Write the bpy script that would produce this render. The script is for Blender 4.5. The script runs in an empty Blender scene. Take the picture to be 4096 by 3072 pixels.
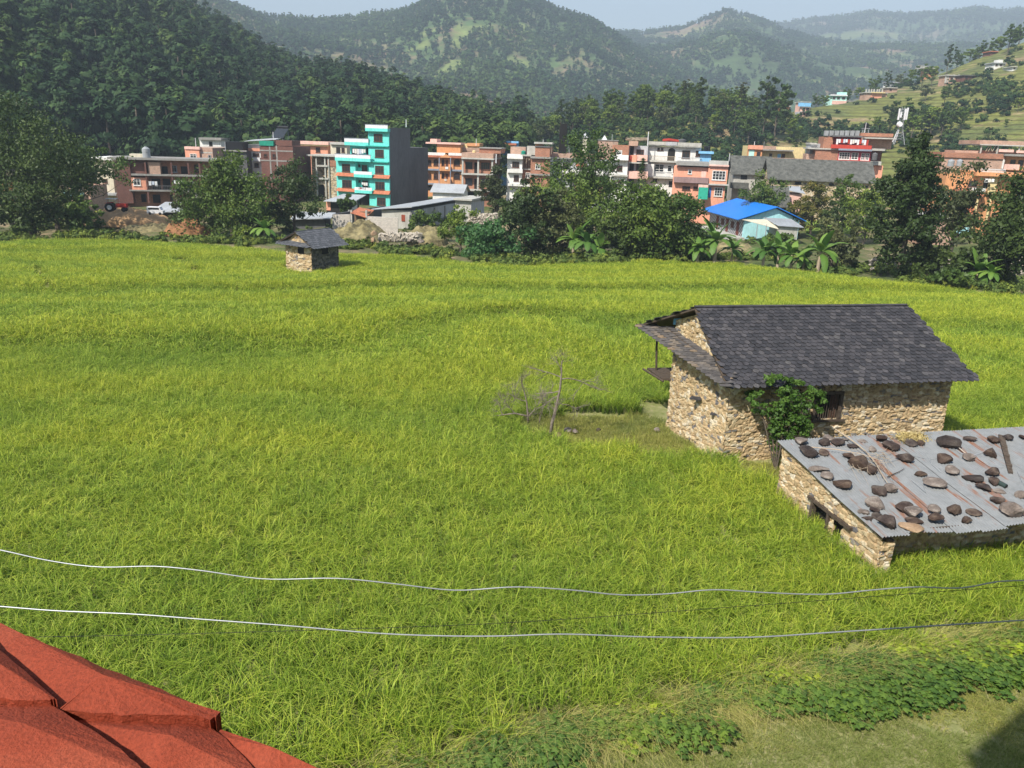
import bpy, math, random
import numpy as np
from mathutils import Vector, Matrix
HAZE_D = 0.00035
PI = math.pi; rad = math.radians
scn = bpy.context.scene; COL = scn.collection
RNG = np.random.default_rng(7)
# ---------------------------------------------------------------- camera
CAM_H = 12.0; FPX = 3150.0; PITCH = rad(17.4); ROLL = rad(1.9)
_r0 = np.array([1, 0, 0.]); _u0 = np.array([0, math.sin(PITCH), math.cos(PITCH)]); _f0 = np.array([0, math.cos(PITCH), -math.sin(PITCH)])
_R = math.cos(ROLL)*_r0 + math.sin(ROLL)*_u0; _U = math.cos(ROLL)*_u0 - math.sin(ROLL)*_r0
CP = np.array([0, 0, CAM_H])
cam = bpy.data.cameras.new('camera'); camo = bpy.data.objects.new('camera', cam); COL.objects.link(camo)
cam.sensor_width = 36; cam.lens = 36*FPX/4096; cam.clip_start = 0.1; cam.clip_end = 30000
M = Matrix(((_R[0], _U[0], -_f0[0], 0), (_R[1], _U[1], -_f0[1], 0), (_R[2], _U[2], -_f0[2], CAM_H), (0, 0, 0, 1)))
camo.matrix_world = M; scn.camera = camo
# ---------------------------------------------------------------- light
SUN_AZ = rad(38); SUN_EL = rad(47)      # sun behind and left of the camera
to_sun = Vector((-math.sin(SUN_AZ)*math.cos(SUN_EL), -math.cos(SUN_AZ)*math.cos(SUN_EL), math.sin(SUN_EL)))
sl = bpy.data.lights.new('sun', 'SUN'); sl.energy = 4.0; sl.angle = rad(0.5); sl.color = (1.0, 0.94, 0.84)
so = bpy.data.objects.new('sun', sl); COL.objects.link(so); so.rotation_euler = to_sun.to_track_quat('Z', 'Y').to_euler()
w = bpy.data.worlds.new('World'); scn.world = w; w.use_nodes = True
nt = w.node_tree; sky = nt.nodes.new('ShaderNodeTexSky'); sky.sky_type = 'NISHITA'; sky.sun_disc = False
sky.sun_elevation = SUN_EL; sky.sun_rotation = math.atan2(to_sun.x, to_sun.y); sky.air_density = 1.4; sky.dust_density = 2.5; sky.ozone_density = 1.5; sky.altitude = 700
bg = nt.nodes['Background']; bg.inputs['Strength'].default_value = 0.075; nt.links.new(sky.outputs[0], bg.inputs[0])
scn.view_settings.view_transform = 'Standard'; scn.view_settings.look = 'None'; scn.view_settings.exposure = 1.2; scn.view_settings.gamma = 1.0
cy = scn.cycles; cy.max_bounces = 5; cy.diffuse_bounces = 2; cy.glossy_bounces = 2; cy.transmission_bounces = 3; cy.volume_bounces = 0; cy.transparent_max_bounces = 6
cy.use_denoising = True; cy.caustics_reflective = False; cy.caustics_refractive = False
try: cy.denoising_prefilter = 'ACCURATE'
except Exception: pass
# ---------------------------------------------------------------- pixel helpers (4096 x 3072 pixels of the photo)
def ray(x, y): return _f0 + _R*(x-2048)/FPX + _U*(1536-y)/FPX
def at(x, y, Y): d = ray(x, y); return CP + d*(Y/d[1])
def gz(x, y, z=0.0): d = ray(x, y); return CP + d*((z-CAM_H)/d[2])
# ---------------------------------------------------------------- noise
def _h(ix, iy, s):
    n = (ix.astype(np.int64)*374761393 + iy.astype(np.int64)*668265263 + s*1274126177) & 0xffffffff
    n = ((n ^ (n >> 13))*1274126177) & 0xffffffff
    return ((n ^ (n >> 16)) & 0xffff)/65535.0
def vn(x, y, s=0):
    x = np.asarray(x, float); y = np.asarray(y, float)
    ix = np.floor(x); iy = np.floor(y); fx = x-ix; fy = y-iy; fx = fx*fx*(3-2*fx); fy = fy*fy*(3-2*fy)
    a = _h(ix, iy, s); b = _h(ix+1, iy, s); c = _h(ix, iy+1, s); d = _h(ix+1, iy+1, s)
    return (a*(1-fx)+b*fx)*(1-fy)+(c*(1-fx)+d*fx)*fy
def fbm(x, y, s=0, o=4):
    t = 0; a = .5; n = 0
    for i in range(o): t = t+a*vn(x*2**i, y*2**i, s+i*17); n += a; a *= .5
    return t/n
def S(t): t = np.clip(t, 0, 1); return t*t*(3-2*t)
def cells(u, v, s=0):
    """jittered cells: returns (random of the nearest cell, distance to the cell border)"""
    iu = np.floor(u); iv = np.floor(v); d1 = np.full(u.shape, 9.); d2 = np.full(u.shape, 9.); c = np.zeros(u.shape)
    for a in (-1, 0, 1):
        for b in (-1, 0, 1):
            cu = iu+a; cv = iv+b
            du = u-cu-.5-(_h(cu, cv, s)-.5)*.8; dv = v-cv-.5-(_h(cu, cv, s+5)-.5)*.8
            d = np.sqrt(du*du+dv*dv); r = _h(cu, cv, s+9)
            near = d < d1; d2 = np.where(near, d1, np.minimum(d2, d)); c = np.where(near, r, c); d1 = np.where(near, d, d1)
    return c, d2-d1
# ---------------------------------------------------------------- objects
def tag(o, label=None, cat=None, group=None, kind=None):
    if label: o['label'] = label
    if cat: o['category'] = cat
    if group: o['group'] = group
    if kind: o['kind'] = kind
    return o
def link(o, parent=None):
    COL.objects.link(o)
    if parent is not None: o.parent = parent
    return o
def empty(name, loc=(0, 0, 0), rz=0, label=None, cat=None, group=None):
    o = bpy.data.objects.new(name, None); o.empty_display_size = .3; link(o); o.location = [float(q) for q in loc]; o.rotation_euler[2] = rz
    return tag(o, label, cat, group)
def npmesh(name, V, Fs, mats=(), mi=None, attrs=None, smooth=False):
    """V (n,3); Fs list of (m,k) arrays; attrs {name: per-vertex array}"""
    me = bpy.data.meshes.new(name); V = np.asarray(V, np.float32); Fs = [np.asarray(f, np.int32) for f in Fs if len(f)]
    me.vertices.add(len(V)); me.vertices.foreach_set('co', V.ravel())
    nl = sum(f.size for f in Fs); nf = sum(len(f) for f in Fs)
    if nf:
        me.loops.add(nl); me.polygons.add(nf)
        me.loops.foreach_set('vertex_index', np.concatenate([f.ravel() for f in Fs]))
        tot = np.concatenate([np.full(len(f), f.shape[1], np.int32) for f in Fs]); st = np.concatenate([[0], np.cumsum(tot)[:-1]]).astype(np.int32)
        me.polygons.foreach_set('loop_start', st)
        try: me.polygons.foreach_set('loop_total', tot)
        except Exception: pass
        if mi is not None: me.polygons.foreach_set('material_index', np.asarray(mi, np.int32))
        me.polygons.foreach_set('use_smooth', np.full(nf, smooth, bool))
    for m in mats: me.materials.append(m)
    for k, a in (attrs or {}).items():
        a = np.asarray(a)
        if a.dtype.kind in 'iu': at_ = me.attributes.new(k, 'INT', 'POINT'); at_.data.foreach_set('value', a.astype(np.int32))
        elif a.ndim == 2: at_ = me.attributes.new(k, 'FLOAT_VECTOR', 'POINT'); at_.data.foreach_set('vector', a.astype(np.float32).ravel())
        else: at_ = me.attributes.new(k, 'FLOAT', 'POINT'); at_.data.foreach_set('value', a.astype(np.float32))
    me.update(calc_edges=True); me.validate(verbose=False)
    return me
def mobj(name, me, parent=None): return link(bpy.data.objects.new(name, me), parent)
class MB:
    """collects shapes with several faces; build() links them as one mesh object"""
    def __init__(s): s.v = []; s.f = []; s.m = []; s.a = []
    def add(s, V, F, m=0, a=0.5):
        n = len(s.v); s.v += [tuple(float(c) for c in p) for p in V]; s.f += [tuple(int(i)+n for i in f) for f in F]; s.m += [m]*len(F)
        s.a += list(a) if hasattr(a, '__len__') else [a]*len(V)
        return s
    def box(s, x0, x1, y0, y1, z0, z1, m=0, a=.5):
        V = [(x, y, z) for z in (z0, z1) for y in (y0, y1) for x in (x0, x1)]
        return s.add(V, [(0, 2, 3, 1), (4, 5, 7, 6), (0, 1, 5, 4), (1, 3, 7, 5), (3, 2, 6, 7), (2, 0, 4, 6)], m, a)
    def slab(s, P, t, m=0, a=.5):
        """polygon P (3d points) with thickness t downward"""
        n = len(P); V = [tuple(p) for p in P]+[(p[0], p[1], p[2]-t) for p in P]
        F = [tuple(range(n)), tuple(range(2*n-1, n-1, -1))]+[(i, i+n, (i+1) % n+n, (i+1) % n) for i in range(n)]
        return s.add(V, F, m, a)
    def prism(s, P, d, m=0, a=.5):
        """polygon P extruded by vector d"""
        n = len(P); V = [tuple(p) for p in P]+[tuple(p[i]+d[i] for i in range(3)) for p in P]
        F = [tuple(range(n)), tuple(range(2*n-1, n-1, -1))]+[(i, i+n, (i+1) % n+n, (i+1) % n) for i in range(n)]
        return s.add(V, F, m, a)
    def tube(s, P, r, n=6, m=0, a=.5):
        P = [Vector(p) for p in P]; r = r if hasattr(r, '__len__') else [r]*len(P); V = []; F = []
        for i, p in enumerate(P):
            t = (P[min(i+1, len(P)-1)]-P[max(i-1, 0)]).normalized(); q = t.cross(Vector((.13, .21, 1)) if abs(t.z) < .9 else Vector((1, .1, 0))).normalized(); w_ = t.cross(q)
            for k in range(n):
                an = 2*PI*k/n; V.append(p+(q*math.cos(an)+w_*math.sin(an))*r[i])
            if i: F += [((i-1)*n+k, (i-1)*n+(k+1) % n, i*n+(k+1) % n, i*n+k) for k in range(n)]
        F += [tuple(range(n-1, -1, -1)), tuple((len(P)-1)*n+k for k in range(n))]
        return s.add(V, F, m, a)
    def cyl(s, c, r, h, n=16, m=0, r2=None, a=.5): return s.tube([c, (c[0], c[1], c[2]+h)], [r, r if r2 is None else r2], n, m, a)
    def build(s, name, mats, parent=None, smooth=False):
        me = bpy.data.meshes.new(name); me.from_pydata(s.v, [], s.f)
        for m in (mats if isinstance(mats, (list, tuple)) else [mats]): me.materials.append(m)
        me.polygons.foreach_set('material_index', np.array(s.m, np.int32)); me.polygons.foreach_set('use_smooth', np.full(len(s.f), smooth, bool))
        a = me.attributes.new('v', 'FLOAT', 'POINT'); a.data.foreach_set('value', np.array(s.a, np.float32)); me.update()
        return mobj(name, me, parent)
def copy_tree(o, parent=None):
    c = o.copy(); COL.objects.link(c)
    if parent is not None: c.parent = parent
    for ch in [q for q in bpy.data.objects if q.parent == o]: copy_tree(ch, c)
    return c
# ---------------------------------------------------------------- materials
def newmat(name):
    m = bpy.data.materials.new(name); m.use_nodes = True; n = m.node_tree; b = n.nodes['Principled BSDF']; b.inputs['Specular IOR Level'].default_value = .25
    return m, n, b
def N(n, t, **kw):
    o = n.nodes.new(t)
    for k, v in kw.items():
        if k in o.inputs: o.inputs[k].default_value = v
        else: setattr(o, k, v)
    return o
def noise(n, scale, detail=4, rough=.6, coord='Object', vec=None):
    tc = N(n, 'ShaderNodeTexCoord'); no = N(n, 'ShaderNodeTexNoise'); no.inputs['Scale'].default_value = scale; no.inputs['Detail'].default_value = detail; no.inputs['Roughness'].default_value = rough
    n.links.new(vec or tc.outputs[coord], no.inputs['Vector']); return no
def ramp(n, fac, stops):
    r = N(n, 'ShaderNodeValToRGB'); e = r.color_ramp.elements
    while len(e) > 1: e.remove(e[-1])
    e[0].position = stops[0][0]; e[0].color = (*stops[0][1], 1)
    for p, c in stops[1:]: q = e.new(p); q.color = (*c, 1)
    n.links.new(fac, r.inputs[0]); return r
def mix(n, fac, a, b, mode='MIX'):
    m = N(n, 'ShaderNodeMix', data_type='RGBA', blend_type=mode)
    for s_, v in ((0, fac), (6, a), (7, b)):
        if hasattr(v, 'default_value') or hasattr(v, 'is_output'): n.links.new(v, m.inputs[s_])
        else: m.inputs[s_].default_value = (*v, 1) if isinstance(v, (tuple, list)) else v
    return m.outputs[2]
def bump(n, b, fac, dist, strength=.6):
    bp = N(n, 'ShaderNodeBump'); bp.inputs['Strength'].default_value = strength; bp.inputs['Distance'].default_value = dist
    n.links.new(fac, bp.inputs['Height']); n.links.new(bp.outputs[0], b.inputs['Normal'])
def dk(c, k): return tuple(q*k for q in c)
_pm = {}
def paint(c, stain=.35, rough=.85, scale=.35, dirt=None):
    """weathered paint or plaster: real blotches and streaks of dirt on a base colour"""
    key = (c, stain, rough, scale)
    if key in _pm: return _pm[key]
    m, n, b = newmat('paint'); tc = N(n, 'ShaderNodeTexCoord'); mp = N(n, 'ShaderNodeMapping'); mp.inputs['Scale'].default_value = (1, 1, .35); n.links.new(tc.outputs['Object'], mp.inputs[0])
    a = noise(n, scale, 5, .7, vec=mp.outputs[0]); a2 = noise(n, scale*9, 3, .6, vec=mp.outputs[0])
    d = dirt or (c[0]*.45, c[1]*.42, c[2]*.38)
    f = ramp(n, a.outputs[0], [(.42, (0, 0, 0)), (.75, (1, 1, 1))]); mu = N(n, 'ShaderNodeMath', operation='MULTIPLY'); mu.inputs[1].default_value = stain; n.links.new(f.outputs[0], mu.inputs[0])
    c1 = mix(n, mu.outputs[0], c, d); f2 = ramp(n, a2.outputs[0], [(.3, (.82, .82, .82)), (.7, (1.08, 1.08, 1.08))])
    c2 = mix(n, 1.0, c1, f2.outputs[0], 'MULTIPLY'); n.links.new(c2, b.inputs['Base Color']); b.inputs['Roughness'].default_value = rough
    bump(n, b, a2.outputs[0], .02, .4); _pm[key] = m; return m
def brickm(c, mortar=(.30, .27, .24), sx=1.0, dark=.35):
    key = ('brick', c, mortar)
    if key in _pm: return _pm[key]
    m, n, b = newmat('brick'); tc = N(n, 'ShaderNodeTexCoord'); sp = N(n, 'ShaderNodeSeparateXYZ'); n.links.new(tc.outputs['Object'], sp.inputs[0])
    ad = N(n, 'ShaderNodeMath', operation='ADD'); n.links.new(sp.outputs[0], ad.inputs[0]); n.links.new(sp.outputs[1], ad.inputs[1])
    cb = N(n, 'ShaderNodeCombineXYZ'); n.links.new(ad.outputs[0], cb.inputs[0]); n.links.new(sp.outputs[2], cb.inputs[1])
    br = N(n, 'ShaderNodeTexBrick'); n.links.new(cb.outputs[0], br.inputs['Vector']); br.inputs['Scale'].default_value = 1; br.inputs['Brick Width'].default_value = .26; br.inputs['Row Height'].default_value = .09; br.inputs['Mortar Size'].default_value = .012
    br.inputs['Color1'].default_value = (*dk(c, .8), 1); br.inputs['Color2'].default_value = (*dk(c, 1.25), 1); br.inputs['Mortar'].default_value = (*mortar, 1)
    a = noise(n, .5, 5, .7); f = ramp(n, a.outputs[0], [(.4, (1, 1, 1)), (.75, (1-dark, 1-dark, 1-dark))]); n.links.new(mix(n, 1.0, br.outputs[0], f.outputs[0], 'MULTIPLY'), b.inputs['Base Color'])
    b.inputs['Roughness'].default_value = .9; bump(n, b, br.outputs['Fac'], -.01, .5); _pm[key] = m; return m
def vramp(name, stops, rough=.85, scale=6, amt=.35, spec=.2, trans=0, attr='v', edge=None, objrand=0, inst=None, bmp=0):
    """colour from the mesh attribute v (one random value per stone, slate or leaf)"""
    m, n, b = newmat(name); at_ = N(n, 'ShaderNodeAttribute', attribute_name=attr); r = ramp(n, at_.outputs['Fac'], stops); c = r.outputs[0]
    if amt: a = noise(n, scale, 4, .7); f = ramp(n, a.outputs[0], [(.3, (1-amt,)*3), (.7, (1+amt*.4,)*3)]); c = mix(n, 1.0, c, f.outputs[0], 'MULTIPLY')
    if edge: e = N(n, 'ShaderNodeAttribute', attribute_name='e'); fe = ramp(n, e.outputs['Fac'], [(.04, (1, 1, 1)), (.14, (0, 0, 0))]); c = mix(n, fe.outputs[0], c, edge)
    if objrand:
        oi = N(n, 'ShaderNodeObjectInfo'); f = ramp(n, oi.outputs['Random'], [(0, (1-objrand, 1-objrand*.8, 1-objrand*.7)), (.5, (1, 1, 1)), (1, (1+objrand, 1+objrand*.6, 1))]); c = mix(n, 1.0, c, f.outputs[0], 'MULTIPLY')
    if inst:
        ia = N(n, 'ShaderNodeAttribute', attribute_name='cv', attribute_type='INSTANCER'); f = ramp(n, ia.outputs['Fac'], inst); c = mix(n, 1.0, c, f.outputs[0], 'MULTIPLY')
    n.links.new(c, b.inputs['Base Color']); b.inputs['Roughness'].default_value = rough; b.inputs['Specular IOR Level'].default_value = spec
    if bmp: bump(n, b, noise(n, scale*3, 5, .7).outputs[0], bmp, .8)
    if trans:
        tr = N(n, 'ShaderNodeBsdfTranslucent'); ms = N(n, 'ShaderNodeMixShader'); ms.inputs[0].default_value = trans; n.links.new(c, tr.inputs[0]); out = n.nodes['Material Output']
        n.links.new(b.outputs[0], ms.inputs[1]); n.links.new(tr.outputs[0], ms.inputs[2]); n.links.new(ms.outputs[0], out.inputs[0])
    return m
CONC = paint((.30, .29, .27), .6); CONC_L = paint((.48, .47, .43), .6); CONC_D = paint((.13, .13, .135), .6, scale=.25)
WHITE = paint((.78, .77, .74), .45); CREAM = paint((.68, .62, .48), .4); GLASS, _n, _b = newmat('glass'); _b.inputs['Base Color'].default_value = (.025, .028, .032, 1); _b.inputs['Roughness'].default_value = .12; _b.inputs['Specular IOR Level'].default_value = .6
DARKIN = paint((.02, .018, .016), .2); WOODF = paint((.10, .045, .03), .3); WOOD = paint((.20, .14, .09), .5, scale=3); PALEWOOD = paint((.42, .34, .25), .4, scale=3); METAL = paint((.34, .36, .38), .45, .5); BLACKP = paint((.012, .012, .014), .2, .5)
BRICK = brickm((.44, .175, .095), (.24, .20, .17)); BRICK_D = brickm((.19, .07, .05), (.12, .10, .09)); BRICK_P = brickm((.50, .28, .19), (.42, .38, .33))
# ---------------------------------------------------------------- ground
EDGE_V = [(-150, 518), (0, 515), (80, 510), (200, 507), (330, 513), (520, 525), (610, 535), (730, 540), (880, 545), (960, 553), (1060, 568), (1160, 570), (1230, 562), (1340, 560), (1400, 553), (1500, 560), (1600, 562), (1700, 575), (1800, 588), (1900, 602), (2000, 615), (2100, 630), (2212, 645), (2400, 670)]
_eg = [gz(a*1.8517, b*1.8517, -.9) for a, b in EDGE_V]; _et = np.array([p[0]/p[1] for p in _eg]); _eY = np.array([p[1] for p in _eg])
def edgeY(x, y): return np.interp(x/np.maximum(y, 1e-3), _et, _eY)
def bunds(x, y):
    wv = (fbm(x/26, y/26, 3, 3)-.5)*24; t = (y-.16*x+wv)/8.5; f = t-np.floor(t); return np.floor(t), f
def gh(x, y):
    x = np.asarray(x, float); y = np.asarray(y, float)
    z = -1.75*S((y-38)/62)
    past = np.where(y > 20, (y-edgeY(x, y)), -50.); z = z-1.25*S((past-1)/22)
    infield = S((y-22)/10)*S((-past)/4)
    k, f = bunds(x, y); z = z+infield*(.45*(vn(k*1.7+3, 0*k, 5)-.5)*(1-S((f-.70)/.30))+.45*(vn(k*1.7+1.7+3, 0*k, 5)-.5)*S((f-.70)/.30))
    r = S((past-1)/8)*S((260-y)/40); z = z+r*(fbm(x/7, y/7, 11, 4)-.5)*1.6
    return z
def ground_mesh():
    th = np.concatenate([np.linspace(-PI, -.85, 50)[:-1], np.linspace(-.85, .85, 420), np.linspace(.85, PI, 50)[1:]]); r = np.concatenate([[.5], np.geomspace(6, 40, 90), np.geomspace(40.5, 260, 300), np.geomspace(265, 5600, 40)])
    T, Rr = np.meshgrid(th, r); X = Rr*np.sin(T); Y = Rr*np.cos(T); Z = gh(X, Y); m, k = T.shape
    i = np.arange(m*k).reshape(m, k); F = np.stack([i[:-1, :-1], i[:-1, 1:], i[1:, 1:], i[1:, :-1]], -1).reshape(-1, 4)[:, ::-1]
    return npmesh('ground', np.stack([X, Y, Z], -1).reshape(-1, 3), [F], smooth=True)
def ground_mat():
    m, n, b = newmat('ground'); a = noise(n, .16, 6, .65); a2 = noise(n, 2.2, 5, .7); a3 = noise(n, .045, 3, .5)
    g = ramp(n, a.outputs[0], [(.30, (.050, .075, .018)), (.46, (.085, .11, .028)), (.56, (.16, .14, .07)), (.66, (.30, .22, .13)), (.8, (.36, .31, .24))])
    f = ramp(n, a2.outputs[0], [(.3, (.6, .6, .6)), (.7, (1.25, 1.25, 1.25))]); c = mix(n, 1.0, g.outputs[0], f.outputs[0], 'MULTIPLY')
    # near the camera: wet soil and short grass
    geo = N(n, 'ShaderNodeNewGeometry'); sp = N(n, 'ShaderNodeSeparateXYZ'); n.links.new(geo.outputs['Position'], sp.inputs[0]); mr = N(n, 'ShaderNodeMapRange'); mr.inputs[1].default_value = 70; mr.inputs[2].default_value = 78; n.links.new(sp.outputs[1], mr.inputs[0])
    near = ramp(n, a2.outputs[0], [(.35, (.15, .175, .05)), (.55, (.24, .24, .10)), (.7, (.38, .32, .20))]); c = mix(n, mr.outputs[0], near.outputs[0], c)
    n.links.new(c, b.inputs['Base Color']); b.inputs['Roughness'].default_value = .95; bump(n, b, a2.outputs[0], .1, .5); return m
g = mobj('ground', ground_mesh()); g.data.materials.append(ground_mat()); tag(g, kind='structure')
# ---------------------------------------------------------------- hills
class Hill:
    def __init__(s, sil, r0, r1, zb=-3.2, amp=12, pw=1.0, seed=1, back=1.6, wl=.18):
        s.t = []; s.e = []; s.r1 = []
        for q in sil:
            d = ray(q[0], q[1]); s.t.append(math.atan2(d[0], d[1])); s.e.append(d[2]/math.hypot(d[0], d[1])); s.r1.append(q[2] if len(q) > 2 else r1)
        s.t = np.array(s.t); s.e = np.array(s.e); s.r1 = np.array(s.r1, float); s.r0 = r0; s.zb = zb; s.amp = amp; s.pw = pw; s.seed = seed; s.back = back; s.wl = wl
    def R1(s, th): return np.interp(th, s.t, s.r1)
    def R0(s, th): return s.r0 if not callable(s.r0) else s.r0(th)
    def z(s, th, r):
        r1 = s.R1(th); r0 = s.R0(th); u = (r-r0)/(r1-r0); zr = 12+np.interp(th, s.t, s.e)*r1; uc = np.clip(u, 0, 1)
        L = s.wl*(s.R1(0.)); x = r*np.sin(th); y = r*np.cos(th)
        n = fbm(x/L, y/L, s.seed, 5)-.5; rd = .5-np.abs(fbm(x/L/1.5+9, y/L/1.5, s.seed+3, 3)-.5)*2
        z = s.zb+(zr-s.zb)*uc**s.pw+s.amp*(n*1.2+rd*.8)*4*uc*(1-uc)+s.amp*.12*(fbm(x/L*4, y/L*4, s.seed+5, 3)-.5)*uc
        z = z-np.where(u > 1, (u-1)*(zr-s.zb)*.9, 0); return np.where(u < 0, s.zb-3*np.minimum(-u*10, 1), z)
    def xyz(s, th, r): return np.stack([r*np.sin(th), r*np.cos(th), s.z(th, r)], -1)
    def mesh(s, name, nt_, nr, mat, attrs=None):
        T = np.linspace(s.t[0], s.t[-1], nt_); U = np.linspace(-.04, s.back, nr); T, U = np.meshgrid(T, U); Rr = s.R0(T)+U*(s.R1(T)-s.R0(T)); P = s.xyz(T, Rr); m, k = T.shape
        i = np.arange(m*k).reshape(m, k); F = np.stack([i[:-1, :-1], i[:-1, 1:], i[1:, 1:], i[1:, :-1]], -1).reshape(-1, 4)[:, ::-1]; P = P.reshape(-1, 3)
        at_ = {k_: f(P[:, 0], P[:, 1]) for k_, f in (attrs or {}).items()}
        o = mobj(name, npmesh(name, P, [F], [mat], attrs=at_, smooth=True)); tag(o, kind='structure'); return o
    def sample(s, n, rng, u0=0.0, u1=1.05, t0=None, t1=None):
        th = rng.uniform(s.t[0] if t0 is None else t0, s.t[-1] if t1 is None else t1, n*2); r0 = s.R0(th); r1 = s.R1(th); u = rng.uniform(u0, u1, n*2); r = r0+u*(r1-r0); k = rng.uniform(0, 1, n*2) < r/r.max(); th, r, u = th[k][:n], r[k][:n], u[k][:n]
        return th, r, u
def thx(sx, sy=500): d = ray(sx, sy); return math.atan2(d[0], d[1])
h_left = Hill([(-700, -700, 620), (0, -420, 620), (400, -180, 600), (685, 30, 580), (815, 125, 560), (963, 225, 540), (1148, 335, 520), (1296, 375, 500), (1445, 385, 480), (1593, 445, 450), (1722, 505, 430), (1852, 545, 420), (1960, 575, 410), (2100, 590, 400)], 225, 500, amp=14, seed=21, wl=.25)
h_mid = Hill([(-900, -300), (400, -110), (700, -60), (926, 20), (1092, 78), (1277, 88), (1574, 55), (1666, 30), (1800, -30), (2000, -65), (2159, 8), (2214, 48), (2372, 95), (2446, 140), (2566, 205), (2742, 262), (2835, 305), (2950, 345), (3066, 380), (3300, 440), (3600, 520)], 620, 1500, amp=60, seed=31, zb=0, wl=.2)
h_peak = Hill([(1900, 120), (2300, 140), (2446, 135), (2566, 138), (2714, 124), (2780, 95), (2835, 76), (2880, 50), (2909, 42), (2983, 62), (3075, 98), (3159, 126), (3250, 163), (3436, 190), (3714, 205), (3853, 210), (4200, 230), (4800, 300)], 1100, 2300, amp=85, seed=41, zb=20, wl=.16)
h_far = Hill([(2700, 140), (3000, 120), (3140, 110), (3250, 92), (3344, 81), (3492, 62), (3640, 76), (3760, 67), (3899, 44), (3992, 57), (4096, 53), (4400, 40), (5200, 90)], 1900, 3900, amp=120, seed=51, zb=60, wl=.14)
h_valley = Hill([(1200, 560), (1500, 520), (1750, 505), (2000, 500), (2250, 492), (2500, 470), (2800, 450), (3100, 440)], 280, 640, amp=8, seed=61, wl=.3)
h_right = Hill([(2040, 620, 330), (2120, 585, 330), (2220, 540, 330), (2350, 480, 330), (2600, 440, 335), (2850, 425, 340), (2980, 455, 350), (3100, 462, 370), (3230, 435, 400), (3418, 405, 440), (3529, 365, 470), (3668, 330, 490), (3779, 290, 500), (3900, 240, 505), (4096, 170, 510), (4400, 90, 520), (5000, -60, 540)], 232, 400, amp=7, seed=71, wl=.22)
def fieldmask(sc, seed, lo=.55, hi=.6): return lambda x, y: S((fbm(x/sc, y/sc, seed, 3)-lo)/(hi-lo))
FM = {'mid': fieldmask(42, 25, .66, .70), 'peak': fieldmask(90, 6, .65, .69), 'far': fieldmask(200, 7, .63, .67), 'left': fieldmask(60, 8, .80, .85), 'valley': fieldmask(50, 9, .46, .52), 'right': fieldmask(45, 10, .44, .52)}
def hill_mat(name, grass, field, soil, sc, terr=0):
    m, n, b = newmat(name); a = noise(n, sc, 6, .7); a2 = noise(n, sc*9, 4, .7); e = N(n, 'ShaderNodeAttribute', attribute_name='fm')
    g = ramp(n, a.outputs[0], [(.3, grass), (.5, dk(grass, 1.4)), (.62, soil)]); fr = ramp(n, a.outputs[0], [(.35, field), (.55, dk(field, 1.25)), (.66, soil)])
    c = mix(n, e.outputs['Fac'], g.outputs[0], fr.outputs[0]); f = ramp(n, a2.outputs[0], [(.3, (.55, .55, .55)), (.7, (1.3, 1.3, 1.3))]); c = mix(n, 1.0, c, f.outputs[0], 'MULTIPLY')
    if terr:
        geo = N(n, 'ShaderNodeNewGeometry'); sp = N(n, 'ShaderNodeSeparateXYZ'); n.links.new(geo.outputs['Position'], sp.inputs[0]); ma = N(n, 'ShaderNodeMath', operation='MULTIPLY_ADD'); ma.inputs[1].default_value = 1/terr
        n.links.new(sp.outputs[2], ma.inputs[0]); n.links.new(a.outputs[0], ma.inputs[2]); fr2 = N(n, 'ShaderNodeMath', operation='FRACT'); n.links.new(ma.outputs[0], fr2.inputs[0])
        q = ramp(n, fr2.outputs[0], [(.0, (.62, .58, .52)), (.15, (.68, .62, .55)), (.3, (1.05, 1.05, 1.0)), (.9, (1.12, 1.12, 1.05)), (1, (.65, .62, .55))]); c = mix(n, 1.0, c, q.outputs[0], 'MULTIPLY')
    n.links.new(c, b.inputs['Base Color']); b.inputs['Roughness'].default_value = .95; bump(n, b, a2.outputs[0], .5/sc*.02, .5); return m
h_left.mesh('hill_left', 260, 160, hill_mat('hill_soil', (.022, .034, .014), (.05, .06, .02), (.12, .09, .06), .02), {'fm': FM['left']})
h_mid.mesh('hill_middle', 300, 160, hill_mat('hill_mid', (.050, .085, .028), (.13, .165, .05), (.22, .15, .10), .008), {'fm': FM['mid']})
h_peak.mesh('hill_peak', 260, 140, hill_mat('hill_peak', (.050, .082, .030), (.14, .17, .055), (.22, .15, .10), .006), {'fm': FM['peak']})
h_far.mesh('hill_far', 220, 120, hill_mat('hill_far', (.05, .08, .035), (.12, .15, .05), (.2, .16, .11), .004), {'fm': FM['far']})
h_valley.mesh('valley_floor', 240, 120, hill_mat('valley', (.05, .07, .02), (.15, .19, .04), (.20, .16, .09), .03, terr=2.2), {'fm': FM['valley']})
h_right.mesh('hillside_right', 420, 260, hill_mat('hillside', (.085, .10, .032), (.125, .135, .036), (.27, .20, .12), .045, terr=1.7), {'fm': FM['right']})
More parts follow.
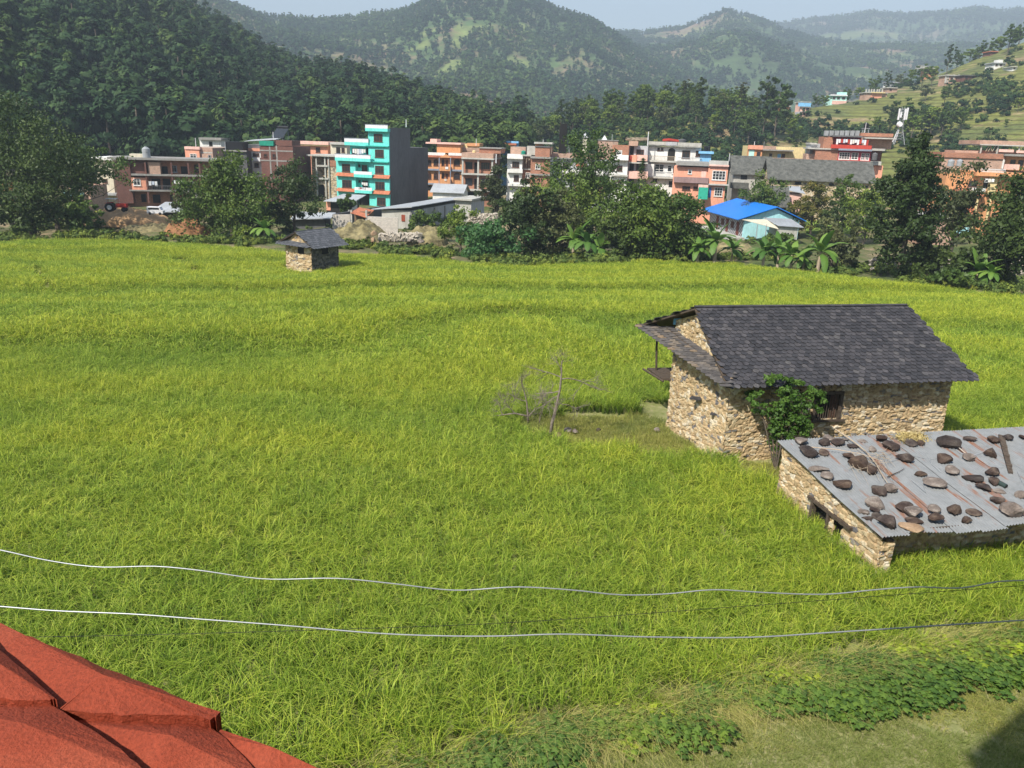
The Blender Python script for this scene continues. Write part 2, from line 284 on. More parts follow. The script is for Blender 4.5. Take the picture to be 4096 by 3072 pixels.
# ---------------------------------------------------------------- scattering of uncountable things
def scatter(name, temps, pts, rotz, scl, pick, cv, mats, tilt=None):
    """one object: its mesh holds a few small templates and a cloud of points; geometry nodes put a template on each point"""
    V = []; F4 = []; F3 = []; mi4 = []; A = []; T = []; n = 0
    for i, t in enumerate(temps):
        V.append(t['V']); F4.append(t['F']+n); mi4.append(t.get('mi', np.zeros(len(t['F']), int))); A.append(t['a']); T.append(np.full(len(t['V']), i)); n += len(t['V'])
    k = len(pts); V.append(pts); T.append(np.full(k, -1)); A.append(np.zeros(k)); z = lambda d: np.concatenate([np.zeros((n,)+d.shape[1:]), d])
    rot = np.zeros((k, 3)); rot[:, 2] = rotz
    if tilt is not None: rot[:, 0] = tilt[0]; rot[:, 1] = tilt[1]
    if np.ndim(scl) == 1: scl = np.stack([scl]*3, -1)
    me = npmesh(name, np.concatenate(V), [np.concatenate(F4)], mats, np.concatenate(mi4), {'v': np.concatenate(A), 'tid': np.concatenate(T).astype(int), 'rot': z(rot), 'scl': z(scl), 'pick': z(pick).astype(int), 'cv': z(cv)})
    o = mobj(name, me); tag(o, kind='stuff')
    ng = bpy.data.node_groups.new(name, 'GeometryNodeTree'); ng.interface.new_socket('Geometry', in_out='INPUT', socket_type='NodeSocketGeometry'); ng.interface.new_socket('Geometry', in_out='OUTPUT', socket_type='NodeSocketGeometry')
    def nn(t): return ng.nodes.new(t)
    gi = nn('NodeGroupInput'); go = nn('NodeGroupOutput')
    def na(nm, ty):
        q = nn('GeometryNodeInputNamedAttribute'); q.data_type = ty; q.inputs['Name'].default_value = nm; return q.outputs[0]
    cmp = nn('FunctionNodeCompare'); cmp.data_type = 'INT'; cmp.operation = 'GREATER_EQUAL'; tid = na('tid', 'INT'); a_, b_ = [s_ for s_ in cmp.inputs if s_.enabled][:2]; ng.links.new(tid, a_); b_.default_value = 0
    sg = nn('GeometryNodeSeparateGeometry'); sg.domain = 'POINT'; ng.links.new(gi.outputs[0], sg.inputs[0]); ng.links.new(cmp.outputs[0], sg.inputs[1])
    st = nn('GeometryNodeSplitToInstances'); st.domain = 'POINT'; ng.links.new(sg.outputs[0], st.inputs[0]); ng.links.new(tid, st.inputs['Group ID'])
    ip = nn('GeometryNodeInstanceOnPoints'); ng.links.new(sg.outputs[1], ip.inputs['Points']); ng.links.new(st.outputs[0], ip.inputs['Instance']); ip.inputs['Pick Instance'].default_value = True
    ng.links.new(na('pick', 'INT'), ip.inputs['Instance Index']); ng.links.new(na('rot', 'FLOAT_VECTOR'), ip.inputs['Rotation']); ng.links.new(na('scl', 'FLOAT_VECTOR'), ip.inputs['Scale']); ng.links.new(ip.outputs[0], go.inputs[0])
    md = o.modifiers.new('scatter', 'NODES'); md.node_group = ng; return o
def blades(n, area, hmin, hmax, wid, lean, droop, segs, rng, hills=0, v0=.3, v1=.8, foot_shade=0.0, az=None, azs=.5):
    """n grass blades in a square patch; returns a template"""
    if hills:
        k = int(round(hills)); cx = (np.arange(k)+.5)/k*area-area/2; C = np.stack(np.meshgrid(cx, cx), -1).reshape(-1, 2)+rng.normal(0, area/k*.13, (k*k, 2)); hid = rng.integers(0, k*k, n); base = C[hid]+rng.normal(0, .028, (n, 2)); hv = rng.uniform(.72, 1.28, k*k)[hid]; hh_ = rng.uniform(.84, 1.12, k*k)[hid]; hb = rng.uniform(0, 2*PI, k*k)[hid]
    else: base = rng.uniform(-area/2, area/2, (n, 2))
    h = rng.uniform(hmin, hmax, n); an = rng.uniform(0, 2*PI, n) if az is None else rng.normal(az, azs, n); le = np.abs(rng.normal(lean, lean*.5, n)); dr = np.abs(rng.normal(droop, droop*.5, n)); d = np.stack([np.cos(an), np.sin(an)], -1); sa = an+rng.uniform(-.9, .9, n)+PI/2; side = np.stack([np.cos(sa), np.sin(sa)], -1)
    if hills: h = h*hh_; an = np.where(rng.uniform(0, 1, n) < .4, hb+rng.normal(0, .5, n), an); d = np.stack([np.cos(an), np.sin(an)], -1)
    t = np.linspace(0, 1, segs+1); P = []; 
    for j, tt in enumerate(t):
        out = h*(le*tt+dr*tt**3); zz = h*(tt*np.sqrt(np.maximum(1-le**2*.5, .2))-dr*.55*tt**4); w_ = wid*(1-.85*tt**1.5)*(.6+.4*min(1, tt*4))
        for s_ in (-1, 1): P.append(np.concatenate([base+d*out[:, None]+side*(s_*w_/2), zz[:, None]], 1))
    P = np.stack(P, 1); V = P.reshape(-1, 3); i = np.arange(n)[:, None]*(2*(segs+1)); F = np.concatenate([np.stack([i[:, 0]+2*j, i[:, 0]+2*j+1, i[:, 0]+2*j+3, i[:, 0]+2*j+2], -1) for j in range(segs)])
    rv = rng.uniform(v0, v1, n)*(hv if hills else 1); rv = np.clip(rv, 0, 1); a = np.repeat((rv[:, None]*((.12+.88*t[None, :]**1.2) if hills else (.35+.65*t[None, :]))+foot_shade*(1-t[None, :])).reshape(-1), 2); return dict(V=V, F=F, a=a)  # rice blades darken to the foot: shade between the stems put into v
def merge(*ts):
    n = 0; V = []; F = []; A = []; Mi = []
    for t in ts: V.append(t['V']); F.append(t['F']+n); A.append(t['a']); Mi.append(t.get('mi', np.zeros(len(t['F']), int))); n += len(t['V'])
    return dict(V=np.concatenate(V), F=np.concatenate(F), a=np.concatenate(A), mi=np.concatenate(Mi))
# rice -----------------------------------------------------------
def inpoly(x, y, P):
    c = np.zeros(np.shape(x), bool); n = len(P)
    for i in range(n):
        x1, y1 = P[i]; x2, y2 = P[(i+1) % n]; cr = ((y1 > y) != (y2 > y)) & (x < (x2-x1)*(y-y1)/(y2-y1+1e-12)+x1); c ^= cr
    return c
HOUSE_P = [(7.7, 28.3), (18.6, 30.6), (17.8, 35.3), (5.6, 36.0), (5.9, 33)]; SHED_P = [(10.2, 25.9), (19.5, 28.4), (21.0, 23.4), (11.5, 21.5)]
GAP_P = [(9.6, 25.6), (8.8, 28.6), (18.0, 31.0), (18.5, 27.5)]
CLEAR_P = [(-.4, 32.6), (.6, 33.9), (3.0, 34.1), (6.3, 34.3), (7.0, 33), (7.9, 28.6), (6.6, 29.0), (3.6, 29.8), (1.6, 30.6)]
HUT_P = [(-24.1, 79.4), (-22.6, 75.5), (-20.0, 72.4), (-18.3, 74.6), (-16.9, 79.0), (-21.6, 82.4)]
RE = [gz(a, b) for a, b in ((-200, 3500), (1000, 3260), (1750, 3072), (2400, 2895), (3000, 2745), (3600, 2625), (4096, 2550), (4700, 2450))]; LE = [gz(a, b) for a, b in ((500, 3800), (1700, 3300), (2300, 3072), (2700, 2985), (3100, 2950), (3500, 2860), (4096, 2760), (4700, 2680))]
PATHS = [(gz(a, b, -1.)[:2], gz(c, d, -1.)[:2], w_) for a, b, c, d, w_ in ((60, 1060, 140, 1075, .5), (150, 1078, 175, 1130, .5), (180, 1150, 205, 1190, .45), (722, 1030, 760, 1062, .5), (765, 1068, 788, 1098, .45), (70, 985, 330, 984, .4))]
def ynear(x, L): return np.interp(x, [p[0] for p in L], [p[1] for p in L])
def in_rice(x, y, pad=0):
    ok = (y > ynear(x, RE)+.35) & (y < edgeY(x, y)-.3)
    for P in (HOUSE_P, SHED_P, GAP_P, CLEAR_P, HUT_P): ok &= ~inpoly(x, y, P)
    for a, b, w_ in PATHS: d = b-a; t = np.clip(((x-a[0])*d[0]+(y-a[1])*d[1])/(d@d), 0, 1); ok &= np.hypot(x-a[0]-d[0]*t, y-a[1]-d[1]*t) > w_
    return ok
def rice_templates(rng, nt_, dense, wid, area=1.0, HN=4):
    out = []
    for i in range(nt_):
        lv = blades(int(dense*.66), area, .48, .78, wid, .17, .24, 4, rng, hills=HN, v0=.18, v1=.66, foot_shade=0); pn = blades(int(dense*.34), area, .66, .84, wid*1.9, .12, .66, 6, rng, hills=HN, v0=.76, v1=1.0, foot_shade=-.2)
        out.append(merge(lv, pn))
    return out
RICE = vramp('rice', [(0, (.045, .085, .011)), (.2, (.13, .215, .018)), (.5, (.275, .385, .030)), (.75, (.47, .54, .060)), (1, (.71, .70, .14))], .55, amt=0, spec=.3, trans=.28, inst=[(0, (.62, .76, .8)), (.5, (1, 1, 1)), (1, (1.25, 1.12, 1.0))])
def rice_field():
    rng = np.random.default_rng(3); near = rice_templates(rng, 7, 470, .0125, 1.0, 4.0); far = rice_templates(rng, 5, 230, .024, 1.0, 4.0)
    st = .92; xs = np.arange(-80, 70, st); ys = np.arange(11, 120, st); X, Y = np.meshgrid(xs, ys); X = X.ravel()+rng.normal(0, .08, X.size); Y = Y.ravel()+rng.normal(0, .08, Y.size)
    ok = in_rice(X, Y) & (np.abs(X) < Y*.80+6) & (np.hypot(X, Y) < 125); X, Y = X[ok], Y[ok]; k = len(X)
    bk, bf = bunds(X, Y); bund = np.exp(-((bf-.90)/.085)**2)*S((Y-26)/10)
    n1 = fbm(X/9, Y/9, 13, 4); hs = .94+.20*(fbm(X/3.0, Y/3.0, 15, 3)-.5)-.12*bund+.10*np.sin(2*PI*(bf+.15))*S((Y-18)/12)+.42*np.exp(-((Y-34.9)/1.0)**2)*((X > 0) & (X < 7))+.16*np.exp(-(np.hypot(np.maximum(np.maximum(9.0-X, X-18), 0), np.maximum(np.maximum(19.2-Y, Y-25), 0))/.8)**2)+.10*np.exp(-((bf-.80)/.07)**2)*S((Y-26)/10); cv = np.clip(.5+(n1-.5)*.8+.05+.27*np.sin(2*PI*(bf+.15))*S((Y-18)/12)+.25*(vn(bk*3.1, bk*0, 8)-.5)+rng.normal(0, .08, k)+.28*S((Y-20)/45)-.12-.25*bund*S((vn(X/9, Y/9, 4)-.35)/.15), 0, 1)
    # thin straw coloured gaps along two bunds, far left
    z = gh(X, Y)-.02; pick = np.where(Y < 42, rng.integers(0, 7, k), rng.integers(7, 12, k)); sc = np.stack([np.full(k, 1.05), np.full(k, 1.05), hs], -1)
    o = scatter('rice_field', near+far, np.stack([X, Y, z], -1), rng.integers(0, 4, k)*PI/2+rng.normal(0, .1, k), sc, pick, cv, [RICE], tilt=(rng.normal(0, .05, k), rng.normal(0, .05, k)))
    o['label'] = 'dense ripening green and yellow rice filling the whole field'
    return k
print('rice patches', rice_field())
# ---------------------------------------------------------------- foliage
def leafcloud(rng, n_clump, per, rx, rz, cz, leaf, rc=.24, prof=None, bias=.45, up=.35, hole=0.0, asp=1.0, sph=0.0):
    """a crown of separate leaf sprays gathered in clumps; returns vertices, quads and a random value per leaf"""
    d = rng.normal(0, 1, (n_clump, 3)); d /= np.linalg.norm(d, axis=1)[:, None]; r = rng.uniform(0, 1, n_clump)**bias; c = d*r[:, None]
    if prof is not None: k = np.interp(c[:, 2], np.linspace(-1, 1, len(prof)), prof); c[:, 0] *= k; c[:, 1] *= k
    lump = 1+.22*np.sin(np.arctan2(c[:, 1], c[:, 0])*3+rng.uniform(0, 6))+.15*np.sin(np.arctan2(c[:, 1], c[:, 0])*5+c[:, 2]*4); c = c*np.stack([rx*lump, rx*lump, np.full(n_clump, rz)], -1); c[:, 2] += cz
    rr = rng.uniform(.6, 1.35, n_clump)*rc*rx; cl = np.repeat(np.arange(n_clump), per); m = len(cl)
    q = rng.normal(0, 1, (m, 3)); q /= np.linalg.norm(q, axis=1)[:, None]; q[:, 2] *= .65; rad_ = rng.uniform(0, 1, m)**.5; p = c[cl]+q*(rad_*rr[cl])[:, None]
    cn = (p-np.array([0, 0, cz]))/np.array([rx, rx, rz]); nrm = q*(1-sph*.5)+cn*sph*1.6+rng.normal(0, .7-.4*sph, (m, 3))+np.array([0, 0, up]); nrm /= np.linalg.norm(nrm, axis=1)[:, None]; t1 = np.cross(nrm, rng.normal(0, 1, (m, 3))); t1 /= np.linalg.norm(t1, axis=1)[:, None]; t2 = np.cross(nrm, t1)
    s_ = leaf*rng.uniform(.6, 1.4, m)[:, None]; V = np.stack([p-t1*s_*asp-t2*s_*.1, p-t2*s_*.55+t1*s_*.1, p+t1*s_*asp+t2*s_*.1, p+t2*s_*.55], 1).reshape(-1, 3); F = np.arange(m*4).reshape(-1, 4)
    cv = rng.uniform(0, 1, n_clump); a = np.clip(.55*cv[cl]+.45*rng.uniform(0, 1, m), 0, 1); return dict(V=V, F=F, a=np.repeat(a, 4), c=c)
def limbs(rng, h, r, cen, nl=6, h0=.35, lean=.04, top=.75):
    """tapered trunk with limbs that reach into the crown clumps"""
    b = MB(); pts = [Vector((0, 0, -.4))]; x = y = 0
    for i in range(1, 6): x += rng.normal(0, lean*h/5); y += rng.normal(0, lean*h/5); pts.append(Vector((x, y, h*top*i/5)))
    b.tube(pts, [r*1.3, r, r*.85, r*.7, r*.5, r*.2], 7); idx = rng.permutation(len(cen))[:nl]
    for i in idx:
        e = Vector(cen[i]); t = min(max(e.z/h-.25, h0*.5), .7)/top; k = min(t*5, 4.9); p0 = pts[int(k)].lerp(pts[int(k)+1], k-int(k)); md_ = p0.lerp(e, .5)+Vector((0, 0, -.04*h)); b.tube([p0, md_, p0.lerp(e, .92)], [r*.38, r*.24, r*.07], 5)
    return b
BARK = vramp('bark', [(0, (.10, .08, .06)), (1, (.17, .14, .11))], scale=5, amt=.6, bmp=.02); BARK_P = vramp('pale_bark', [(0, (.26, .23, .19)), (1, (.3, .27, .23))], scale=5, amt=.6, bmp=.02)
def leafm(name, a, b_, c, tr=.25, objrand=.25): return vramp(name, [(0, a), (.5, b_), (1, c)], .55, amt=0, spec=.3, trans=tr, objrand=objrand)
L_DARK = leafm('leaf_dark', (.024, .044, .011), (.044, .076, .017), (.080, .120, .026)); L_MID = leafm('leaf_mid', (.036, .070, .012), (.068, .120, .020), (.13, .190, .034)); L_BRIGHT = leafm('leaf_bright', (.055, .100, .014), (.11, .175, .025), (.20, .26, .04)); L_OLIVE = leafm('leaf_olive', (.040, .055, .020), (.070, .088, .032), (.115, .130, .050))
L_OLIVE2 = leafm('leaf_olive_light', (.06, .078, .026), (.10, .125, .042), (.165, .18, .07)); L_YEL = leafm('leaf_autumn', (.06, .075, .012), (.13, .13, .025), (.26, .19, .03)); L_NEEDLE = leafm('leaf_needle', (.016, .036, .012), (.028, .056, .018), (.046, .080, .024)); L_BAN = leafm('leaf_banana', (.055, .13, .02), (.085, .18, .03), (.15, .26, .05), .3); L_BANP = leafm('leaf_banana_dry', (.3, .26, .1), (.42, .36, .15), (.5, .42, .2), .2); L_BLUE = leafm('leaf_young', (.035, .10, .028), (.06, .15, .04), (.11, .22, .06))
# forest templates (base at 0, height 1 unit = 1 m)
def tree_t(rng, h, rx, nc, per, leaf, prof=None, cz=.6, rz=.42, ft=.04, bias=.4):
    t = leafcloud(rng, nc, per, rx, h*rz, h*cz, leaf, .34, prof, bias, sph=1.0); k = h*.014
    V = np.array([[-k, -k, -1], [k, -k, -1], [k, k, -1], [-k, k, -1], [-k/2, -k/2, h*.8], [k/2, -k/2, h*.8], [k/2, k/2, h*.8], [-k/2, k/2, h*.8]]); F = np.array([[0, 1, 5, 4], [1, 2, 6, 5], [2, 3, 7, 6], [3, 0, 4, 7]])
    return merge(dict(V=t['V'], F=t['F'], a=t['a'], mi=np.zeros(len(t['F']), int)), dict(V=V, F=F, a=np.full(8, .5), mi=np.ones(4, int)))
INSTC = [(0, (.45, .62, .66)), (.35, (.80, .92, .92)), (.7, (1.1, 1.12, .98)), (.9, (1.4, 1.35, .95)), (1, (1.7, 1.45, 1.0))]
FOREST = vramp('forest_leaf', [(0, (.014, .034, .012)), (.5, (.029, .060, .018)), (1, (.058, .100, .028))], .7, amt=0, spec=.2, trans=.15, inst=INSTC)
FARF = vramp('far_leaf', [(0, (.022, .050, .020)), (.5, (.038, .075, .028)), (1, (.068, .115, .042))], .8, amt=0, spec=.1, inst=INSTC)
def forest(name, hill, n, temps, hscale, mats, rng, u0=0, u1=1.03, keep=None, label=None, t0=None, t1=None):
    th, r, u = hill.sample(n, rng, u0, u1, t0, t1); P = hill.xyz(th, r)
    if keep is not None: k = keep(P[:, 0], P[:, 1], u, th) > rng.uniform(0, 1, len(u)); P = P[k]; u = u[k]
    m = len(P); cl = fbm(P[:, 0]/hscale[2], P[:, 1]/hscale[2], 77, 3); cv = np.clip(.5+(cl-.5)*2.2+rng.normal(0, .30, m), 0, 1); s_ = rng.uniform(hscale[0], hscale[1], m)
    o = scatter(name, temps, P, rng.uniform(0, 2*PI, m), s_, rng.integers(0, len(temps), m), cv, mats)
    if label: o['label'] = label
    return m
_r = np.random.default_rng(11)
T_BROAD = [tree_t(_r, 9.5, 3.7, 30, 30, .52, bias=.3) for _ in range(5)]+[tree_t(_r, 12, 3.2, 30, 28, .52, bias=.3, prof=[.5, 1.1, 1, .8, .5]) for _ in range(3)]
T_PINE = [tree_t(_r, 14, 2.3, 26, 22, .42, prof=[1.2, 1.1, .9, .6, .3], cz=.62, rz=.38) for _ in range(3)]
T_FAR = [tree_t(_r, 9, 3.8, 16, 9, 1.15, cz=.5, rz=.5) for _ in range(4)]+[tree_t(_r, 12, 2.4, 14, 8, 1.0, prof=[1.2, 1, .8, .5, .3], cz=.55, rz=.45) for _ in range(3)]
T_BUSH = [tree_t(_r, 2.4, 1.7, 16, 20, .26, cz=.45, rz=.5) for _ in range(5)]
print('left forest', forest('hillside_forest', h_left, 4700, T_BROAD+T_PINE, (.8, 1.6, 40), [FOREST, BARK], _r, u0=.0, keep=lambda x, y, u, th: 1-.9*FM['left'](x, y), label='dense dark green forest covering the hill on the left'))
print('mid', forest('middle_hill_trees', h_mid, 24000, T_FAR, (.6, 1.25, 110), [FARF, BARK], _r, keep=lambda x, y, u, th: (1-.97*FM['mid'](x, y))*(.5+.5*S((fbm(x/45, y/45, 91, 3)-.43)/.10)), label='scattered woods on the hazy middle hill'))
print('peak', forest('peak_hill_trees', h_peak, 22000, T_FAR, (.8, 1.5, 160), [FARF, BARK], _r, keep=lambda x, y, u, th: (1-.95*FM['peak'](x, y))*(.12+.88*S((fbm(x/60, y/60, 92, 3)-.44)/.10)), label='scattered woods on the hazy pointed hill'))
print('far', forest('far_ridge_trees', h_far, 12000, T_FAR, (1.2, 2.6, 300), [FARF, BARK], _r, keep=lambda x, y, u, th: (1-.95*FM['far'](x, y))*(.2+.8*S((fbm(x/150, y/150, 93, 3)-.40)/.12)), label='woods on the farthest ridge fading to blue'))
print('valley', forest('valley_trees', h_valley, 1500, T_FAR[4:]+T_PINE, (.6, 1.0, 60), [FARF, BARK], _r, keep=lambda x, y, u, th: (1-.9*FM['valley'](x, y)), label='dark trees between green terraces on the valley floor'))
_tk0, _tk1 = thx(2080), thx(3010)
def keep_knoll(x, y, u, th): return np.clip((th-_tk0)/.02, 0, 1)*(.35+.65*S((u-.1)/.2))*S((thx(3000)-th)/.05)
print('scrub', forest('hillside_scrub', h_right, 5200, T_BUSH, (.6, 1.5, 20), [FOREST, BARK], _r, keep=lambda x, y, u, th: np.maximum(.55*(th < thx(3080))*(th > 0)*(u < .9), S((fbm(x/28, y/28, 95, 3)-.56)/.06)*.8+.03), label='scrub and bushes growing over the slope on the right'))
# trees that can be told apart: crown and trunk of their own, copied from a few models
def tree_model(name, seed, h, rx, rz, cz, nc, per, leaf, lm, bark=BARK, r=.16, prof=None, bias=.45, nl=7, lean=.03, rc=.24, up=.35):
    rng = np.random.default_rng(seed); root = empty(name); lc = leafcloud(rng, nc, per, rx, rz, cz, leaf, rc, prof, bias, up)
    limbs(rng, h, r, lc['c'], nl, lean=lean).build('trunk', bark, root); me = npmesh('crown', lc['V'], [lc['F']], [lm], attrs={'v': lc['a']}); mobj('crown', me, root); return root
USED = set()
def place(model, loc, s=1.0, rz=0.0, label=None, cat='tree', group=None, sx=1.0):
    o = model if model.name not in USED else copy_tree(model); USED.add(o.name); USED.add(model.name)
    for k in ('label', 'group'):
        if k in o: del o[k]
    o.location = [float(q) for q in loc]; o.scale = (s*sx, s*sx, s); o.rotation_euler[2] = rz; return tag(o, label, cat, group)
W1 = [tree_model('broad_tree', 101, 11, 3.4, 3.9, 7.0, 34, 50, .34, L_BRIGHT), tree_model('broad_tree', 102, 12, 3.0, 4.8, 7.2, 36, 50, .34, L_MID), tree_model('broad_tree', 103, 10, 3.9, 3.4, 6.2, 34, 50, .34, L_OLIVE2), tree_model('tall_tree', 104, 16, 2.6, 6.4, 9.2, 36, 45, .36, L_DARK, prof=[.6, 1.1, 1, .9, .5]), tree_model('bare_stemmed_tree', 105, 16, 2.4, 3.4, 12.2, 24, 45, .34, L_OLIVE, r=.13, nl=5)]
rk = np.random.default_rng(5); k_names = ['rounded green', 'dark green', 'olive green', 'tall dark', 'long stemmed']
nk = 0
for i in range(150):
    sx = rk.uniform(2130, 3010); th = thx(sx); u = rk.uniform(.55, 1.02)**.75; r0, r1 = h_right.r0, float(h_right.R1(th)); r = r0+u*(r1-r0); P = h_right.xyz(np.array([th]), np.array([r]))[0]
    if sx < 2340 and rk.uniform() < .45: continue
    if sx > 2430 and u < .8 and rk.uniform() < .8: continue
    k = rk.choice(5, p=[.32, .27, .22, .13, .06]); place(W1[k], P, (s_k := rk.uniform(.62, 1.0)), rk.uniform(0, 6.28), '%s %s tree %s on the %s part of the wooded knoll' % ('larger' if s_k > .88 else 'middling' if s_k > .75 else 'smaller', k_names[k], 'high' if u > .8 else 'half way up' if u > .62 else 'low', ['far left', 'left', 'middle left', 'middle', 'middle right', 'right', 'far right'][min(6, int((sx-2130)/126))]), group='trees in the wood on the knoll'); nk += 1
def hill_at(sx, sy, hill=h_right):
    """the point of the hill seen at that pixel of the photograph"""
    d = ray(sx, sy); th = math.atan2(d[0], d[1]); e = d[2]/math.hypot(d[0], d[1]); r0 = hill.r0; r1 = float(hill.R1(th)); R = np.linspace(r0, r1*1.02, 400); z = hill.z(np.full(400, th), R); los = 12+e*R; i = np.argmax(z >= los)
    if not (z >= los).any(): i = 399
    return np.array([R[i]*math.sin(th), R[i]*math.cos(th), z[i]]), R[i]
# (pixel x, pixel y of the foot, pixel height, model, label)
HT = [(2780, 520, 200, 3, 'tall dark tree standing highest in the knoll wood'), (3050, 545, 225, 3, 'big ragged dark tree at the right end of the knoll'), (2955, 480, 130, 4, 'thin stemmed tree with an open olive crown on the knoll ridge'), (3095, 560, 210, 1, 'dark bushy tree beside the ragged tree on the knoll'), (2990, 590, 150, 1, 'dark tree on the grassy slope under the knoll'), (3155, 570, 110, 0, 'small round tree left of the pink houses on the hill'), (3175, 640, 100, 3, 'narrow dark tree halfway down the grassy slope'),
      (3265, 415, 60, 1, 'dark tree left of the pale green hillside house'), (3300, 420, 55, 0, 'round tree close by the pale green hillside house'), (3385, 395, 65, 1, 'dark tree just right of the pale green hillside house'), (3440, 375, 60, 0, 'tree on the slope above the unfinished brick hillside house'), (3500, 350, 75, 1, 'dark tree on the ridge left of the orange hillside house'), (3545, 355, 85, 3, 'taller tree in the ridge line left of the orange hillside house'), (3600, 340, 55, 2, 'olive tree beneath the ridge line'), (3640, 345, 60, 0, 'round tree below the orange hillside house'), (3685, 355, 80, 1, 'wide dark tree directly under the orange hillside house'), (3725, 345, 70, 0, 'green tree right under the orange hillside house'),
      (3785, 300, 105, 3, 'tall narrow dark tree between the orange and the brick hillside houses'), (3835, 225, 70, 1, 'dark tree on the upper ridge'), (3880, 235, 65, 0, 'round tree on the upper ridge'), (3920, 215, 65, 1, 'dark tree in the upper ridge row'), (3960, 195, 70, 1, 'broad dark tree near the top of the ridge'), (4000, 190, 70, 0, 'green tree near the top of the ridge'), (4030, 215, 90, 1, 'dark tree beside the white hillside house'), (4075, 175, 85, 1, 'dark tree at the upper right corner of the ridge'), (3700, 405, 55, 2, 'spreading tree alone on the open slope'), (3775, 425, 70, 1, 'upright dark tree alone on the open slope'),
      (3550, 540, 120, 3, 'dark narrow tree behind the phone mast'), (3605, 560, 140, 1, 'dark tree right of the phone mast'), (3640, 580, 110, 0, 'green tree in the thicket behind the mast'), (3680, 555, 100, 1, 'dark tree in the thicket on the terraced slope'), (3720, 550, 110, 0, 'round tree in the middle of the thicket on the terraced slope'), (3760, 560, 100, 1, 'dark tree at the front of the thicket on the terraced slope'), (3800, 540, 95, 1, 'dense tree near the right end of the thicket'), (3840, 520, 80, 0, 'last tree at the right end of the thicket'), (4070, 450, 50, 0, 'small round tree on the slope at the right edge'), (3500, 530, 60, 0, 'small tree behind the black tank on the slope'), (4022, 512, 30, 0, 'tiny bush in the bright green terraces')]
for sx, sy, hp, k, lab in HT:
    P, r = hill_at(sx, sy); H = [11.5, 12, 10, 16, 16][k]; place(W1[k], P, hp/FPX*r/.97/H, rk.uniform(0, 6.28), lab, sx=1.15 if k != 3 else 1.0)
# individual tall pines on the crest in the valley mouth (left)
PN = tree_model('pine_tree', 110, 15, 2.4, 5.6, 9.3, 26, 40, .34, L_NEEDLE, prof=[1.1, 1.1, .9, .6, .3], r=.14)
for i, (sx, sy, hp, lab) in enumerate([(1140, 345, 85, 'tallest pine breaking the crest of the left forest hill'), (1160, 350, 80, 'leaning pine beside the tallest one on the left crest'), (1225, 365, 60, 'straight pine on the left crest'), (1340, 385, 60, 'rounded pine farther down the left crest'), (1445, 425, 62, 'pine standing clear of the lower left crest'), (1530, 460, 60, 'dark pine low on the left crest'), (1640, 490, 60, 'slim pine above the teal building'), (1700, 520, 60, 'slim pine right of the teal building top')]):
    P, r = hill_at(sx, sy, h_left); place(PN, P, hp/FPX*r/14, i*1.3, lab, sx=.9)
def near_tree(nm, seed, sx, foot, Y, hp, wp, lm, label, leaf=.20, nc=90, per=75, prof=None, bias=.5, low=.12, rc=.27, zf=None, cat='tree', bark=BARK, r=None, nl=9, up=.35, offx=0, cz=None):
    """a tree by its foot pixel x, pixel y of its top, distance, pixel height and width of its crown"""
    base = at(sx, foot, Y); z0 = float(gh(base[0], base[1])) if zf is None else zf; dist = Y/math.cos(PITCH)*.97; top = at(sx, foot-hp, Y)[2]; h = top-z0; rx = wp/2/FPX*dist; rz = h*(1-low)/2
    root = tree_model(nm, seed, h, rx*1.02, rz*1.02, h-rz, nc, per, leaf, lm, bark, r or .014*h+.05, prof, bias, nl, rc=rc, up=up); root.location = (float(base[0]), float(base[1]), z0); USED.add(root.name); return tag(root, label, cat)
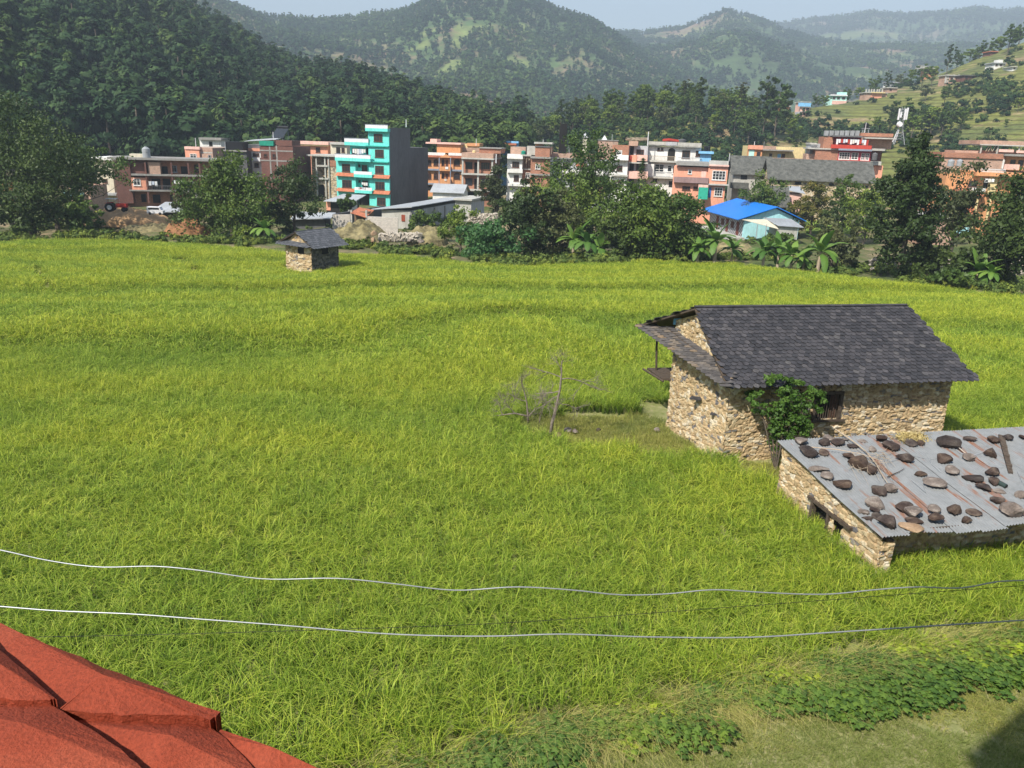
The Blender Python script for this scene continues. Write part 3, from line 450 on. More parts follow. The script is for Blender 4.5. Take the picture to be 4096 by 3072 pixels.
NT = [  # name, seed, x, foot y, Y, height px, width px, leaf material, label, kwargs
 ('dark_tree', 201, 60, 950, 112, 600, 420, L_DARK, 'tallest dark tree at the left edge of the field', dict(nc=140, prof=[.7, 1, 1, .8, .5])),
 ('dark_tree', 202, 235, 940, 108, 480, 360, L_DARK, 'wide dark tree second from the left edge', dict(nc=120, prof=[.8, 1.1, .9, .6])),
 ('feathery_tree', 203, 330, 930, 118, 360, 330, L_MID, 'spreading feathery tree in front of the brick flats at left', dict(nc=70, low=.35, prof=[.5, 1, 1.2, .8], rc=.2)),
 ('dark_tree', 204, 130, 960, 100, 250, 260, L_DARK, 'low dark tree in the shade at the left field edge', dict(low=.02)),
 ('bushy_tree', 205, 330, 955, 104, 170, 170, L_MID, 'small green tree with pale stems at the left field edge', dict(low=.1, nc=50)),
 ('bushy_tree', 206, 930, 968, 108, 355, 330, L_MID, 'big bushy olive green tree left of the stone hut', dict(nc=150, prof=[.85, 1.15, 1, .75, .45], low=.04)),
 ('bushy_tree', 207, 800, 960, 112, 215, 190, L_OLIVE, 'low bushy tree leaning over the orange bank', dict(nc=60, low=.1)),
 ('open_tree', 208, 1180, 970, 118, 350, 240, L_DARK, 'open dark tree with a pale trunk behind the stone hut', dict(nc=80, prof=[.7, 1, 1, .8, .5], low=.1, bias=.55)),
 ('open_tree', 209, 1075, 965, 115, 190, 190, L_DARK, 'low dark tree between the two bushy trees left of the hut', dict(nc=60, low=.03)),
 ('slender_tree', 210, 1985, 880, 128, 230, 140, L_OLIVE, 'slender olive tree in front of the white flats', dict(nc=60, prof=[.6, 1, 1, .7, .4], low=.12, bias=.6)),
 ('feathery_tree', 211, 1842, 1025, 103, 210, 200, L_BRIGHT, 'light feathery young tree beside the rubble heap', dict(nc=60, low=.22, bias=.65, leaf=.15, rc=.2, prof=[.6, 1, .8, .4])),
 ('round_shrub', 212, 1955, 1050, 97, 165, 260, L_BLUE, 'broad bluish green leafy shrub at the field edge', dict(nc=60, low=.0, leaf=.24, cat='shrub')),
 ('bushy_tree', 213, 2100, 1050, 101, 330, 210, L_DARK, 'dark green tree right of the slender olive tree', dict(nc=100, low=.03, prof=[.9, 1, 1, .7])),
 ('bushy_tree', 214, 2215, 1052, 102, 300, 210, L_OLIVE, 'dull olive tree left of the first banana clump', dict(nc=100, low=.03, prof=[.9, 1.1, 1, .7])),
 ('tall_tree', 215, 2345, 985, 118, 470, 270, L_MID, 'tallest green and gold tree in the middle of the town', dict(nc=150, prof=[.4, .7, .95, 1.15, 1, .75], low=.06, bias=.5)),
 ('broad_tree', 216, 2290, 990, 115, 300, 330, L_BRIGHT, 'wide flat layered bright green tree below the tall one', dict(nc=80, low=.3, prof=[.4, 1, 1.2, .9])),
 ('dense_tree', 217, 2555, 1042, 98, 320, 330, L_MID, 'dense round green tree left of the blue roof', dict(nc=170, prof=[.95, 1.1, 1.05, .8, .5], low=0)),
 ('dense_tree', 218, 2690, 1045, 99, 290, 270, L_MID, 'dense green tree touching the blue roof', dict(nc=140, prof=[1, 1.1, 1, .8, .5], low=0)),
 ('dense_tree', 219, 2470, 1040, 96, 190, 200, L_DARK, 'lower dark shrub in front of the dense round tree', dict(nc=70, low=0, prof=[1, 1, .9, .6])),
 ('round_tree', 220, 3055, 830, 142, 150, 165, L_MID, 'rounded tree in front of the grey roofed house', dict(nc=60, low=.15)),
 ('round_tree', 221, 3250, 875, 138, 150, 150, L_YEL, 'yellowing round tree behind the pale blue house', dict(nc=60, low=.1)),
 ('round_tree', 222, 3190, 880, 136, 100, 110, L_YEL, 'small reddish brown tree touching the pale blue gable', dict(nc=40, low=.1)),
 ('round_tree', 223, 3375, 860, 140, 165, 150, L_MID, 'dark green round tree below the long stone house', dict(nc=60, low=.15)),
 ('round_tree', 224, 3465, 905, 132, 150, 170, L_BRIGHT, 'bright green round tree left of the tall dark tree', dict(nc=60, low=.12)),
 ('round_tree', 225, 3340, 890, 134, 90, 120, L_DARK, 'low dark tree above the small green plot', dict(nc=40, low=.05)),
 ('tall_tree', 226, 3590, 1115, 88, 595, 235, L_DARK, 'tall dark dense tree standing at the right field edge', dict(nc=230, per=80, prof=[.8, .95, 1.1, 1, .8, .55, .3], low=.02, bias=.5)),
 ('open_tree', 227, 3790, 1085, 98, 470, 270, L_OLIVE, 'looser tree leaning right behind the tall dark tree', dict(nc=70, prof=[.3, .5, .8, 1.2, .9], low=.25, bias=.6, offx=0)),
 ('dense_tree', 228, 4010, 1165, 84, 480, 330, L_DARK, 'large dark tree at the right edge of the photo', dict(nc=170, per=80, prof=[.6, .9, 1.1, 1, .7, .4], low=.04)),
 ('shrub', 229, 3330, 1035, 98, 170, 190, L_OLIVE, 'rounded olive shrub behind the banana plants', dict(nc=60, low=0, cat='shrub')),
 ('shrub', 230, 3120, 1000, 108, 90, 130, L_MID, 'leafy green bush below the pale blue gable', dict(nc=40, low=0, cat='shrub')),
 ('shrub', 231, 3700, 1130, 88, 150, 200, L_DARK, 'dark bush at the foot of the tall dark tree', dict(nc=60, low=0, cat='shrub')),
 ('shrub', 232, 3850, 1150, 84, 160, 150, L_DARK, 'dark bush left of the rightmost banana plant', dict(nc=60, low=0, cat='shrub')),
 ('shrub', 233, 975, 968, 104, 75, 85, L_BRIGHT, 'small bright green bush under the big bushy tree', dict(nc=24, low=0, cat='shrub')),
 ('shrub', 234, 1390, 850, 138, 75, 80, L_MID, 'papaya like bush before the teal building entrance', dict(nc=24, low=.2, cat='shrub', leaf=.3)),
 ('shrub', 235, 1710, 925, 118, 95, 130, L_MID, 'dark green bush beside the block shed', dict(nc=40, low=0, cat='shrub')),
 ('shrub', 236, 3800, 1160, 80, 90, 140, L_MID, 'green bush at the right field edge', dict(nc=40, low=0, cat='shrub')),
]
for nm, seed, sx, foot, Y, hp, wp, lm, lab, kw in NT: near_tree(nm, seed, sx, foot, Y, hp, wp, lm, lab, **kw)
# conifer in front of the balconies
rc_ = np.random.default_rng(240); b_ = at(2560, 800, 140); root = empty('conical_conifer', (b_[0], b_[1], -3.2), label='narrow pointed conifer in front of the pink balconies', cat='tree'); Vc = []; Ac = []
for i in range(60):
    z = 1.2+i*.19; rr = (13-z)*.16+.25
    for k in range(26):
        an = rc_.uniform(0, 6.28); q = rr*rc_.uniform(.5, 1); c = np.array([math.cos(an)*q, math.sin(an)*q, z+rc_.uniform(-.1, .1)-.15*q]); t1 = np.array([math.cos(an), math.sin(an), -.25])*.28; t2 = np.array([-math.sin(an), math.cos(an), rc_.uniform(-.4, .4)])*.09; Vc += [c-t1-t2, c+t1-t2*.2, c+t1+t2*.2, c-t1+t2]; Ac += [rc_.uniform(0, 1)]*4
mobj('crown', npmesh('crown', np.array(Vc), [np.arange(len(Vc)).reshape(-1, 4)], [L_MID], attrs={'v': np.array(Ac)}), root); MB().tube([(0, 0, -.3), (0, 0, 6), (0, 0, 12.5)], [.16, .11, .02], 6).build('trunk', BARK, root)
# banana plants
def banana(seed, n=15, h=2.6, L=2.1, pale=False):
    rng = np.random.default_rng(seed); root = empty('banana_plant'); b = MB(); b.tube([(0, 0, -.3), (.05, 0, h*.35), (.1, .03, h*.62)], [.17, .13, .07], 7); b.build('stem', PALEWOOD, root); V = []; F = []; A = []
    for i in range(n):
        an = i*2.4+rng.uniform(-.3, .3); up = rng.uniform(.95, 1.4) if i < n*.4 else rng.uniform(.0, .8); L_ = L*rng.uniform(.75, 1.15); P = Vector((.1, .03, h*.55+rng.uniform(0, .25))); d = Vector((math.cos(an)*math.cos(up), math.sin(an)*math.cos(up), math.sin(up))); s_ = Vector((-math.sin(an), math.cos(an), 0)); va = rng.uniform(0, 1); m = 9; st = len(V)
        for j in range(m+1):
            t = j/m; w_ = .34*math.sin(PI*min(1, .06+t*.94))**.55*(1 if t > .12 else .15); nn_ = d.cross(s_); 
            for q in (-1, 0, 1): V.append(P+s_*w_*q*(1+rng.uniform(-.18, .1))+nn_*abs(q)*(-.12)*w_*4*.4); A.append(np.clip(va+(.3 if q == 0 else 0), 0, 1))
            P = P+d*(L_/m); d = (d+Vector((0, 0, -.24*(1.25-up*.45)))).normalized()
            if j: a0 = st+(j-1)*3; F += [(a0, a0+1, a0+4, a0+3), (a0+1, a0+2, a0+5, a0+4)]
    mobj('leaves', npmesh('leaves', np.array([tuple(v) for v in V]), [np.array(F)], [L_BANP if pale else L_BAN], attrs={'v': np.array(A)}, smooth=True), root); return root
BAN = [banana(301), banana(302, 17, 3.0, 2.3), banana(303, 12, 1.8, 1.7)]
for i, (sx, sy, Y, k, s_, lab) in enumerate([(2290, 1040, 98, 1, 1.35, 'tallest banana plant in the clump left of the dense trees'), (2345, 1045, 96, 0, 1.3, 'banana plant in the middle of the left clump'), (2400, 1046, 95, 2, 1.3, 'low banana plant at the right of the left clump'), (2860, 1030, 95, 1, 1.5, 'big banana plant in front of the blue roofed house'), (2790, 1038, 94, 0, 1.1, 'banana plant leaning left under the blue roof'), (2925, 1040, 96, 0, 1.0, 'banana plant right of the big one below the blue roof'), (3050, 1060, 92, 0, 1.2, 'banana plant at the left of the long row'), (3110, 1062, 92, 1, 1.1, 'second banana plant of the long row'), (3165, 1068, 90, 0, 1.15, 'banana plant in the middle of the long row'), (3215, 1074, 90, 2, 1.3, 'low broad banana plant in the long row'), (3270, 1080, 89, 1, 1.35, 'tall banana plant at the right end of the row'), (3890, 1165, 82, 2, 1.5, 'banana plant with pale ribs left of a tree stump'), (3950, 1165, 81, 0, .9, 'banana plant at the right edge by the big tree'), (1060, 968, 103, 0, 1.15, 'banana like plant with blue green leaves beside the hut'), (1980, 1052, 95, 2, 1.1, 'small banana plant below the bluish shrub')]):
    b_ = at(sx, sy, Y); place(BAN[k], (b_[0], b_[1], float(gh(b_[0], b_[1]))), s_, i*1.1, lab, 'banana plant', group='banana plants along the field edge')
# undergrowth along the field edge
def undergrowth():
    rng = np.random.default_rng(9); n = 4600; th = rng.uniform(-.72, .72, n); y0 = edgeY(np.tan(th), 1.0); y = y0+rng.exponential(11, n)+1.6; x = np.tan(th)*y; k = (y < 150) & (fbm(x/6, y/6, 33, 3)> .53) & ~((th < thx(700)) & (th > thx(400)) & (y > 106))
    x, y = x[k], y[k]; m = len(x); o = scatter('undergrowth', T_BUSH, np.stack([x, y, gh(x, y)-.2], -1), rng.uniform(0, 6.28, m), rng.uniform(.15, .62, m), rng.integers(0, len(T_BUSH), m), np.clip(rng.normal(.62, .25, m), 0, 1), [L_SCRUB, BARK]); o['label'] = 'tangled weeds and bushes between the field and the town'
L_SCRUB = vramp('scrub_leaf', [(0, (.05, .08, .016)), (.5, (.095, .135, .028)), (1, (.17, .20, .045))], .7, amt=0, spec=.2, trans=.2, inst=INSTC)
undergrowth()
# ---------------------------------------------------------------- buildings of the town
K1, K2, K3, K4, K5, K6, K7 = 0, 650, 1250, 1850, 2400, 2900, 3450
Q = .3316
TILE = vramp('tile', [(0, (.40, .13, .07)), (1, (.52, .20, .11))], scale=2, amt=.4); TEAL = paint((.15, .66, .60), .10); TEAL_D = paint((.05, .42, .36), .12); WPAINT = paint((.72, .72, .74), .2)
ORANGE = paint((.66, .32, .15), .3); PINK = paint((.78, .36, .24), .35); PINK_L = paint((.80, .50, .42), .35); MAG = paint((.42, .05, .08), .25); REDP = paint((.50, .06, .04), .25); BLUEP = paint((.22, .50, .78), .2); YELP = paint((.72, .58, .30), .3); GREYW = paint((.46, .47, .49), .5); GREEN_P = paint((.02, .26, .18), .2); BLUEGREY = paint((.25, .29, .36), .3); MINT = paint((.50, .80, .72), .2); SKYP = paint((.42, .74, .78), .15)
SLATE_F = vramp('far_slate', [(0, (.085, .088, .08)), (1, (.15, .15, .135))], scale=1.4, amt=.6, rough=.8); TIN_F = paint((.40, .42, .44), .4, .5); MUDM = paint((.42, .26, .13), .4, scale=.6); REDB = paint((.5, .04, .03), .2)
STONE_F = None
def stonefar():
    m, n, b = newmat('rubble_far'); tc = N(n, 'ShaderNodeTexCoord'); mp = N(n, 'ShaderNodeMapping'); mp.inputs['Scale'].default_value = (1, 1, 1.8); n.links.new(tc.outputs['Object'], mp.inputs[0]); v = N(n, 'ShaderNodeTexVoronoi'); v.inputs['Scale'].default_value = 2.4; n.links.new(mp.outputs[0], v.inputs['Vector'])
    sp = N(n, 'ShaderNodeSeparateXYZ'); n.links.new(v.outputs['Color'], sp.inputs[0]); r = ramp(n, sp.outputs[0], [(0, (.17, .15, .13)), (.35, (.36, .27, .17)), (.6, (.50, .37, .22)), (1, (.60, .53, .42))]); n.links.new(r.outputs[0], b.inputs['Base Color']); b.inputs['Roughness'].default_value = .95; bump(n, b, v.outputs['Distance'], .05, .8); return m
STONE_F = stonefar()
class House:
    def __init__(s, name, label, K, xl, yt, xr, Y, a, depth, mat, zb=-3.2, cat='house', inset=0.0, wall=True, crop=None, wy=None, raw=False, group=None):
        s.K = K; s.crop = crop; s.a = rad(a); X, Yp = s.c(xl, yt); p = at(X, Yp, Y); s.o = np.array([p[0], p[1]]); s.d = np.array([math.cos(s.a), math.sin(s.a)]); s.n = np.array([-math.sin(s.a), math.cos(s.a)]); s.zb = zb; s.inset = inset
        s.root = empty(name, (p[0], p[1], zb), s.a, label, cat, group); s.top = p[2]-zb; s.W = s.uz(xr, yt)[0]; s.depth = depth
        if wall:
            t = s.top if wy is None else s.uz(xl, wy)[1]; MB().box(0, s.W, inset, depth, -1.5, t).build('wall', mat, s.root)
    def c(s, x, y): return (s.K+Q*x, 450+Q*y) if s.crop is None else (s.crop[0]+s.crop[2]*x, s.crop[1]+s.crop[2]*y)
    def uz(s, x, y, off=0.0):
        """pixel -> (along the facade, height above the foot) on the facade plane moved back by off"""
        d = ray(*s.c(x, y)); o = s.o+s.n*off; k = (o @ s.n)/(d[:2] @ s.n); P = CP+d*k; return (P[:2]-o) @ s.d, P[2]-s.zb
    def rect(s, x0, y0, x1, y1, off=0.0):
        u0, z1 = s.uz(x0, y0, off); u1, z1b = s.uz(x1, y0, off); _, z0 = s.uz(x0, y1, off); _, z0b = s.uz(x1, y1, off); return u0, u1, (z0+z0b)/2, (z1+z1b)/2
    def blk(s, name, x0, y0, x1, y1, front, back, mat, label=None):
        """a block seen as that rectangle whose front stands `front` metres proud of the facade plane and which reaches `back` metres in"""
        u0, u1, z0, z1 = s.rect(x0, y0, x1, y1, -front); o = MB().box(u0, u1, -front, back, z0, z1).build(name, mat, s.root)
        if label: o['label'] = label
        return o
    def win(s, x0, y0, x1, y1, off=None, style='d', n=2, name='window', rows=1):
        off = s.inset if off is None else off; u0, u1, z0, z1 = s.rect(x0, y0, x1, y1, off); fm = {'d': WOODF, 'w': WHITE, 'm': METAL, 'b': BLUEP, 'k': BLACKP}[style]; b = MB(); t = min(.10, (u1-u0)*.12); y_ = off
        b.box(u0-t*.3, u0+t, y_-.09, y_-.002, z0, z1); b.box(u1-t, u1+t*.3, y_-.09, y_-.002, z0, z1); b.box(u0+t, u1-t, y_-.085, y_-.002, z1-t, z1); b.box(u0-.12, u1+.12, y_-.16, y_-.091, z0-.10, z0+.0) if style != 'k' else None; b.box(u0+t, u1-t, y_-.085, y_-.002, z0, z0+t)
        for i in range(1, n): q = u0+(u1-u0)*i/n; b.box(q-t*.4, q+t*.4, y_-.075, y_-.002, z0+t, z1-t)
        for i in range(rows): q = z0+(z1-z0)*(.68 if rows == 1 else (i+1)/(rows+1)); b.box(u0+t, u1-t, y_-.065, y_-.002, q-t*.3, q+t*.3)
        f = b.build(name, fm, s.root); MB().box(u0+t*.5, u1-t*.5, y_-.03, y_-.004, z0+t*.5, z1-t*.5).build('pane', GLASS, f); return f
    def door(s, x0, y0, x1, y1, off=None, mat=None, name='door'):
        off = s.inset if off is None else off; u0, u1, z0, z1 = s.rect(x0, y0, x1, y1, off); return MB().box(u0, u1, off-.06, off-.002, z0, z1).build(name, mat or WOODF, s.root)
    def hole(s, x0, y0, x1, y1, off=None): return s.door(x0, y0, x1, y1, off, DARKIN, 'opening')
    def posts(s, xs, y0, y1, front, wid, mat, name='column'):
        for x in xs: u0, u1, z0, z1 = s.rect(x-1, y0, x+1, y1, -front); u = (u0+u1)/2; MB().box(u-wid/2, u+wid/2, -front, -front+wid, z0, z1).build(name, mat, s.root)
    def rail(s, x0, y0, x1, y1, front, mat, n=16, name='railing'):
        u0, u1, z0, z1 = s.rect(x0, y0, x1, y1, -front); b = MB().box(u0, u1, -front, -front+.07, z1-.09, z1); b.box(u0, u1, -front, -front+.07, z0, z0+.09)
        for i in range(n+1): u = u0+.03+(u1-u0-.06)*i/n; b.box(u-.025, u+.025, -front+.01, -front+.05, z0+.09, z1-.09)
        return b.build(name, mat, s.root)
    def gable(s, u0, u1, d0, d1, ze, zr, mat, axis='u', t=.12, ov=.0, endmat=None, rpos=.5):
        """pitched roof; axis u: ridge along the facade"""
        b = MB()
        if axis == 'u': m_ = d0+(d1-d0)*rpos; b.slab([(u0, d0, ze), (u1, d0, ze), (u1, m_, zr), (u0, m_, zr)], t); b.slab([(u1, d1, ze), (u0, d1, ze), (u0, m_, zr-.003), (u1, m_, zr-.003)], t); G = [[(u0+ov, d0+ov, ze-t), (u0+ov, m_, zr-t*1.2), (u0+ov, d1-ov, ze-t)], (u1-u0-2*ov, 0, 0)]
        else: m_ = u0+(u1-u0)*rpos; b.slab([(u0, d0, ze), (m_, d0, zr), (m_, d1, zr), (u0, d1, ze)], t); b.slab([(m_, d0, zr-.003), (u1, d0, ze), (u1, d1, ze), (m_, d1, zr-.003)], t); G = [[(u0+ov, d0+ov, ze-t), (m_, d0+ov, zr-t*1.2), (u1-ov, d0+ov, ze-t)], (0, d1-d0-2*ov, 0)]
        b.build('roof', mat, s.root)
        if endmat: MB().prism(G[0], G[1]).build('gable', endmat, s.root)
def cloth(s, x0, y0, x1, y1, front, mats, n=6):
    """a line of washing: things of their own that hang on the building"""
    u0, u1, z0, z1 = s.rect(x0, y0, x1, y1, -front); rng = np.random.default_rng(int(x0*7+y0))
    for i in range(n):
        a_ = u0+(u1-u0)*(i+.06)/n; b_ = u0+(u1-u0)*(i+.94)/n; lo = z0+(z1-z0)*rng.uniform(0, .45); P = []
        b = MB(); k = 4
        for j in range(k): p = a_+(b_-a_)*j/k; q = a_+(b_-a_)*(j+1)/k; w_ = .05*(-1)**j; b.prism([(p, -front+w_, lo), (q, -front-w_, lo+rng.uniform(-.05, .05)), (q, -front-w_, z1), (p, -front+w_, z1)], (0, .02, 0))
        o = b.build('laundry', mats[i % len(mats)]); o.matrix_world = s.root.matrix_basis.copy(); yield o
def pole(X, Y0, Yb, D, r=.06, label='pole', name='pole', mat=None):
    a_ = at(X, Y0, D); b_ = at(X, Yb, D); o = MB().tube([(0, 0, 0), (0, 0, a_[2]-b_[2])], [r, r*.8], 8).build(name, mat or WPAINT); o.location = [float(q) for q in b_]; return tag(o, label, 'pole')
def tank(X, Y0, Yb, wpx, D, label, mat=BLACKP):
    a_ = at(X, Y0, D); b_ = at(X, Yb, D); h = a_[2]-b_[2]; r = wpx/2/FPX*D; root = empty('water_tank', [float(q) for q in b_], label=label, cat='water tank'); b = MB()
    b.tube([(0, 0, 0), (0, 0, h*.12), (0, 0, h*.13), (0, 0, h*.5), (0, 0, h*.51), (0, 0, h*.78), (0, 0, h*.9), (0, 0, h*.93)], [r*.97, r, r*.95, r*.95, r, r*.97, r*.6, r*.35], 18).build('body', mat, root); MB().cyl((0, 0, h*.932), r*.3, h*.068, 12).build('lid', mat, root); return root
WASH = [paint((.8, .8, .8), .1), paint((.6, .65, .75), .1), paint((.75, .72, .66), .1), REDP, BLUEP]
ORD = ['first', 'second', 'third', 'fourth', 'fifth', 'sixth', 'seventh', 'eighth', 'ninth', 'tenth', 'eleventh', 'twelfth', 'thirteenth', 'fourteenth']
def wash(s, x0, y0, x1, y1, front, n, where, cols=None):
    names = {0: 'white', 1: 'pale blue', 2: 'cream', 3: 'red', 4: 'blue'}; cols = cols or [0, 2, 0, 1]
    for i, o in enumerate(cloth(s, x0, y0, x1, y1, front, [WASH[c] for c in cols], n)):
        tag(o, '%s %s cloth from the left %s' % (ORD[i], names[cols[i % len(cols)]], where), 'laundry', 'washing hung out %s' % where)
# --- teal tower block
h = House('apartment_building', 'turquoise five storey block with stepped balconies and a bare grey side wall', K3, 670, 228, 920, 172, -18, 10, TEAL, cat='building')
h.root.children[0].name = 'wall'
u0 = h.uz(283, 585)[0]; u4 = h.uz(410, 400)[0]; z3 = h.uz(283, 575)[1]; z4 = h.uz(410, 400)[1]; uM0 = h.uz(518, 700)[0]; uM1 = h.uz(703, 700)[0]
MB().box(u0, uM0, .0, 9.9, -1.5, z3).build('left_bay', TEAL, h.root); MB().box(uM0, uM1-.0, 1.3, 9.8, -1.5, z3-.003).build('middle_bay', TEAL, h.root); MB().box(uM1, -.004, .01, 9.9, -1.5, z3-.006).build('wall', TEAL, h.root); MB().box(u4, 0.0-.004, 1.5, 9.85, z3-.02, z4).build('upper_storey', TEAL, h.root)
zt = h.top; MB().box(h.W+.003, h.W+.03, .35, 10.1, -1.5, zt+.9).build('side_wall', CONC_D, h.root); MB().box(h.W-7.5, h.W+.028, 10.11, 19.5, -1.5, h.uz(1160, 345)[1]-3.3+.0 if False else zt-3.1).build('rear_wing', CONC_D, h.root)
for (x0, y0, x1, y1, f) in [(635, 150, 905, 228, .9), (383, 315, 672, 398, .35), (270, 508, 697, 588, 1.0)]:
    ym = y0+(y1-y0)*.52; h.blk('balcony', x0, ym, x1, y1, f, .3 if y0 < 200 else 1.6, TEAL); h.blk('parapet', x0, y0, x1, ym, f, -f+.12, WPAINT); h.blk('coping', x0-4, y0-6, x1+4, y0, f+.04, -f+.2, BLUEGREY)
for (x0, y0, x1, y1) in [(497, 712, 715, 785), (507, 905, 715, 975)]: ym = y0+(y1-y0)*.5; h.blk('balcony', x0, ym, x1, y1, 1.0, 1.35, TEAL); h.blk('parapet', x0, y0, x1, ym, 1.0, -.88, WPAINT)
h.blk('cornice', 640, 400, 915, 412, .45, .05, TEAL_D); h.blk('cornice', 700, 592, 915, 604, .45, .05, TEAL_D)
for (x0, y0, x1, y1) in [(278, 735, 500, 768), (715, 762, 922, 795), (287, 922, 510, 952), (720, 950, 925, 985)]:
    a0, a1, z0, z1 = h.rect(x0, y0, x1, y1, -.6); MB().prism([(a0, -.75, z0), (a0, -.004, z0), (a0, -.004, z1+.15)], (a1-a0, 0, 0)).build('awning', TILE, h.root)
for r in [(742, 258, 842, 350), (757, 447, 857, 540), (758, 643, 857, 735), (760, 838, 868, 930), (780, 1028, 880, 1118), (358, 622, 450, 712), (360, 815, 470, 905)]: h.win(*r, off=0, n=3)
h.win(478, 435, 572, 515, off=1.5, n=3); h.door(648, 432, 690, 522, off=1.5, mat=DARKIN); h.win(597, 635, 660, 715, off=1.3, n=2); h.door(678, 640, 696, 716, off=1.3); h.win(550, 628, 578, 655, off=1.3, n=1); h.win(605, 822, 668, 905, off=1.3); h.door(682, 825, 700, 905, off=1.3); h.win(553, 815, 580, 840, off=1.3, n=1); h.hole(555, 978, 700, 1135, off=1.3); h.win(385, 1005, 490, 1060, off=0, n=3)
wash(h, 480, 440, 640, 512, .6, 6, 'on the third balcony of the turquoise block'); wash(h, 590, 845, 665, 885, .7, 3, 'on the lowest balcony of the turquoise block'); wash(h, 545, 905, 640, 925, 1.1, 4, 'over the lowest rail of the turquoise block', [0, 3, 1, 0])
pole(K3+Q*1130, 450+Q*85, 450+Q*175, 180, .09, 'white pole on the roof of the turquoise block')
# --- brick flats at the left
h = House('apartment_building', 'brick flats with open verandas and one pink painted storey at far left', K1, 1370, 548, 2640, 150, 14, 11, BRICK, inset=1.6, cat='building')
h.blk('wall', 1370, 600, 1560, 1095, 0, 1.7, BRICK_D, 'dark unplastered brick wall'); h.blk('floor_slab', 1290, 552, 2650, 578, .6, 8, CONC); h.blk('floor_slab', 1580, 750, 2640, 770, .5, 1.7, CONC); h.blk('floor_slab', 1560, 940, 2640, 956, .5, 1.7, CONC)
h.blk('room', 1565, 785, 1770, 938, .0, 1.7, PINK); h.win(1605, 800, 1690, 880, off=0, style='w', n=2); h.blk('room', 1780, 600, 1925, 745, .0, 1.7, BRICK_P); h.blk('room', 2310, 970, 2445, 1095, .2, 1.7, ORANGE); h.win(2360, 985, 2440, 1075, off=-.2, style='w', n=3)
h.blk('wall', 1560, 600, 1760, 735, -.6, 1.7, BRICK_D); h.posts([1745, 2060, 2265, 2400, 2625], 600, 1095, .4, .26, BRICK_D); h.hole(1830, 800, 1930, 935); h.hole(1960, 800, 2050, 935); h.hole(2130, 800, 2200, 935); h.win(2260, 830, 2330, 920, style='w'); h.hole(1950, 650, 2020, 745); h.win(2060, 640, 2130, 720, style='m'); h.hole(2180, 650, 2260, 740); h.win(2340, 630, 2400, 720); h.hole(1700, 985, 1760, 1080); h.hole(1840, 990, 1930, 1090); h.win(2050, 990, 2120, 1060); h.rail(1780, 885, 2560, 938, .4, CONC_D, 40)
wash(h, 2080, 820, 2260, 880, .3, 4, 'on the veranda of the brick flats at left'); wash(h, 1790, 830, 1900, 900, .3, 3, 'at the pink end of the brick flats', [0, 1, 0])
h.blk('parapet', 1560, 500, 1740, 548, -2, 4, CREAM)
tank(K1+Q*1770, 450+Q*408, 450+Q*548, 30, 152, 'grey steel tank on the brick flats at left', METAL)
# --- pink bay and brick building behind
h = House('brick_building', 'building with a pink window bay and a tall plain brick panel', K2, 270, 415, 600, 172, -6, 12, BRICK_P, cat='building'); h.blk('bay', 268, 440, 440, 800, .5, .1, PINK); h.blk('parapet', 262, 412, 445, 445, .7, .3, PINK_L); h.win(332, 497, 408, 570, off=-.5, style='w'); h.win(300, 622, 345, 690, off=-.5, style='w'); h.blk('balcony', 265, 700, 410, 728, 1.4, -.5, YELP); h.win(552, 512, 585, 600, style='m', n=1); h.blk('band', 445, 478, 600, 490, .03, .0, CONC_L); h.blk('band', 445, 645, 600, 655, .03, .0, CONC_L)
h = House('roof_room', 'small white rooftop house with a flat grey slab behind the brick flats', K2, 445, 310, 700, 205, 4, 8, WHITE, zb=-3.2); h.blk('roof', 435, 305, 705, 332, .8, 8.3, CONC); h.hole(560, 350, 600, 410)
h = House('concrete_building', 'dark grey concrete building with a black shed on its roof', K2, 590, 455, 1010, 176, 2, 10, CONC_D, cat='building'); h.blk('roof_shed', 748, 352, 965, 460, .2, 4, BLACKP); h.blk('cornice', 585, 452, 1012, 468, .5, .05, CONC); h.win(548+70, 540, 650, 640, style='k'); h.posts([752], 352, 470, .4, .12, METAL)
h = House('white_house', 'white and pink house under a sloping grey sheet roof', K2, 1012, 385, 1175, 180, 0, 9, WHITE); h.blk('band', 1012, 430, 1172, 465, .3, .05, PINK); u0, u1, z0, z1 = h.rect(1005, 312, 1385, 362); MB().slab([(u0, -1.2, z0+.2), (u1, -1.2, z1-.1), (u1, 5, z1+.3), (u0, 5, z0+.5)], .08).build('roof', TIN_F, h.root); h.win(1090, 490, 1165, 530); h.blk('balcony', 1080, 545, 1175, 590, .9, .1, WPAINT); h.win(1110, 610, 1160, 660)
h = House('brick_building', 'dark red brick building with two small windows and a green net on its roof', K2, 1178, 400, 1570, 172, -3, 12, BRICK_D, cat='building'); h.blk('band', 1175, 455, 1572, 470, .05, 0, CONC); h.blk('band', 1175, 575, 1572, 590, .05, 0, CONC); h.win(1222, 497, 1260, 535, n=1); h.win(1325, 500, 1362, 540, n=1); h.blk('net', 1165, 345, 1335, 400, .2, 3, GREEN_P); h.blk('roof_room', 1345, 335, 1560, 400, -.5, 6, BRICK_D); h.posts([1290, 1372], 400, 800, .03, .3, CONC)
root = empty('solar_water_heater', [float(q) for q in at(K2+Q*1430, 450+Q*333, 174)], rad(-20), 'dark solar water heater tilted on the brick roof', 'solar heater'); MB().slab([(-1.6, -1.2, .5), (1.4, -1.2, .5), (1.4, .9, 2.4), (-1.6, .9, 2.4)], .12).build('panel', GLASS, root); MB().tube([(-1.4, 1.1, 2.6), (1.3, 1.1, 2.6)], .3, 10).build('tank', BLACKP, root); b = MB(); [b.tube([(x, y, 0), (x, y, 2.3 if y > 0 else .5)], .05, 5) for x in (-1.3, 1.2) for y in (-1, .9)]; b.build('stand', METAL, root)
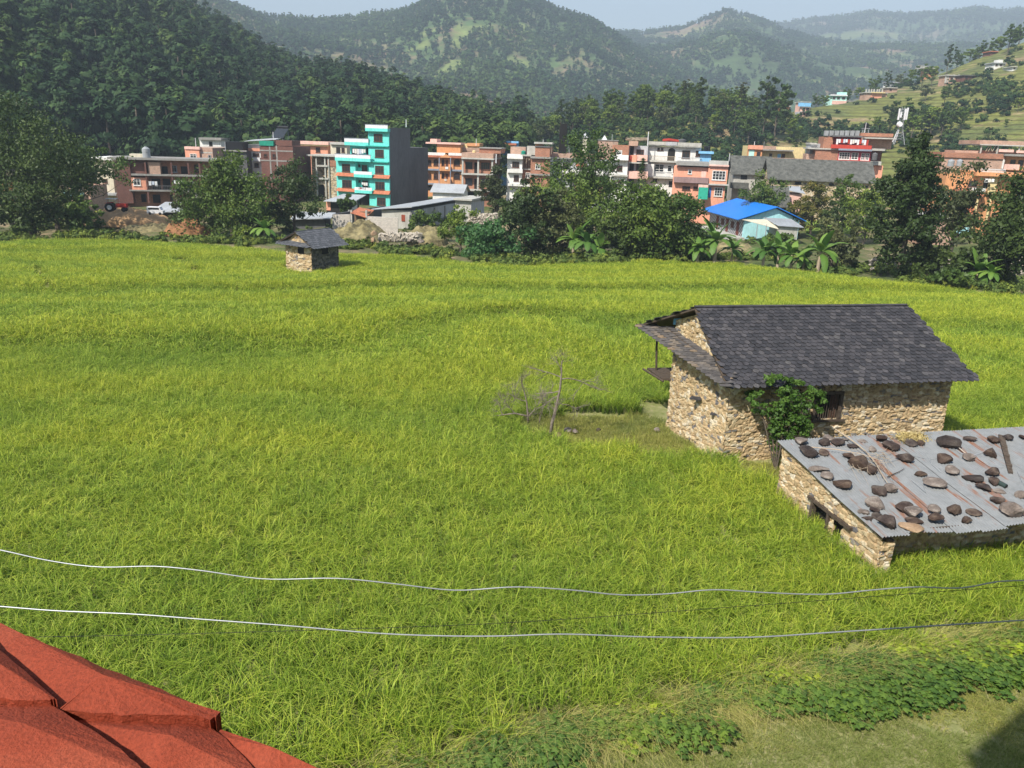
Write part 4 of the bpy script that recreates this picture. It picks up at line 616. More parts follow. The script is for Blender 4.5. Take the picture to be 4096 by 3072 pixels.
pole(K2+Q*1338, 450+Q*235, 450+Q*330, 172, .08, 'white pole beside the solar water heater'); pole(K2+Q*404, 450+Q*305, 450+Q*415, 172, .07, 'thin white pole on the pink bay')
h = House('pink_house', 'low pink house with a long flat roof edge', K2, 1562, 365, 1990, 210, -5, 9, PINK); h.blk('roof', 1555, 350, 2000, 385, 1.0, 9, PINK_L); h.blk('cornice', 1560, 385, 1995, 400, .8, .1, YELP); h.win(1620, 420, 1680, 470); h.win(1850, 420, 1900, 480)
h = House('white_house', 'white house showing over the unfinished building beside the turquoise block', K3, 215, 368, 412, 205, -5, 8, CREAM); h.blk('roof', 210, 362, 415, 388, .6, 8, CONC_L); h.hole(285, 420, 335, 500); h.win(350, 425, 385, 480)
h = House('unfinished_building', 'unfinished brick and stone building with bare slabs left of the turquoise block', K2, 1745, 515, 2105, 178, -5, 9, STONE_F, inset=2.6, cat='building'); h.blk('floor_slab', 1735, 513, 2105, 530, .6, 9, CONC_L); h.blk('room', 1985, 532, 2102, 652, .0, 2.7, BRICK); h.blk('floor_slab', 1850, 635, 1990, 655, .4, 3, CONC_L); h.blk('wall', 1985, 655, 2103, 1060, -.1, 2.7, STONE_F); h.blk('floor_slab', 1840, 790, 2000, 808, .4, 3, CONC_L); h.blk('wall', 1840, 810, 1984, 1060, -.4, 2.7, STONE_F); h.posts([1850, 1955, 1998], 532, 1050, .2, .28, CONC_L); h.hole(1880, 870, 1950, 1020, off=.4)
# --- orange block and its neighbours
h = House('orange_building', 'orange three storey building with arched dark windows and a gabled porch', K3, 1350, 520, 1815, 205, -6, 12, ORANGE, cat='building'); h.blk('parapet', 1350, 482, 1600, 520, .8, -.6, WHITE); h.blk('parapet', 1640, 488, 1800, 520, .8, -.6, WHITE); h.blk('roof', 1350, 520, 1812, 545, 1.2, .1, TILE); h.blk('roof_room', 1500, 372, 1785, 490, -2, 8, ORANGE); h.blk('roof', 1365, 362, 1790, 382, -1.4, 9, PINK_L); h.blk('roof_room', 1420, 318, 1500, 370, -3, 8, PINK_L)
for y0, y1 in ((684, 704), (858, 876)): h.blk('floor_band', 1350, y0, 1812, y1, .7, .1, BLUEGREY)
for y in (565, 728):
    for x0, x1 in ((1375, 1432), (1462, 1515), (1558, 1592), (1708, 1778)):
        h.win(x0, y+12, x1, y+75, n=3); a0, a1, z0, z1 = h.rect(x0, y, x1, y+12); P = [(a0+(a1-a0)*.5-(a1-a0)*.42*math.cos(t), -.08, z0+(z1-z0)*1.2*math.sin(t)) for t in np.linspace(0, PI, 8)]; MB().prism(P, (0, .076, 0)).build('arch', WOODF, h.root)
    h.door(1605, y+10, 1637, y+95)
h.blk('balcony', 1530, 655, 1665, 705, 1.2, .1, ORANGE); h.blk('balcony', 1530, 805, 1665, 862, 1.2, .1, ORANGE); h.posts([1528, 1665], 545, 860, 1.2, .2, BLUEGREY); a0, a1, z0, z1 = h.rect(1530, 515, 1680, 545, -1.2); MB().prism([(a0, -1.25, z0), ((a0+a1)/2, -1.25, z1+.2), (a1, -1.25, z0)], (0, 1.2, 0)).build('porch_gable', ORANGE, h.root); h.hole(1365, 885, 1500, 940); wash(h, 1600, 655, 1640, 685, 1.3, 1, 'over the porch of the orange building'); wash(h, 1590, 800, 1620, 840, 1.3, 1, 'on the lower porch of the orange building', [2])
h = House('unfinished_building', 'unfinished brick building with open storeys and black window grilles', K4, 0, 490, 365, 178, -6, 12, BRICK, inset=1.2, cat='building'); h.blk('parapet', -12, 490, 372, 548, .3, 12.3, BRICK_P)
for y0, y1 in ((548, 566), (738, 756), (930, 950)): h.blk('floor_slab', -15, y0, 378, y1, .5, 12.4, CONC_L)
h.posts([2, 190, 360], 566, 1020, .1, .35, CONC_L)
for y in (598, 795): h.win(38, y, 118, y+84, style='k', n=4); h.door(143, y+5, 184, y+135, mat=DARKIN); h.win(226, y+5, 330, y+90, style='d', n=4)
h.hole(20, 960, 160, 1020); h.blk('stair_room', 202, 432, 462, 492, -2, 10, BRICK); h.blk('band', 200, 425, 470, 436, -1.7, 10.2, CONC)
tank(K4+Q*140, 450+Q*455, 450+Q*490, 15, 180, 'small yellow tank on the unfinished brick building', YELP); pole(K4+Q*165, 450+Q*315, 450+Q*400, 190, .07, 'white pole behind the unfinished brick building'); pole(K4+Q*405, 450+Q*500, 450+Q*610, 176, .12, 'pale pillar at the corner of the unfinished brick building')
h = House('yellow_house', 'yellow and orange house top behind the unfinished brick building', K4, -10, 378, 200, 210, -4, 8, YELP); h.blk('roof', 50, 372, 205, 405, .5, 8, ORANGE); h.blk('parapet', -20, 425, 210, 470, .7, .1, BRICK_P)
h = House('blue_house', 'light blue house with a flat brown edged roof and black tanks', K4, 348, 345, 672, 235, -4, 10, BLUEP); h.blk('parapet', 345, 342, 676, 366, .6, 10, BLUEP); h.blk('roof', 350, 366, 650, 392, 1.1, .1, TILE); h.win(385, 405, 445, 432); h.win(518, 408, 565, 465, n=3)
for i, x in enumerate((400, 435, 465)): tank(K4+Q*x, 450+Q*318, 450+Q*345, 9, 236, ['left', 'middle', 'right'][i]+' of the three black tanks on the light blue house')
h = House('white_building', 'white three storey building with a balustrade behind the slender tree', K4, 542, 505, 725, 182, -4, 10, WHITE, cat='building'); h.rail(540, 500, 728, 545, .8, WPAINT, 14); h.blk('balcony', 538, 540, 728, 560, .9, .3, WHITE); h.blk('balcony', 540, 685, 725, 728, .9, .1, WHITE); h.win(602, 594, 684, 665, n=3); h.win(622, 755, 680, 828, n=3); h.blk('balcony', 545, 860, 830, 890, 1.2, .1, WHITE); h.blk('stair_room', 580, 415, 762, 505, -3, 9, BRICK_P)
tank(K4+Q*735, 450+Q*458, 450+Q*506, 18, 181, 'bright green tank on the white building roof', GREEN_P)
h = House('scaffold_storey', 'open storey propped with bamboo between the white building and brick tower', K4, 732, 520, 826, 183, -3, 9, BRICK, inset=2.5); h.blk('floor_slab', 728, 512, 830, 528, .4, 9, CONC_L); h.blk('floor_slab', 728, 678, 830, 692, .4, 9, CONC_L); h.blk('wall', 725, 692, 826, 830, 0, 2.6, BRICK); h.win(764, 725, 816, 790, off=0, style='w', n=2); b = MB(); [b.tube([(*[h.uz(x0, y0)[0], -.1], h.uz(x0, y0)[1]), (h.uz(x1, y1)[0], -.1, h.uz(x1, y1)[1])], .06, 5) for x0, y0, x1, y1 in ((738, 530, 742, 680), (745, 535, 780, 675), (775, 540, 765, 678), (812, 530, 815, 680), (760, 610, 815, 560), (790, 530, 800, 670))]; b.build('bamboo_props', PALEWOOD, h.root)
h = House('brick_tower', 'tall orange brick house with one small white window and grey side wall', K4, 826, 540, 1060, 180, -8, 11, BRICK, cat='building'); h.blk('roof_room', 878, 418, 1056, 540, -.5, 8, BRICK); h.blk('coping', 872, 408, 1060, 420, -.3, 8.2, CONC_D); h.blk('floor_slab', 820, 535, 1066, 556, .7, 11, CONC); h.win(882, 622, 938, 682, style='w', n=2); h.blk('floor_slab', 820, 742, 1062, 760, .5, .1, CONC); h.blk('mast_wall', 780, 405, 880, 512, -4, 8, CONC_L); MB().box(h.W+.003, h.W+.04, .1, 10.9, -1, h.uz(1060, 556)[1]).build('side_wall', GREYW, h.root); h.blk('roof', 865, 358, 1085, 380, -3, 7, CONC_L); h.blk('roof_room', 880, 378, 965, 408, -4, 7, ORANGE)
pole(K4+Q*972, 450+Q*325, 450+Q*360, 184, .06, 'short white pole above the brick tower'); pole(K4+Q*1075, 450+Q*408, 450+Q*500, 180, .05, 'thin pole right of the brick tower', mat=PALEWOOD)
h = House('grey_building', 'pale grey building with shaded balcony partly behind the tallest town tree', K4, 1076, 560, 1780, 185, -3, 11, GREYW, cat='building'); h.blk('parapet', 1065, 500, 1600, 552, .1, 11.2, BRICK_P); h.blk('floor_slab', 1065, 552, 1700, 566, .7, .1, CONC); h.win(1106, 612, 1148, 636, n=2); h.win(1210, 608, 1262, 700, n=2); h.blk('balcony', 1195, 700, 1700, 748, .8, .1, WHITE); h.blk('floor_slab', 1070, 748, 1780, 764, .9, .1, CONC); h.hole(1010+70, 775, 1110, 800); h.blk('awning', 1370, 620, 1500, 648, .8, 0, TILE); h.win(1380, 650, 1500, 700, style='w', n=4); h.win(1560, 600, 1640, 690, n=3); h.blk('wall', 1360, 770, 1760, 1000, 0.3, .1, BRICK); h.win(1390, 800, 1470, 860)
# --- chimney, temples
Pb = at(K4+Q*1200, 450+Q*560, 186); Pt = at(K4+Q*1210, 450+Q*135, 186); root = empty('chimney', (Pb[0], Pb[1], Pb[2]-6), label='tall black square chimney sticking up above the town roofs', cat='chimney'); hh = Pt[2]-Pb[2]+6; MB().prism([(-1.0, -.9, 0), (1.0, -.9, 0), (1.0, .9, 0), (-1.0, .9, 0)], (0, 0, .5)).build('base', CONC_D, root)
V = []; F = []
for z, r_ in ((.5, .98), (hh, .74)): V += [(-r_, -r_*.8, z), (r_, -r_*.8, z), (r_, r_*.8, z), (-r_, r_*.8, z)]
F = [(0, 1, 5, 4), (1, 2, 6, 5), (2, 3, 7, 6), (3, 0, 4, 7), (4, 5, 6, 7)]; MB().add(V, F).build('stack', paint((.012, .010, .009), .2), root); b = MB(); [b.tube([(.8, 0, hh*.78-i*1.1), (1.35+.25*i, 0, hh*.62-i*1.1)], .04, 4) for i in range(4)]; b.tube([(1.2, 0, hh*.72), (2.4, 0, hh*.32)], .04, 4).build('stay_wire', METAL, root)
for i, (x0, y0, x1, y1, D, lab) in enumerate([(1437, 240, 1522, 345, 225, 'small cream temple pavilion with a two tier pointed roof'), (1680, 270, 1746, 335, 235, 'small temple pavilion with a plain white pyramid roof')]):
    a_ = at(K4+Q*x0, 450+Q*y1, D); c_ = at(K4+Q*x1, 450+Q*y0, D); w_ = (c_[0]-a_[0])/2; hh = c_[2]-a_[2]; root = empty('temple_pavilion', (a_[0]+w_, a_[1], a_[2]), label=lab, cat='temple'); MB().box(-w_*.6, w_*.6, -w_*.6, w_*.6, -8, hh*.45).build('wall', CREAM, root)
    b = MB()
    for k, (z0_, r_, z1_) in enumerate([(.42, 1.0, .70), (.62, .7, .92)] if i == 0 else [(.1, 1.0, .95)]): z0_ *= hh; z1_ *= hh; b.add([(-w_*r_, -w_*r_, z0_), (w_*r_, -w_*r_, z0_), (w_*r_, w_*r_, z0_), (-w_*r_, w_*r_, z0_), (0, 0, z1_)], [(0, 1, 4), (1, 2, 4), (2, 3, 4), (3, 0, 4), (3, 2, 1, 0)])
    b.build('roof', GREYW if i == 0 else WPAINT, root); MB().tube([(0, 0, hh*.85), (0, 0, hh)], [.12, .02], 6).build('finial', METAL, root)
h = House('brick_building', 'long low brick roof edge below the white temple roof', K4, 1650, 335, 1880, 225, -3, 8, BRICK_P, cat='building'); h.blk('coping', 1645, 330, 1885, 340, .2, 8, CONC); pole(K4+Q*1803, 450+Q*262, 450+Q*335, 224, .05, 'thin white pole beside the white temple roof')
# --- white houses, centre right
h = House('orange_brick_house', 'orange brick top floor over a white balcony and white lower storeys', K5, 135, 395, 352, 172, -10, 10, WHITE, cat='building', wy=510); h.blk('top_floor', 150, 395, 352, 510, 0, 10, BRICK); h.blk('balcony', 130, 512, 345, 575, 1.1, .1, WHITE); h.win(200, 455, 266, 508, off=0, style='w', n=3); h.win(205, 640, 270, 705, n=3); h.win(145, 640, 180, 700, n=1); h.blk('floor_slab', 140, 750, 335, 770, .7, .1, CONC_L); h.win(218, 815, 288, 880, n=3); h.win(150, 815, 195, 870, n=1)
h = House('narrow_house', 'narrow house with two pink balconies and red cloth hung out', K5, 352, 400, 580, 173, -10, 10, GREYW, cat='building', inset=1.0); h.blk('parapet', 350, 345, 460, 402, .3, 5, BRICK_P); h.hole(368, 408, 412, 520); h.win(442, 447, 530, 512, style='d', n=3); h.blk('balcony', 348, 515, 445, 608, .9, 1.1, PINK); h.blk('balcony', 446, 515, 575, 585, .7, 1.1, PINK_L); h.hole(360, 615, 412, 710); h.win(440, 620, 540, 700, n=3); h.blk('balcony', 335, 710, 580, 800, .9, 1.1, PINK_L); h.hole(350, 805, 410, 880); h.blk('floor_slab', 345, 600, 580, 616, 1.0, 1.1, CONC_L); wash(h, 345, 518, 385, 610, 1.1, 2, 'from the upper pink balcony', [3, 3]); b = MB(); rng = np.random.default_rng(4)
for i in range(40): x = rng.uniform(360, 530); y = rng.uniform(300, 345); u, z = h.uz(x, y); b.tube([(u-1.2, 1+rng.uniform(0, 1.5), z+rng.uniform(-.2, .2)), (u+1.2, 1+rng.uniform(0, 1.5), z+rng.uniform(-.2, .2))], .06, 4)
o = b.build('firewood_pile', PALEWOOD); o.matrix_world = h.root.matrix_basis.copy(); tag(o, 'loose pile of firewood poles on the narrow house roof', 'firewood')
h = House('white_building', 'long white two storey house with stained parapet and dark arched doorway', K5, 582, 408, 1225, 175, -12, 10, WHITE, cat='building'); h.blk('parapet', 575, 350, 800, 400, .9, -.6, CONC_L); h.blk('parapet', 800, 355, 935, 402, .9, -.6, GREYW); h.blk('parapet', 940, 365, 1228, 420, .9, -.6, CONC_L); h.blk('roof', 575, 396, 1228, 410, .9, 9, CONC)
a0, a1, z0, z1 = h.rect(820, 470, 908, 588); P = [(a0, -.03, z0), (a1, -.03, z0)]+[((a0+a1)/2+(a1-a0)/2*math.cos(t), -.03, z1+(a1-a0)/2*math.sin(t)*.9) for t in np.linspace(0, PI, 9)]; MB().prism(P, (0, .028, 0)).build('doorway', DARKIN, h.root); h.win(996, 458, 1088, 550, n=2); h.win(696, 425, 722, 458, n=1); h.win(738, 425, 765, 458, n=1); h.win(1160, 462, 1205, 528, n=2); h.rail(585, 525, 915, 585, 1.0, PALEWOOD, 26); h.blk('floor_slab', 575, 585, 1230, 606, 1.1, .1, CONC_L); h.rail(940, 545, 1225, 590, 1.0, METAL, 16)
h.win(664, 625, 776, 718, style='w', n=2, rows=2); h.win(816, 640, 870, 716, style='w', n=1); h.blk('wall', 555, 620, 655, 775, .9, .1, WHITE); h.rail(660, 718, 860, 775, 1.0, METAL, 14); h.blk('floor_slab', 552, 775, 890, 795, 1.1, .1, CONC_L); h.win(640, 800, 690, 840); h.hole(832, 830, 875, 900); h.win(880, 645, 920, 740, style='w', n=1)
tank(K5+Q*985, 450+Q*318, 450+Q*360, 34, 176, 'dark wide tank on the long white house roof', CONC_D); o = MB().slab([(-1.9, -.6, .35), (-.6, -.7, .6), (.5, -.6, .45), (1.9, -.5, .3), (1.7, .7, .3), (-1.8, .6, .4)], .4).build('red_tarp_stack', REDP); o.location = [float(q) for q in at(K5+Q*860, 450+Q*347, 176)]; tag(o, 'red and white tarpaulin bundle on the long white house roof', 'tarpaulin'); pole(K5+Q*573, 450+Q*230, 450+Q*400, 172, .1, 'tall white pole at the corner of the long white house')
h = House('roof_cabin', 'pale blue cabin with a flat slab roof above the pink house', K5, 1212, 498, 1345, 172, -8, 5, BLUEP, zb=4); h.blk('roof', 1195, 470, 1375, 498, .7, 5.6, BLUEP)
for i, x in enumerate((1270, 1308)): tank(K5+Q*x, 450+Q*402, 450+Q*470, 13, 174, ['left', 'right'][i]+' of the two black tanks on the pale blue cabin')
h = House('pink_house', 'pink two storey house with a grey balcony and a large white window', K5, 895, 640, 1540, 160, -12, 10, PINK, cat='building', wy=650); h.blk('roof', 920, 600, 1320, 642, .9, 10, CONC); h.blk('parapet', 1320, 582, 1555, 632, 1.0, .0, CONC_L); h.blk('cornice', 1318, 632, 1558, 650, 1.1, 10, PINK_L); h.blk('bay', 1312, 650, 1550, 865, .6, .1, PINK); h.win(1362, 702, 1520, 815, off=-.6, style='w', n=4, rows=2); h.win(1066, 688, 1110, 740, style='w', n=1); h.door(1226, 706, 1286, 785, mat=PINK_L); h.blk('balcony', 892, 782, 1312, 850, 1.0, .1, paint((.30, .20, .19), .5)); h.blk('cornice', 1310, 862, 1555, 880, .9, .1, CONC_L)
h.win(1386, 905, 1482, 1010, style='w', n=3, rows=2); h.door(1312, 905, 1346, 1025, mat=paint((.05, .16, .42), .2)); h.win(996, 890, 1090, 935, n=3); h.win(1130, 892, 1180, 930, n=2); h.blk('pilaster', 1188, 865, 1308, 920, .8, .1, PINK_L); u0, u1, z0, z1 = h.rect(1192, 905, 1308, 1040, -1.5); o = MB().slab([(u0, -2.6, z0), (u1, -2.6, z0), (u1, -.9, z1), (u0, -.9, z1)], .05).build('tarpaulin', GREEN_P); o.matrix_world = h.root.matrix_basis.copy(); tag(o, 'green tarpaulin sheet hung from the pink house', 'tarpaulin'); pole(K5+Q*1556, 450+Q*492, 450+Q*585, 158, .06, 'white pole on the right corner of the pink house')
# --- slate roofed long houses
def longhouse(name, label, K, xl, ye, xr, Y, a, depth, ztop, wallm, rooft, windows, zb=-3.2, ov=.7, wmat='k'):
    h = House(name, label, K, xl, ye, xr, Y, a, depth, wallm, zb); ze = h.top; MB().box(.02, h.W-.02, .02, depth-.02, ze-.02, ze+.0).build('eave_board', WOOD, h.root); h.gable(-ov, h.W+ov, -ov, depth+ov, ze-.05, ze+rooft, SLATE_F, 'u', .16, ov, wallm)
    for w_ in windows: h.win(*w_, style=wmat, n=3)
    return h
h = longhouse('grey_roofed_house', 'grey plastered house with an old moss grey slate roof', K6, 110, 735, 545, 172, -7, 8, 0, CONC_L, 3.6, [(195, 748, 270, 805), (420, 755, 480, 800)]); h.blk('lean_to_roof', 80, 850, 290, 918, 2.4, 0, SLATE_F)
h = longhouse('long_stone_house', 'very long stone house with a grey slate roof and a row of square holes', K6, 552, 798, 1780, 163, -8, 9, 0, STONE_F, 3.9, [(642, 826, 710, 860), (850, 836, 920, 870), (1046, 846, 1115, 880), (1256, 856, 1310, 884), (1450, 865, 1510, 895), (1655, 882, 1725, 915)])
h = House('orange_house', 'low orange house with a yellow veranda and a brick parapet', K6, 288, 400, 985, 205, -6, 9, YELP, inset=1.2); h.blk('room', 286, 402, 458, 610, .0, 1.3, ORANGE); h.blk('parapet', 284, 395, 460, 445, .5, 0, PINK); h.blk('parapet', 460, 405, 620, 448, .4, 5, BRICK_P); h.blk('roof', 458, 448, 830, 464, .6, 9, CONC); h.win(386, 472, 428, 540, off=0, n=1); h.door(292, 450, 356, 525, off=0, mat=MINT); h.win(536, 495, 568, 545); h.door(635, 500, 676, 546, mat=BLUEP); h.win(684, 500, 724, 545); h.blk('parapet', 512, 550, 985, 602, .8, -.5, BRICK_P); h.blk('balcony', 350, 548, 460, 570, .8, 0, TILE); h.win(285, 578, 330, 605, off=0, style='w')
pole(K6+Q*353, 450+Q*350, 450+Q*400, 205, .08, 'short white pole on the orange house'); pole(K6+Q*468, 450+Q*345, 450+Q*405, 204, .05, 'dark thin pole on the orange house', mat=METAL)
h = House('tin_roofed_shed', 'shed with crumpled pale tin roofing behind the long stone house', K6, 510, 640, 900, 182, -8, 6, GREYW); u0, u1, z0, z1 = h.rect(500, 600, 905, 660); MB().slab([(u0, -.6, z0), (u1, -.6, z0-.2), (u1, 4, z1-.2), (u0, 4, z1)], .1).build('roof', CONC_L, h.root)
h = House('pink_wall_house', 'low pink walled house behind the roof ridge of the long stone house', K6, 892, 650, 1312, 178, -8, 6, PINK_L); h.blk('coping', 885, 640, 1315, 655, .4, 6, CONC)
h = House('red_building', 'dark red four storey building with rows of white windows and washing on top', K6, 1375, 440, 1770, 182, -14, 13, MAG, cat='building'); h.blk('wall', 1098, 432, 1375, 800, -.05, 12, BRICK); h.blk('wall', 985, 500, 1097, 800, -1.5, 10, BRICK_P); h.blk('floor_slab', 1000, 430, 1375, 446, .3, 12, CONC_L); h.blk('floor_slab', 990, 575, 1375, 590, .1, .1, CONC_L); h.blk('roof_block', 1200, 290, 1312, 432, -.8, 12, BRICK); h.blk('upper_storey', 1312, 290, 1650, 440, -1.6, 12, MAG)
h.blk('parapet', 1280, 392, 1775, 438, .9, -.6, REDP); h.blk('floor_band', 1372, 440, 1778, 462, 1.2, .1, BLUEGREY); h.blk('floor_band', 1350, 602, 1760, 622, 1.2, .1, BLUEGREY); h.blk('balcony', 1352, 575, 1758, 602, .8, .1, REDP); h.blk('roof', 1300, 278, 1665, 296, .6, 10, CONC_D)
for i in range(7): h.blk('roof_pillar', 1205+i*62, 218, 1255+i*62, 280, -.5, 2, paint((.30, .31, .32), .5))
for x0, y0, x1, y1 in ((1382, 480, 1512, 565), (1530, 484, 1612, 568), (1648, 490, 1690, 574), (1700, 492, 1744, 576), (1360, 640, 1488, 712), (1505, 644, 1582, 716), (1618, 650, 1658, 720), (1668, 652, 1708, 722)): h.win(x0, y0, x1, y1, style='w', n=4 if x1-x0 > 90 else 2, rows=2)
h.win(1470, 315, 1600, 360, off=1.6, style='b', n=3); wash(h, 1345, 325, 1740, 392, .6, 14, 'on top of the dark red building', [0, 0, 3, 1, 0, 3, 0, 2]); h.blk('wall', 1655, 262, 2030, 440, -3, 12, BRICK_P); h.blk('parapet', 1640, 250, 2035, 290, -2.8, 12, BRICK); h.blk('band', 1660, 305, 2030, 320, -2.9, 0, CONC_L); h.blk('floor_slab', 1772, 436, 1935, 462, .4, 2, CONC_L); h.blk('wall', 1772, 640, 1910, 790, .2, 8, PINK); h.blk('balcony', 1755, 590, 1890, 635, 1.1, 2, CONC_L); h.win(1752, 680, 1795, 755, off=-.2, n=1); h.blk('wall', 1772, 462, 1900, 590, -2.5, 8, BRICK_D); tank(K6+Q*1800, 450+Q*480, 450+Q*575, 20, 178, 'dark barrel tank on the balcony of the dark red building', CONC_D)
tank(K6+Q*1700, 450+Q*122, 450+Q*188, 19, 195, 'black tank on a stand above the dark red building'); pole(K6+Q*1685, 450+Q*120, 450+Q*245, 192, .06, 'thin white pole beside the black tank'); o = MB(); [o.tube([(x, y, -5), (x, y, 0)], .1, 5) for x in (-.5, .5) for y in (-.5, .5)]; o.box(-.7, .7, -.7, .7, -.15, -.02); q = o.build('tank_stand', METAL); q.location = [float(v) for v in at(K6+Q*1700, 450+Q*188, 195)]; tag(q, 'steel stand under the black tank above the red building', 'stand')
h = House('balcony_house', 'flat roofed grey balcony house left of the dark red building', K6, 1035, 372, 1200, 190, -10, 6, GREYW, zb=3); h.blk('roof', 1030, 365, 1110, 385, .5, 6, CONC_L); h.rail(1035, 388, 1200, 408, .6, METAL, 10)
# --- phone mast
Pm = at(3590, 560, 186); root = empty('phone_mast', [float(q) for q in Pm], label='lattice phone mast with white panel antennas and a round dish', cat='phone mast'); sc_ = 186/FPX; b = MB()
for dx, dy in ((-.5, -.5), (.5, -.5), (0, .6)): b.tube([(dx*2.6, dy*2.0, -1), (dx, dy, 40*sc_), (dx*.6, dy*.6, 118*sc_)], [.09, .08, .06], 5)
for i in range(12): z = i*9.6*sc_; r_ = 1.5-.085*i; b.tube([(-r_*.5, -r_*.5, z), (r_*.5, -r_*.4, z+.5)], .04, 4); b.tube([(r_*.5, -r_*.5, z), (0, r_*.5, z+.5)], .04, 4)
b.build('lattice', METAL, root)
for dx, z0, z1 in ((-17, 72, 112), (-9, 80, 100), (6, 72, 112), (13, 74, 116)): MB().box(dx*sc_-.16, dx*sc_+.16, -.9, -.7, z0*sc_, z1*sc_).build('antenna', WPAINT, root)
MB().tube([(-9*sc_, -.8, 56*sc_), (-9*sc_, -1.3, 56*sc_)], [.62, .5], 16).build('dish', WPAINT, root); b = MB(); [b.tube([(x*sc_, -.5, -.5), (x*.35*sc_, -.5, 38*sc_)], .1, 5) for x in (-22, -12)]; b.build('strut', WPAINT, root)
# --- right cluster
h = House('brick_building', 'wide brick building with a long red parapet behind the trees at right', K7, 975, 505, 1735, 172, -8, 10, BRICK_P, cat='building'); h.blk('parapet', 960, 490, 1740, 552, .3, 10, BRICK); h.blk('roof_room', 1120, 458, 1400, 500, -2, 8, BRICK_P); h.blk('wall', 1735, 520, 2100, 700, -.5, 9, ORANGE); h.win(1790, 570, 1850, 650, off=.5); h.win(1885, 575, 1945, 650, off=.5); h.blk('balcony', 1720, 625, 1900, 690, .8, -.5, PINK_L); h.posts([1710], 565, 680, .3, .3, WHITE); h.blk('balcony', 1720, 505, 2100, 530, 1, 8, CONC)
h = House('upper_storey_house', 'unfinished upper storey with props and a long brick roof edge at top right', K7, 1450, 455, 2050, 178, -6, 10, BRICK, inset=0.4, zb=6); h.blk('parapet', 1422, 342, 2060, 392, .8, 10, BRICK_P); h.blk('roof', 1420, 390, 2060, 404, .9, 10, CONC_L); h.posts([1440, 1640, 1900], 404, 500, .5, .25, CONC_L); h.blk('railing', 1650, 445, 1830, 478, .9, -.8, PINK_L); h.blk('railing', 1860, 460, 2050, 490, .9, -.8, PINK_L); b = MB(); [b.tube([(h.uz(x0, 455)[0], -.3, h.uz(x0, 470)[1]), (h.uz(x1, 400)[0], -.3, h.uz(x1, 402)[1])], .07, 5) for x0, x1 in ((1480, 1520), (1510, 1550), (1560, 1530), (1600, 1640), (1560, 1600))]; b.build('props', PALEWOOD, h.root)
h = House('orange_building', 'orange building with red tile awnings and white balustrade among the trees at right', K7, 1040, 740, 1990, 150, -8, 11, ORANGE, cat='building', inset=.8); h.rail(1440, 682, 1730, 722, 1.0, WPAINT, 20); h.blk('roof', 1380, 725, 1990, 775, 1.1, 11, ORANGE); h.blk('balcony', 1335, 915, 1490, 955, 1.2, .9, WHITE); a0, a1, z0, z1 = h.rect(1140, 955, 1470, 1005, -1.2); MB().prism([(a0, -1.6, z0), (a0, .79, z0), (a0, .79, z1+.4)], (a1-a0, 0, 0)).build('awning', TILE, h.root); a0, a1, z0, z1 = h.rect(1030, 1155, 1380, 1225, -1.5); MB().prism([(a0, -2.2, z0), (a0, .79, z0), (a0, .79, z1+.5)], (a1-a0, 0, 0)).build('awning', TILE, h.root); h.blk('fascia', 1030, 1222, 1385, 1250, 2.3, -2.2, YELP); h.posts([1270, 1400, 1555, 1225], 1005, 1400, 1.2, .3, YELP); h.win(1155, 1040, 1245, 1130); h.win(1310, 1040, 1400, 1130); h.hole(1470, 800, 1525, 915); h.win(1290, 820, 1390, 900); h.blk('wall', 1550, 780, 1640, 1000, .0, .9, YELP); h.win(960, 960, 1040, 1030, style='w') ; h.hole(1140, 1260, 1220, 1380); wash(h, 1480, 800, 1600, 850, 1.2, 3, 'on the orange building at right', [0, 2, 0])
h = House('brick_shed', 'low brick outbuilding with a flat concrete roof below the orange building', K7, 745, 1285, 1130, 134, -6, 8, BRICK_P, zb=-3.4); h.blk('roof', 735, 1245, 1200, 1288, .5, 8.3, CONC_L); h.blk('blue_gate', 1110, 1385, 1290, 1490, .2, 0, SKYP)
for nm, x, w_ in (('left', 1060, 24), ('right', 1165, 22)): tank(K7+Q*x, 450+Q*560, 450+Q*650, w_, 152, nm+' grey steel tank among the branches at right', METAL)
# --- sheds and walls in front
h = House('small_shed', 'small open shed with a sloping grey roof beside the turquoise block', K3, 165, 1070, 440, 150, -10, 5, DARKIN, zb=-3.4); u0, u1, z0, z1 = h.rect(155, 1012, 512, 1070); MB().slab([(u0, -1, z0), (u1, -1, z0), (u1+.3, 5, z1+.1), (u0+1.5, 5, z1+.1)], .12).build('roof', TIN_F, h.root); h.blk('wall', 350, 1075, 440, 1190, .1, 4, WHITE); h.blk('wall', 165, 1075, 215, 1180, .1, 4, PINK)
Yb = float(gz(K3+Q*1000, 450+Q*1400, -3.2)[1]); h = House('block_shed', 'long grey concrete block shed with a sloping tin roof', K3, 835, 1168, 1180, Yb, -17, 30, CONC_L, zb=-3.3, cat='shed'); ze = h.top; MB().box(h.W+.002, h.W+.05, .05, 30, -1, ze-.0).build('side_wall', GREYW, h.root)
for i in range(6): MB().box(h.W+.052, h.W+.2, 4.8*i+.1, 4.8*i+.5, -1, ze-.1).build('pier', CONC, h.root)
MB().slab([(-1.6, -.6, ze+.02), (h.W+.5, -.6, ze+.75), (h.W+.5, 30.5, ze+.75), (-1.6, 30.5, ze+.02)][0:4], .12).build('roof', TIN_F, h.root); h.blk('door', 1072, 1235, 1118, 1312, .1, 0, paint((.28, .06, .03), .3)); h.blk('pier', 1118, 1235, 1168, 1400, .5, 0, CONC_L)
